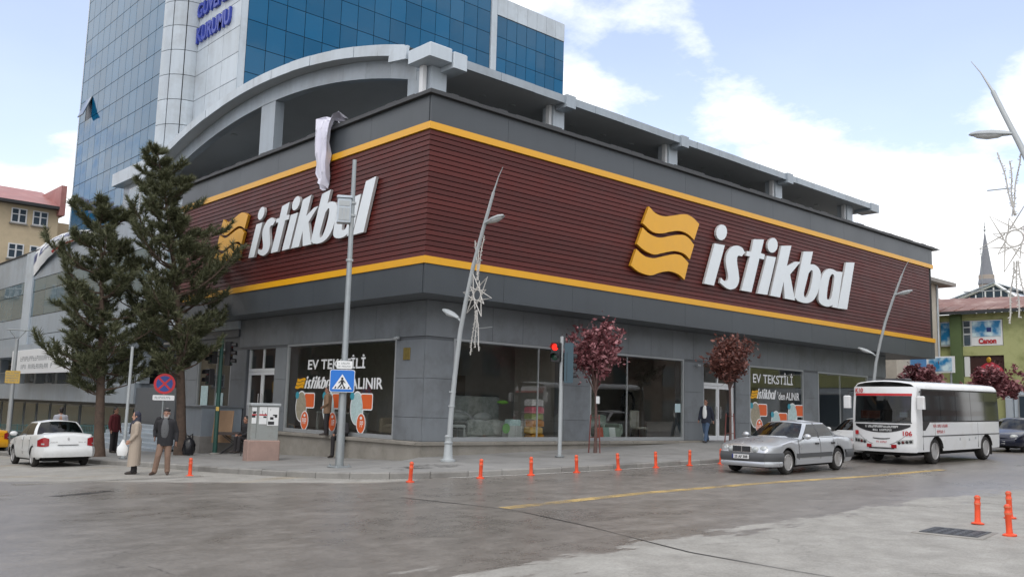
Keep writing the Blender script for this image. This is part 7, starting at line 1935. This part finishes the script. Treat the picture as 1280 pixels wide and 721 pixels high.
        for s, S in ((1,'L'),(-1,'R')): P += [('c', c+Vv(0,.11*s,.06), j['sh'+S], .082,.078), ('c', j['sh'+S], j['el'+S], .078,.062), ('c', j['el'+S], j['el'+S].lerp(j['ha'+S],.90), .062,.048)]
        g_ = fuse('coat' if kind == 'coat' else 'jacket', P, top, t, voxel, 5, None if kind == 'sit' else zlow-.02)
        if shirt: obj('shirt_front', MB().ell(c+Vv(.108,0,-.13), (.062,.105,.31), None, 14, 10), shirt, g_, world=False)
    if extra: extra(t, j, hp, Q)
    return t
M['grey_hair'] = mat('grey_hair', (.36,.34,.32), .7, var=.15, vs=20); M['red_mouth'] = mat('lips', (.25,.09,.075), .5, var=0)
# --- old man and woman waiting on the crossing
mx0, my0 = 9.75, 24.2
def man_extra(t, j, hp, Q):
    # second jacket slung over the right shoulder
    fuse('slung_jacket', [('c', Vv(-.02,-.20,1.46), Vv(-.12,-.27,1.28), .075,.085), ('c', Vv(-.12,-.27,1.28), Vv(-.14,-.30,1.02), .085,.045)], M['black_coat'], t, .012, 4)
    for k in range(3): obj('button', MB().ell((.168,.0,1.30-.1*k), (.006,.009,.009), None, 6, 4), M['black'], t, world=False)
M['black_coat'] = cloth_m('black_jacket_cloth', (.016,.016,.019)); M['brown_trousers'] = cloth_m('brown_trouser_cloth', (.20,.13,.095)); M['grey_shirt'] = cloth_m('grey_shirt_cloth', (.10,.105,.11))
yawm = facing(mx0, my0) - PI/2 + R_(0)
person('bearded old man in dark cap, black jacket and brown trousers walking on the crossing', (mx0, my0, G(mx0,my0)), yawm - R_(12),
    dict(hip=(0,0,.91), kneeL=(.05,.10,.50), footL=(.0,.11,.07), toeL=(.17,.15,.035), kneeR=(.10,-.13,.50), footR=(.07,-.20,.07), toeR=(.24,-.26,.035), elL=(-.06,.27,1.12), haL=(.02,.29,.88), elR=(-.07,-.29,1.16), haR=(.0,-.27,1.0), head=(.03,0,1.60)),
    M['black_coat'], M['brown_trousers'], mat('brown_shoe', (.06,.035,.025), .5), 'grey_hair', 'skin_dark', .80, 'jacket', .985, .012, 'grey_hair', mat('dark_cap', (.02,.018,.02), .8), shirt=M['grey_shirt'], extra=man_extra)
wx, wy = 9.28, 25.0
M['beige_coat'] = cloth_m('beige_coat_cloth', (.37,.31,.25), var=.06); M['scarf'] = mat('navy_scarf', (.022,.024,.042), .7, var=.45, vs=30)
def woman_extra(t, j, hp, Q):
    fuse('headscarf', [('e', hp(-.025,0,.055), (.104,.094,.112), Q), ('c', hp(-.05,0,-.02), hp(-.03,0,-.16), .085,.11), ('c', hp(-.02,.05,-.17), hp(.02,.10,-.19), .08,.07), ('c', hp(-.02,-.05,-.17), hp(.02,-.10,-.19), .08,.07), ('c', hp(.06,0,-.13), hp(.10,.0,-.24), .05,.06), ('c', hp(.10,0,-.24), hp(.145,0,-.46), .05,.022)], M['scarf'], t, .011, 3)
wom = person('woman in a navy headscarf and long beige coat waiting on the crossing', (wx, wy, G(wx,wy)), R_(160),
    dict(kneeL=(.0,.08,.46), footL=(.0,.08,.06), toeL=(.18,.09,.035), kneeR=(.0,-.08,.46), footR=(-.03,-.08,.06), toeR=(.15,-.09,.035), elL=(.0,.24,1.12), haL=(.14,.20,.94), elR=(-.02,-.24,1.12), haR=(.16,-.20,.92), head=(.03,0,1.60)),
    M['beige_coat'], cloth_m('dark_stocking', (.02,.018,.018)), M['shoe'], None, 'skin', .26, 'coat', .94, .012, extra=woman_extra)
bg_m = MB(); P = []
for zz, w, d_ in ((0,.11,.05),(.10,.14,.07),(.22,.13,.06),(.30,.07,.03),(.42,.02,.01)): P.append([(w*math.cos(a)*(1+.1*math.sin(3*a)), d_*math.sin(a), zz) for a in [2*PI*k/16 for k in range(17)]])
bg_m.grid(P); bag = obj('shopping_bag', bg_m, M['white_print']); bag.location = (wx-.27*.94, wy+.20, G(wx,wy)+.48); bag.rotation_euler = (0,0,R_(150)); tag(bag, 'white plastic shopping bag held by the woman in the beige coat', 'bag')
# --- man walking in front of the entrance
wx2, wy2 = 30.55, 22.0
M['navy_jacket'] = cloth_m('navy_jacket_cloth', (.020,.024,.040)); M['jeans'] = cloth_m('blue_jeans', (.06,.10,.17))
person('man in a navy jacket, white shirt and jeans walking past the main entrance', (wx2, wy2, pave_z(wx2,wy2)), R_(188),
    dict(kneeL=(.14,.09,.50), footL=(.24,.09,.07), toeL=(.42,.10,.06), kneeR=(-.06,-.09,.49), footR=(-.32,-.09,.13), toeR=(-.18,-.10,.035), elL=(-.10,.25,1.14), haL=(-.10,.27,.90), elR=(.02,-.26,1.12), haR=(.14,-.25,.90)),
    M['navy_jacket'], M['jeans'], M['shoe'], 'hair', 'skin_dark', .82, 'jacket', .98, .014, shirt=M['white_print'])
# --- man standing on the plinth and a man sitting on it behind the pole
M['tan_jacket'] = cloth_m('tan_jacket_cloth', (.20,.125,.075)); M['dark_trousers'] = cloth_m('dark_trouser_cloth', (.022,.020,.022))
person('man in a tan jacket standing on the plinth, looking left beside the pole', (16.62, 27.55, .615), R_(140),
    dict(haL=(.14,.14,1.0), haR=(.16,-.12,1.0), elL=(-.02,.26,1.13), elR=(-.02,-.26,1.13)), M['tan_jacket'], M['dark_trousers'], M['shoe'], 'hair', 'skin_dark', .80, 'jacket', .95, .014)
SIT = dict(hip=(0,0,.16), chest=(.06,0,.58), neck=(.08,0,.72), head=(.11,0,.85), kneeL=(.42,.13,.20), kneeR=(.42,-.13,.20), footL=(.44,.13,-.29), footR=(.40,-.14,-.29), toeL=(.60,.15,-.325), toeR=(.57,-.17,-.325),
    shL=(.06,.185,.64), shR=(.06,-.185,.64), elL=(.10,.25,.38), elR=(.10,-.25,.38), haL=(.34,.14,.30), haR=(.34,-.14,.30))
zsit = pave_z(16.2,26.9)
person('person in dark clothes sitting on the plinth behind the sign pole', (16.78, 26.75, zsit+.50), R_(205), {**SIT, 'footL':(.46,.13,-.44), 'footR':(.40,-.14,-.44), 'toeL':(.62,.15,-.47), 'toeR':(.57,-.17,-.47)}, M['black_coat'], M['dark_trousers'], M['shoe'], 'hair', 'skin_dark', .14, 'sit', .95, .014)
# --- people on the left
M['maroon_top'] = cloth_m('maroon_top_cloth', (.11,.016,.022))
x, y = 13.0, 38.4
person('person in a maroon top and dark trousers half hidden behind the left pine', (12.95, 37.2, pave_z(12.95,37.2)), R_(-60), None, M['maroon_top'], M['dark_trousers'], M['shoe'], 'hair', 'skin_dark', .84, 'jacket', 1.0, .016)
def stripes(name):
    m = mat(name, (.5,.5,.52), .8, var=.03); t = m.node_tree; p = t.nodes['Principled BSDF']; tc_ = N(t, 'ShaderNodeTexCoord'); w = N(t, 'ShaderNodeTexWave', Scale=9.0, bands_direction='Z'); Lk(t, tc_, 'Object', w, 'Vector')
    r = N(t, 'ShaderNodeValToRGB'); Lk(t, w, 'Fac', r, 0); r.color_ramp.elements[0].color = (.10,.11,.17,1); r.color_ramp.elements[0].position = .35; r.color_ramp.elements[1].color = (.62,.63,.66,1); r.color_ramp.elements[1].position = .6; Lk(t, r, 0, p, 'Base Color'); return m
person('man in a striped shirt seen from behind over the roof of the white saloon', (11.6, 39.4, pave_z(11.6,39.4)), R_(75), None, stripes('striped_shirt'), M['dark_trousers'], M['shoe'], 'hair', 'skin', .88, 'jacket', 1.0, .016)
person('person in dark clothes sitting by the folding table beside the cabinet', (15.35, 30.75, pave_z(15.3,30.7)+.45), R_(185), SIT, M['black_coat'], M['dark_trousers'], M['shoe'], 'hair', 'skin_dark', .14, 'sit', .95, .016)
st_ = thing('stool', 'small dark stool under the sitting person by the cabinet', 'stool', (15.35,30.75,pave_z(15.35,30.75)))
z = pave_z(15.35,30.75); obj('seat', MB().bbox(15.17,30.57,z+.44,15.53,30.93,z+.49,.01), M['black'], st_)
for a in (-1,1):
    for b in (-1,1): obj('leg', MB().tube([(15.35+.15*a,30.75+.15*b,z),(15.35+.13*a,30.75+.13*b,z+.44)], .015, 5), M['black'], st_)
person('driver sitting behind the windscreen of the minibus', (32.95+2.2*-1, 14.25-.5, G(31,14)+.95), R_(180.5), SIT, M['tan_jacket'], M['dark_trousers'], M['shoe'], 'hair', 'skin_dark', .14, 'sit', .95, .02)
# ------------------------------------------------------------------ lettering and stickers on the shop windows
XS = BX + .045; YS = BY + .045      # just in front of the panes
def logo_waves(o, ex, ey, w, h, m, par, d):
    o, ex, ey = Vector(o), Vector(ex), Vector(ey); ez = ex.cross(ey)
    for k in ('w1','w2','w3'):
        pts = [((a/4.0)*w, (b/2.48)*h) for a, b in GL[k]]
        obj('wave_stripe', MB().prism(pts, o, ex, ey, ez*d), m, par)
def glyph_text(o, ex, ey, w, h, m, par, d):
    """the condensed italic wordmark again, flat"""
    o, ex, ey = Vector(o), Vector(ex), Vector(ey); ez = ex.cross(ey)
    for keys in (('i1','dot1'),('s',),('t',),('i2','dot2'),('k',),('b',),('a',),('l',)):
        mb = MB()
        for k in keys: mb.prism([((a-4.4)/12.1*w, b/2.4*h) for a, b in GL[k]], o, ex, ey, ez*d)
        obj('letter', mb, m, par)
    for k in ('bh','ah'): mh = MB(); mh.prism([((a-4.4)/12.1*w, b/2.4*h) for a, b in GL[k]], o+ez*(d+.0006), ex, ey, ez*.001); obj('letter_hole', mh, M['sticker_dark'], par)
M['sticker_dark'] = mat('sticker_dark', (.035,.037,.036), .25, var=0)
M['bed_print'] = mat('bedding_print', (.30,.27,.20), .6, var=.3, vs=14); M['pale_blue_print'] = mat('pale_blue_print', (.42,.55,.55), .6, var=.2, vs=14); M['teal_dot'] = mat('teal_dot', (.04,.28,.36), .5, var=0)
def sticker(o, ex, ey, par, seed, pic):
    """rounded photo oval, orange caption and red oval, all cut with a white rim"""
    o, ex, ey = Vector(o), Vector(ex), Vector(ey); ez = ex.cross(ey)
    ovl = lambda cx, cy, rx, ry, g=0: [(cx+(rx+g)*math.cos(2*PI*k/24), cy+(ry+g)*math.sin(2*PI*k/24)) for k in range(24)]
    def put(name, poly, lv, m): return obj(name, MB().prism(poly, o+ez*(.002*lv), ex, ey, ez*.0015), m, par)
    p = put('sticker', ovl(.42,.72,.36,.52,.05), 0, M['white_print'])
    put('sticker', rrect(.62,.66,1.36,1.22,.09), 1, M['white_print']); put('sticker', rrect(.66,.70,1.32,1.18,.07), 2, M['orange_print'])
    put('sticker', ovl(.42,.72,.36,.52), 3, pic); put('sticker', ovl(.72,.22,.24,.31,.04), 4, M['white_print']); put('sticker', ovl(.72,.22,.24,.31), 5, M['orange_print'])
    put('sticker', ovl(.12,1.12,.13,.13), 4, M['teal_dot'])
    for k in range(3):
        mb = MB(); block_text(mb, o+ex*.86+ey*(1.04-.13*k)+ez*.0045, ex, ey, .36-.05*k, .055, 8-k, seed+k); obj('caption', mb, M['white_print'], par)
    mb = MB(); block_text(mb, o+ex*.56+ey*.10+ez*.0125, ex, ey, .32, .20, 3, seed+7, .2); obj('caption', mb, M['white_print'], par)
    put('caption', ovl(.72,.40,.07,.05), 6, M['white_print'])
# side street window: runs from far (left) to near (right)
e, u = Vector((0,-1,0)), Vector((0,0,1))
put_text('lettering', 'EV TEKSTİLİ', (XS,29.76,2.90), e, u, 3.75, .46, M['white_print'], win_e, .003, .018, split=True)
logo_waves((XS,30.62,2.20), e, u, .75, .38, M['yellow'], win_e, .003); glyph_text((XS,29.95,2.21), e, u, 2.05, .42, M['white_print'], win_e, .003)
put_text('lettering', "'den", (XS,27.85,2.21), e, u, .75, .36, M['white_print'], win_e, .003, .015, split=True)
put_text('lettering', 'ALINIR', (XS,26.85,2.21), e, u, 1.92, .36, M['white_print'], win_e, .003, .018, split=True)
for k, (y, pic) in enumerate(((30.52, M['bed_print']),(28.62, M['pale_blue_print']),(26.82, M['pale_blue_print']))): sticker((XS,y,.84), e, u, win_e, 40+10*k, pic)
# main street window by the silver car
e = Vector((1,0,0))
put_text('lettering', 'EV TEKSTİLİ', (34.95,YS,3.11), e, u, 3.27, .52, M['white_print'], win_c, .003, .018, split=True)
logo_waves((34.75,YS,2.41), e, u, .62, .36, M['yellow'], win_c, .003); glyph_text((35.25,YS,2.42), e, u, 1.55, .42, M['white_print'], win_c, .003)
put_text('lettering', "'den", (36.92,YS,2.42), e, u, .62, .34, M['white_print'], win_c, .003, .015, split=True)
put_text('lettering', 'ALINIR', (37.62,YS,2.42), e, u, 1.15, .34, M['white_print'], win_c, .003, .018, split=True)
for k, (x, pic) in enumerate(((34.70, M['bed_print']),(36.35, M['pale_blue_print']),(37.75, M['pale_blue_print']))): sticker((x,YS,(.98,.62,1.0)[k]), e, u, win_c, 80+10*k, pic)
nt_ = obj('notice', MB().box(29.45,YS-.004,1.72,29.80,YS,2.06), mat('pale_notice', (.42,.55,.58), .5, var=.05), win_b)
for y, z in ((38.6,1.9),(37.1,1.6)): obj('poster', MB().box(XS-.003,y-.5,z-.7,XS,y+.2,z+.4), M['pale_blue_print'], win_f)

# ------------------------------------------------------------------ goods in the shop windows
M['quilt'] = mat('quilted_cover', (.30,.31,.29), .8, var=.28, vs=7, bump=.5, bs=12, dirt=(.10,.11,.10), dscale=5); M['white_wood'] = mat('white_wood', (.38,.39,.38), .5, var=.04)
bed = thing('display_bed', 'display bed under a patterned grey quilt in the window right of the corner', 'bed', (20.7,24.3,FZ))
obj('frame', MB().bbox(19.6,23.75,FZ,22.3,25.2,FZ+.35,.03), M['white_wood'], bed); obj('mattress', MB().bbox(19.65,23.7,FZ+.36,22.25,25.15,FZ+.62,.06), M['quilt'], bed)
obj('headboard', MB().bbox(19.5,25.22,FZ,22.4,25.34,FZ+1.5,.05), M['quilt'], bed)
obj('quilt_drop', MB().grid([[(19.62+2.66*i/18, 23.66-.03*math.sin(i*1.7), FZ+.18+.5*k/4+.02*math.sin(i)) for k in range(5)] for i in range(19)]), M['quilt'], bed)
for x in (20.0,21.1): obj('pillow', MB().ell((x+.3,25.0,FZ+.75), (.42,.17,.18)), M['white_wood'], bed)
ds = thing('dressing_stool', 'small white dressing stool with turned legs at the left of the display bed', 'stool', (18.85,23.6,FZ))
obj('seat', MB().bbox(18.4,23.4,FZ+.44,19.35,23.85,FZ+.52,.03), M['white_wood'], ds)
for x in (18.46,19.29):
    for y in (23.45,23.8): obj('leg', MB().tube([(x,y,FZ),(x,y,FZ+.25),(x,y,FZ+.44)], [.018,.028,.035], 6), M['white_wood'], ds)
pk = thing('packed_bedding', 'stack of orange and yellow packed bedding beside the right window edge', 'bedding', (22.55,23.5,FZ))
rb = random.Random(2)
for k, (c_, z) in enumerate((((.55,.26,.04),0),((.60,.38,.10),.24),((.52,.22,.05),.48),((.30,.34,.12),.72),((.62,.16,.20),.94),((.66,.62,.62),1.2))):
    m_ = mat('bedding_pack', c_, .35, var=.25, vs=9)
    obj('pack', MB().bbox(22.25+rb.uniform(-.05,.05),23.32,FZ+.01+z,22.85+rb.uniform(-.05,.05),23.8,FZ+z+.235,.05), m_, pk)
gs = thing('gift_boxes', 'low white gift boxes and a round green tag before the display bed', 'gift boxes', (21.5,23.4,FZ))
obj('box', MB().bbox(21.1,23.28,FZ,21.75,23.6,FZ+.5,.02), M['white_wood'], gs); obj('box', MB().bbox(21.2,23.3,FZ+.51,21.7,23.6,FZ+.72,.02), M['pale_blue_print'], gs)
obj('round_tag', MB().lathe([(.17,0),(.17,.01)], (20.95,23.22,FZ+.42), 18, 'Y'), mat('green_tag', (.10,.28,.06), .5), gs)
obj('green_cushion', MB().ell((21.9,24.5,FZ+1.30+.0), (.26,.14,.07)), mat('lime_cushion', (.16,.42,.04), .6), gs)
lt = thing('branch_lamp', 'small branch lamp with four warm bulbs standing beside the display bed', 'lamp', (19.4,25.9,FZ))
obj('stem', MB().tube([(19.4,25.9,FZ),(19.42,25.9,FZ+1.4),(19.5,25.9,FZ+2.2)], .02, 6), M['black'], lt)
for dx_, z in ((-.10,1.55),(.10,1.78),(.22,1.98),(.05,2.2)): obj('bulb', MB().ell((19.4+dx_,25.86,FZ+z), (.045,.045,.05), None, 8, 6), M['interior_light'], lt)
am = thing('armchair', 'low pale green armchair in the window behind the pink flowering tree', 'armchair', (27.0,24.2,FZ))
sage = mat('sage_fabric', (.22,.27,.22), .85, var=.12, vs=12)
obj('seat', MB().bbox(26.5,23.8,FZ+.12,27.6,24.7,FZ+.45,.08), sage, am); obj('backrest', MB().bbox(26.5,24.6,FZ+.3,27.6,24.85,FZ+.95,.08), sage, am)
for x in (26.42,27.46): obj('armrest', MB().bbox(x,23.8,FZ+.2,x+.2,24.7,FZ+.62,.06), sage, am)
ch = thing('dining_chair', 'upholstered pale dining chair near the door side of the window', 'chair', (29.0,24.2,FZ))
cm = mat('linen_chair', (.30,.29,.25), .8, var=.1)
obj('seat', MB().bbox(28.7,23.9,FZ+.42,29.25,24.4,FZ+.5,.03), cm, ch); obj('backrest', MB().bbox(28.7,24.33,FZ+.5,29.25,24.42,FZ+1.15,.03), cm, ch)
for x in (28.74,29.2):
    for y in (23.94,24.36): obj('leg', MB().tube([(x,y,FZ),(x,y,FZ+.42)], .02, 6), M['black'], ch)
wr_ = thing('wreath', 'dark round wreath hanging in the window left of the main entrance', 'wreath', (29.2,24.9,FZ+1.3))
mb = MB(); rw = random.Random(6)
for k in range(150):
    a = 2*PI*k/150; c_ = Vector((29.2+.36*math.cos(a),24.9,FZ+1.45+.44*math.sin(a))); d = Vector((rw.uniform(-1,1),rw.uniform(-1,1),rw.uniform(-1,1))).normalized()*.16; w = d.orthogonal().normalized()*.03; mb.add([c_+w,c_-w,c_+d],[(0,1,2)])
mb.tube([(29.2+.36*math.cos(2*PI*k/20),24.9,FZ+1.45+.44*math.sin(2*PI*k/20)) for k in range(21)], .05, 6); obj('ring', mb, M['black'], wr_); obj('cord', MB().tube([(29.2,24.9,FZ+1.9),(29.2,24.9,4.3)], .006, 4), M['black'], wr_)
for i, (x, c_, lab) in enumerate(((25.9,(.45,.10,.06),'small red standing card at the foot of the armchair window'),(26.25,(.20,.30,.26),'small green standing card at the foot of the armchair window'),(26.6,(.55,.58,.56),'small white standing card at the foot of the armchair window'))):
    q = obj('display_card', MB().obb((x,23.45,FZ+.24), (.17,.01,.24), Matrix.Rotation(R_(-8),3,'X')), mat('display_card', c_, .5)); tag(q, lab, 'card')
tb_ = thing('white_table', 'white rectangular table standing in the side street shop window', 'table', (18.9,29.7,FZ))
obj('tabletop', MB().bbox(18.2,29.2,FZ+.72,19.4,31.0,FZ+.78,.015), M['white_wood'], tb_)
for x in (18.26,19.34):
    for y in (29.26,30.94): obj('leg', MB().box(x-.035,y-.035,FZ,x+.035,y+.035,FZ+.719), M['white_wood'], tb_)
sf_ = thing('sofa', 'beige sofa deep in the side street shop window', 'sofa', (19.0,26.0,FZ))
bg_ = mat('beige_sofa', (.24,.20,.15), .85, var=.1)
obj('seat', MB().bbox(18.4,24.9,FZ+.15,19.6,26.9,FZ+.45,.08), bg_, sf_); obj('backrest', MB().bbox(19.4,24.9,FZ+.4,19.7,26.9,FZ+.95,.08), bg_, sf_)
for y in (24.75,26.9): obj('armrest', MB().bbox(18.4,y,FZ+.15,19.6,y+.2,FZ+.65,.06), bg_, sf_)
for i, (x, y, w) in enumerate(((18.0,23.35,1.2),(21.2,27.2,1.5),(24.6,25.4,1.0),(41.0,24.6,1.6),(35.2,25.0,1.8))):
    cbt = thing('display_cabinet', ('dark curtain panel stand at the left of the display bed','tall wooden cupboard behind the display bed','tall pale cupboard beside the armchair window','low wide dresser in the window by the minibus','tall wardrobe behind the lettered window')[i], 'cabinet', (x,y,FZ))
    h = (.9,2.3,2.2,1.0,2.4)[i]; wm = mat('cabinet_wood', ((.05,.045,.05),(.13,.10,.07),(.22,.21,.17),(.28,.27,.25),(.10,.085,.07))[i], .5, var=.12)
    obj('carcass', MB().box(x,y+.4 if i else y+1.2,FZ,x+w,y+.95 if i else y+1.6,FZ+h), wm, cbt)
    for k in range(2): obj('door', MB().bbox(x+.02+k*w/2,(y+.37) if i else y+1.17,FZ+.08,x+w/2-.02+k*w/2,(y+.399) if i else y+1.199,FZ+h-.04,.008), wm, cbt)
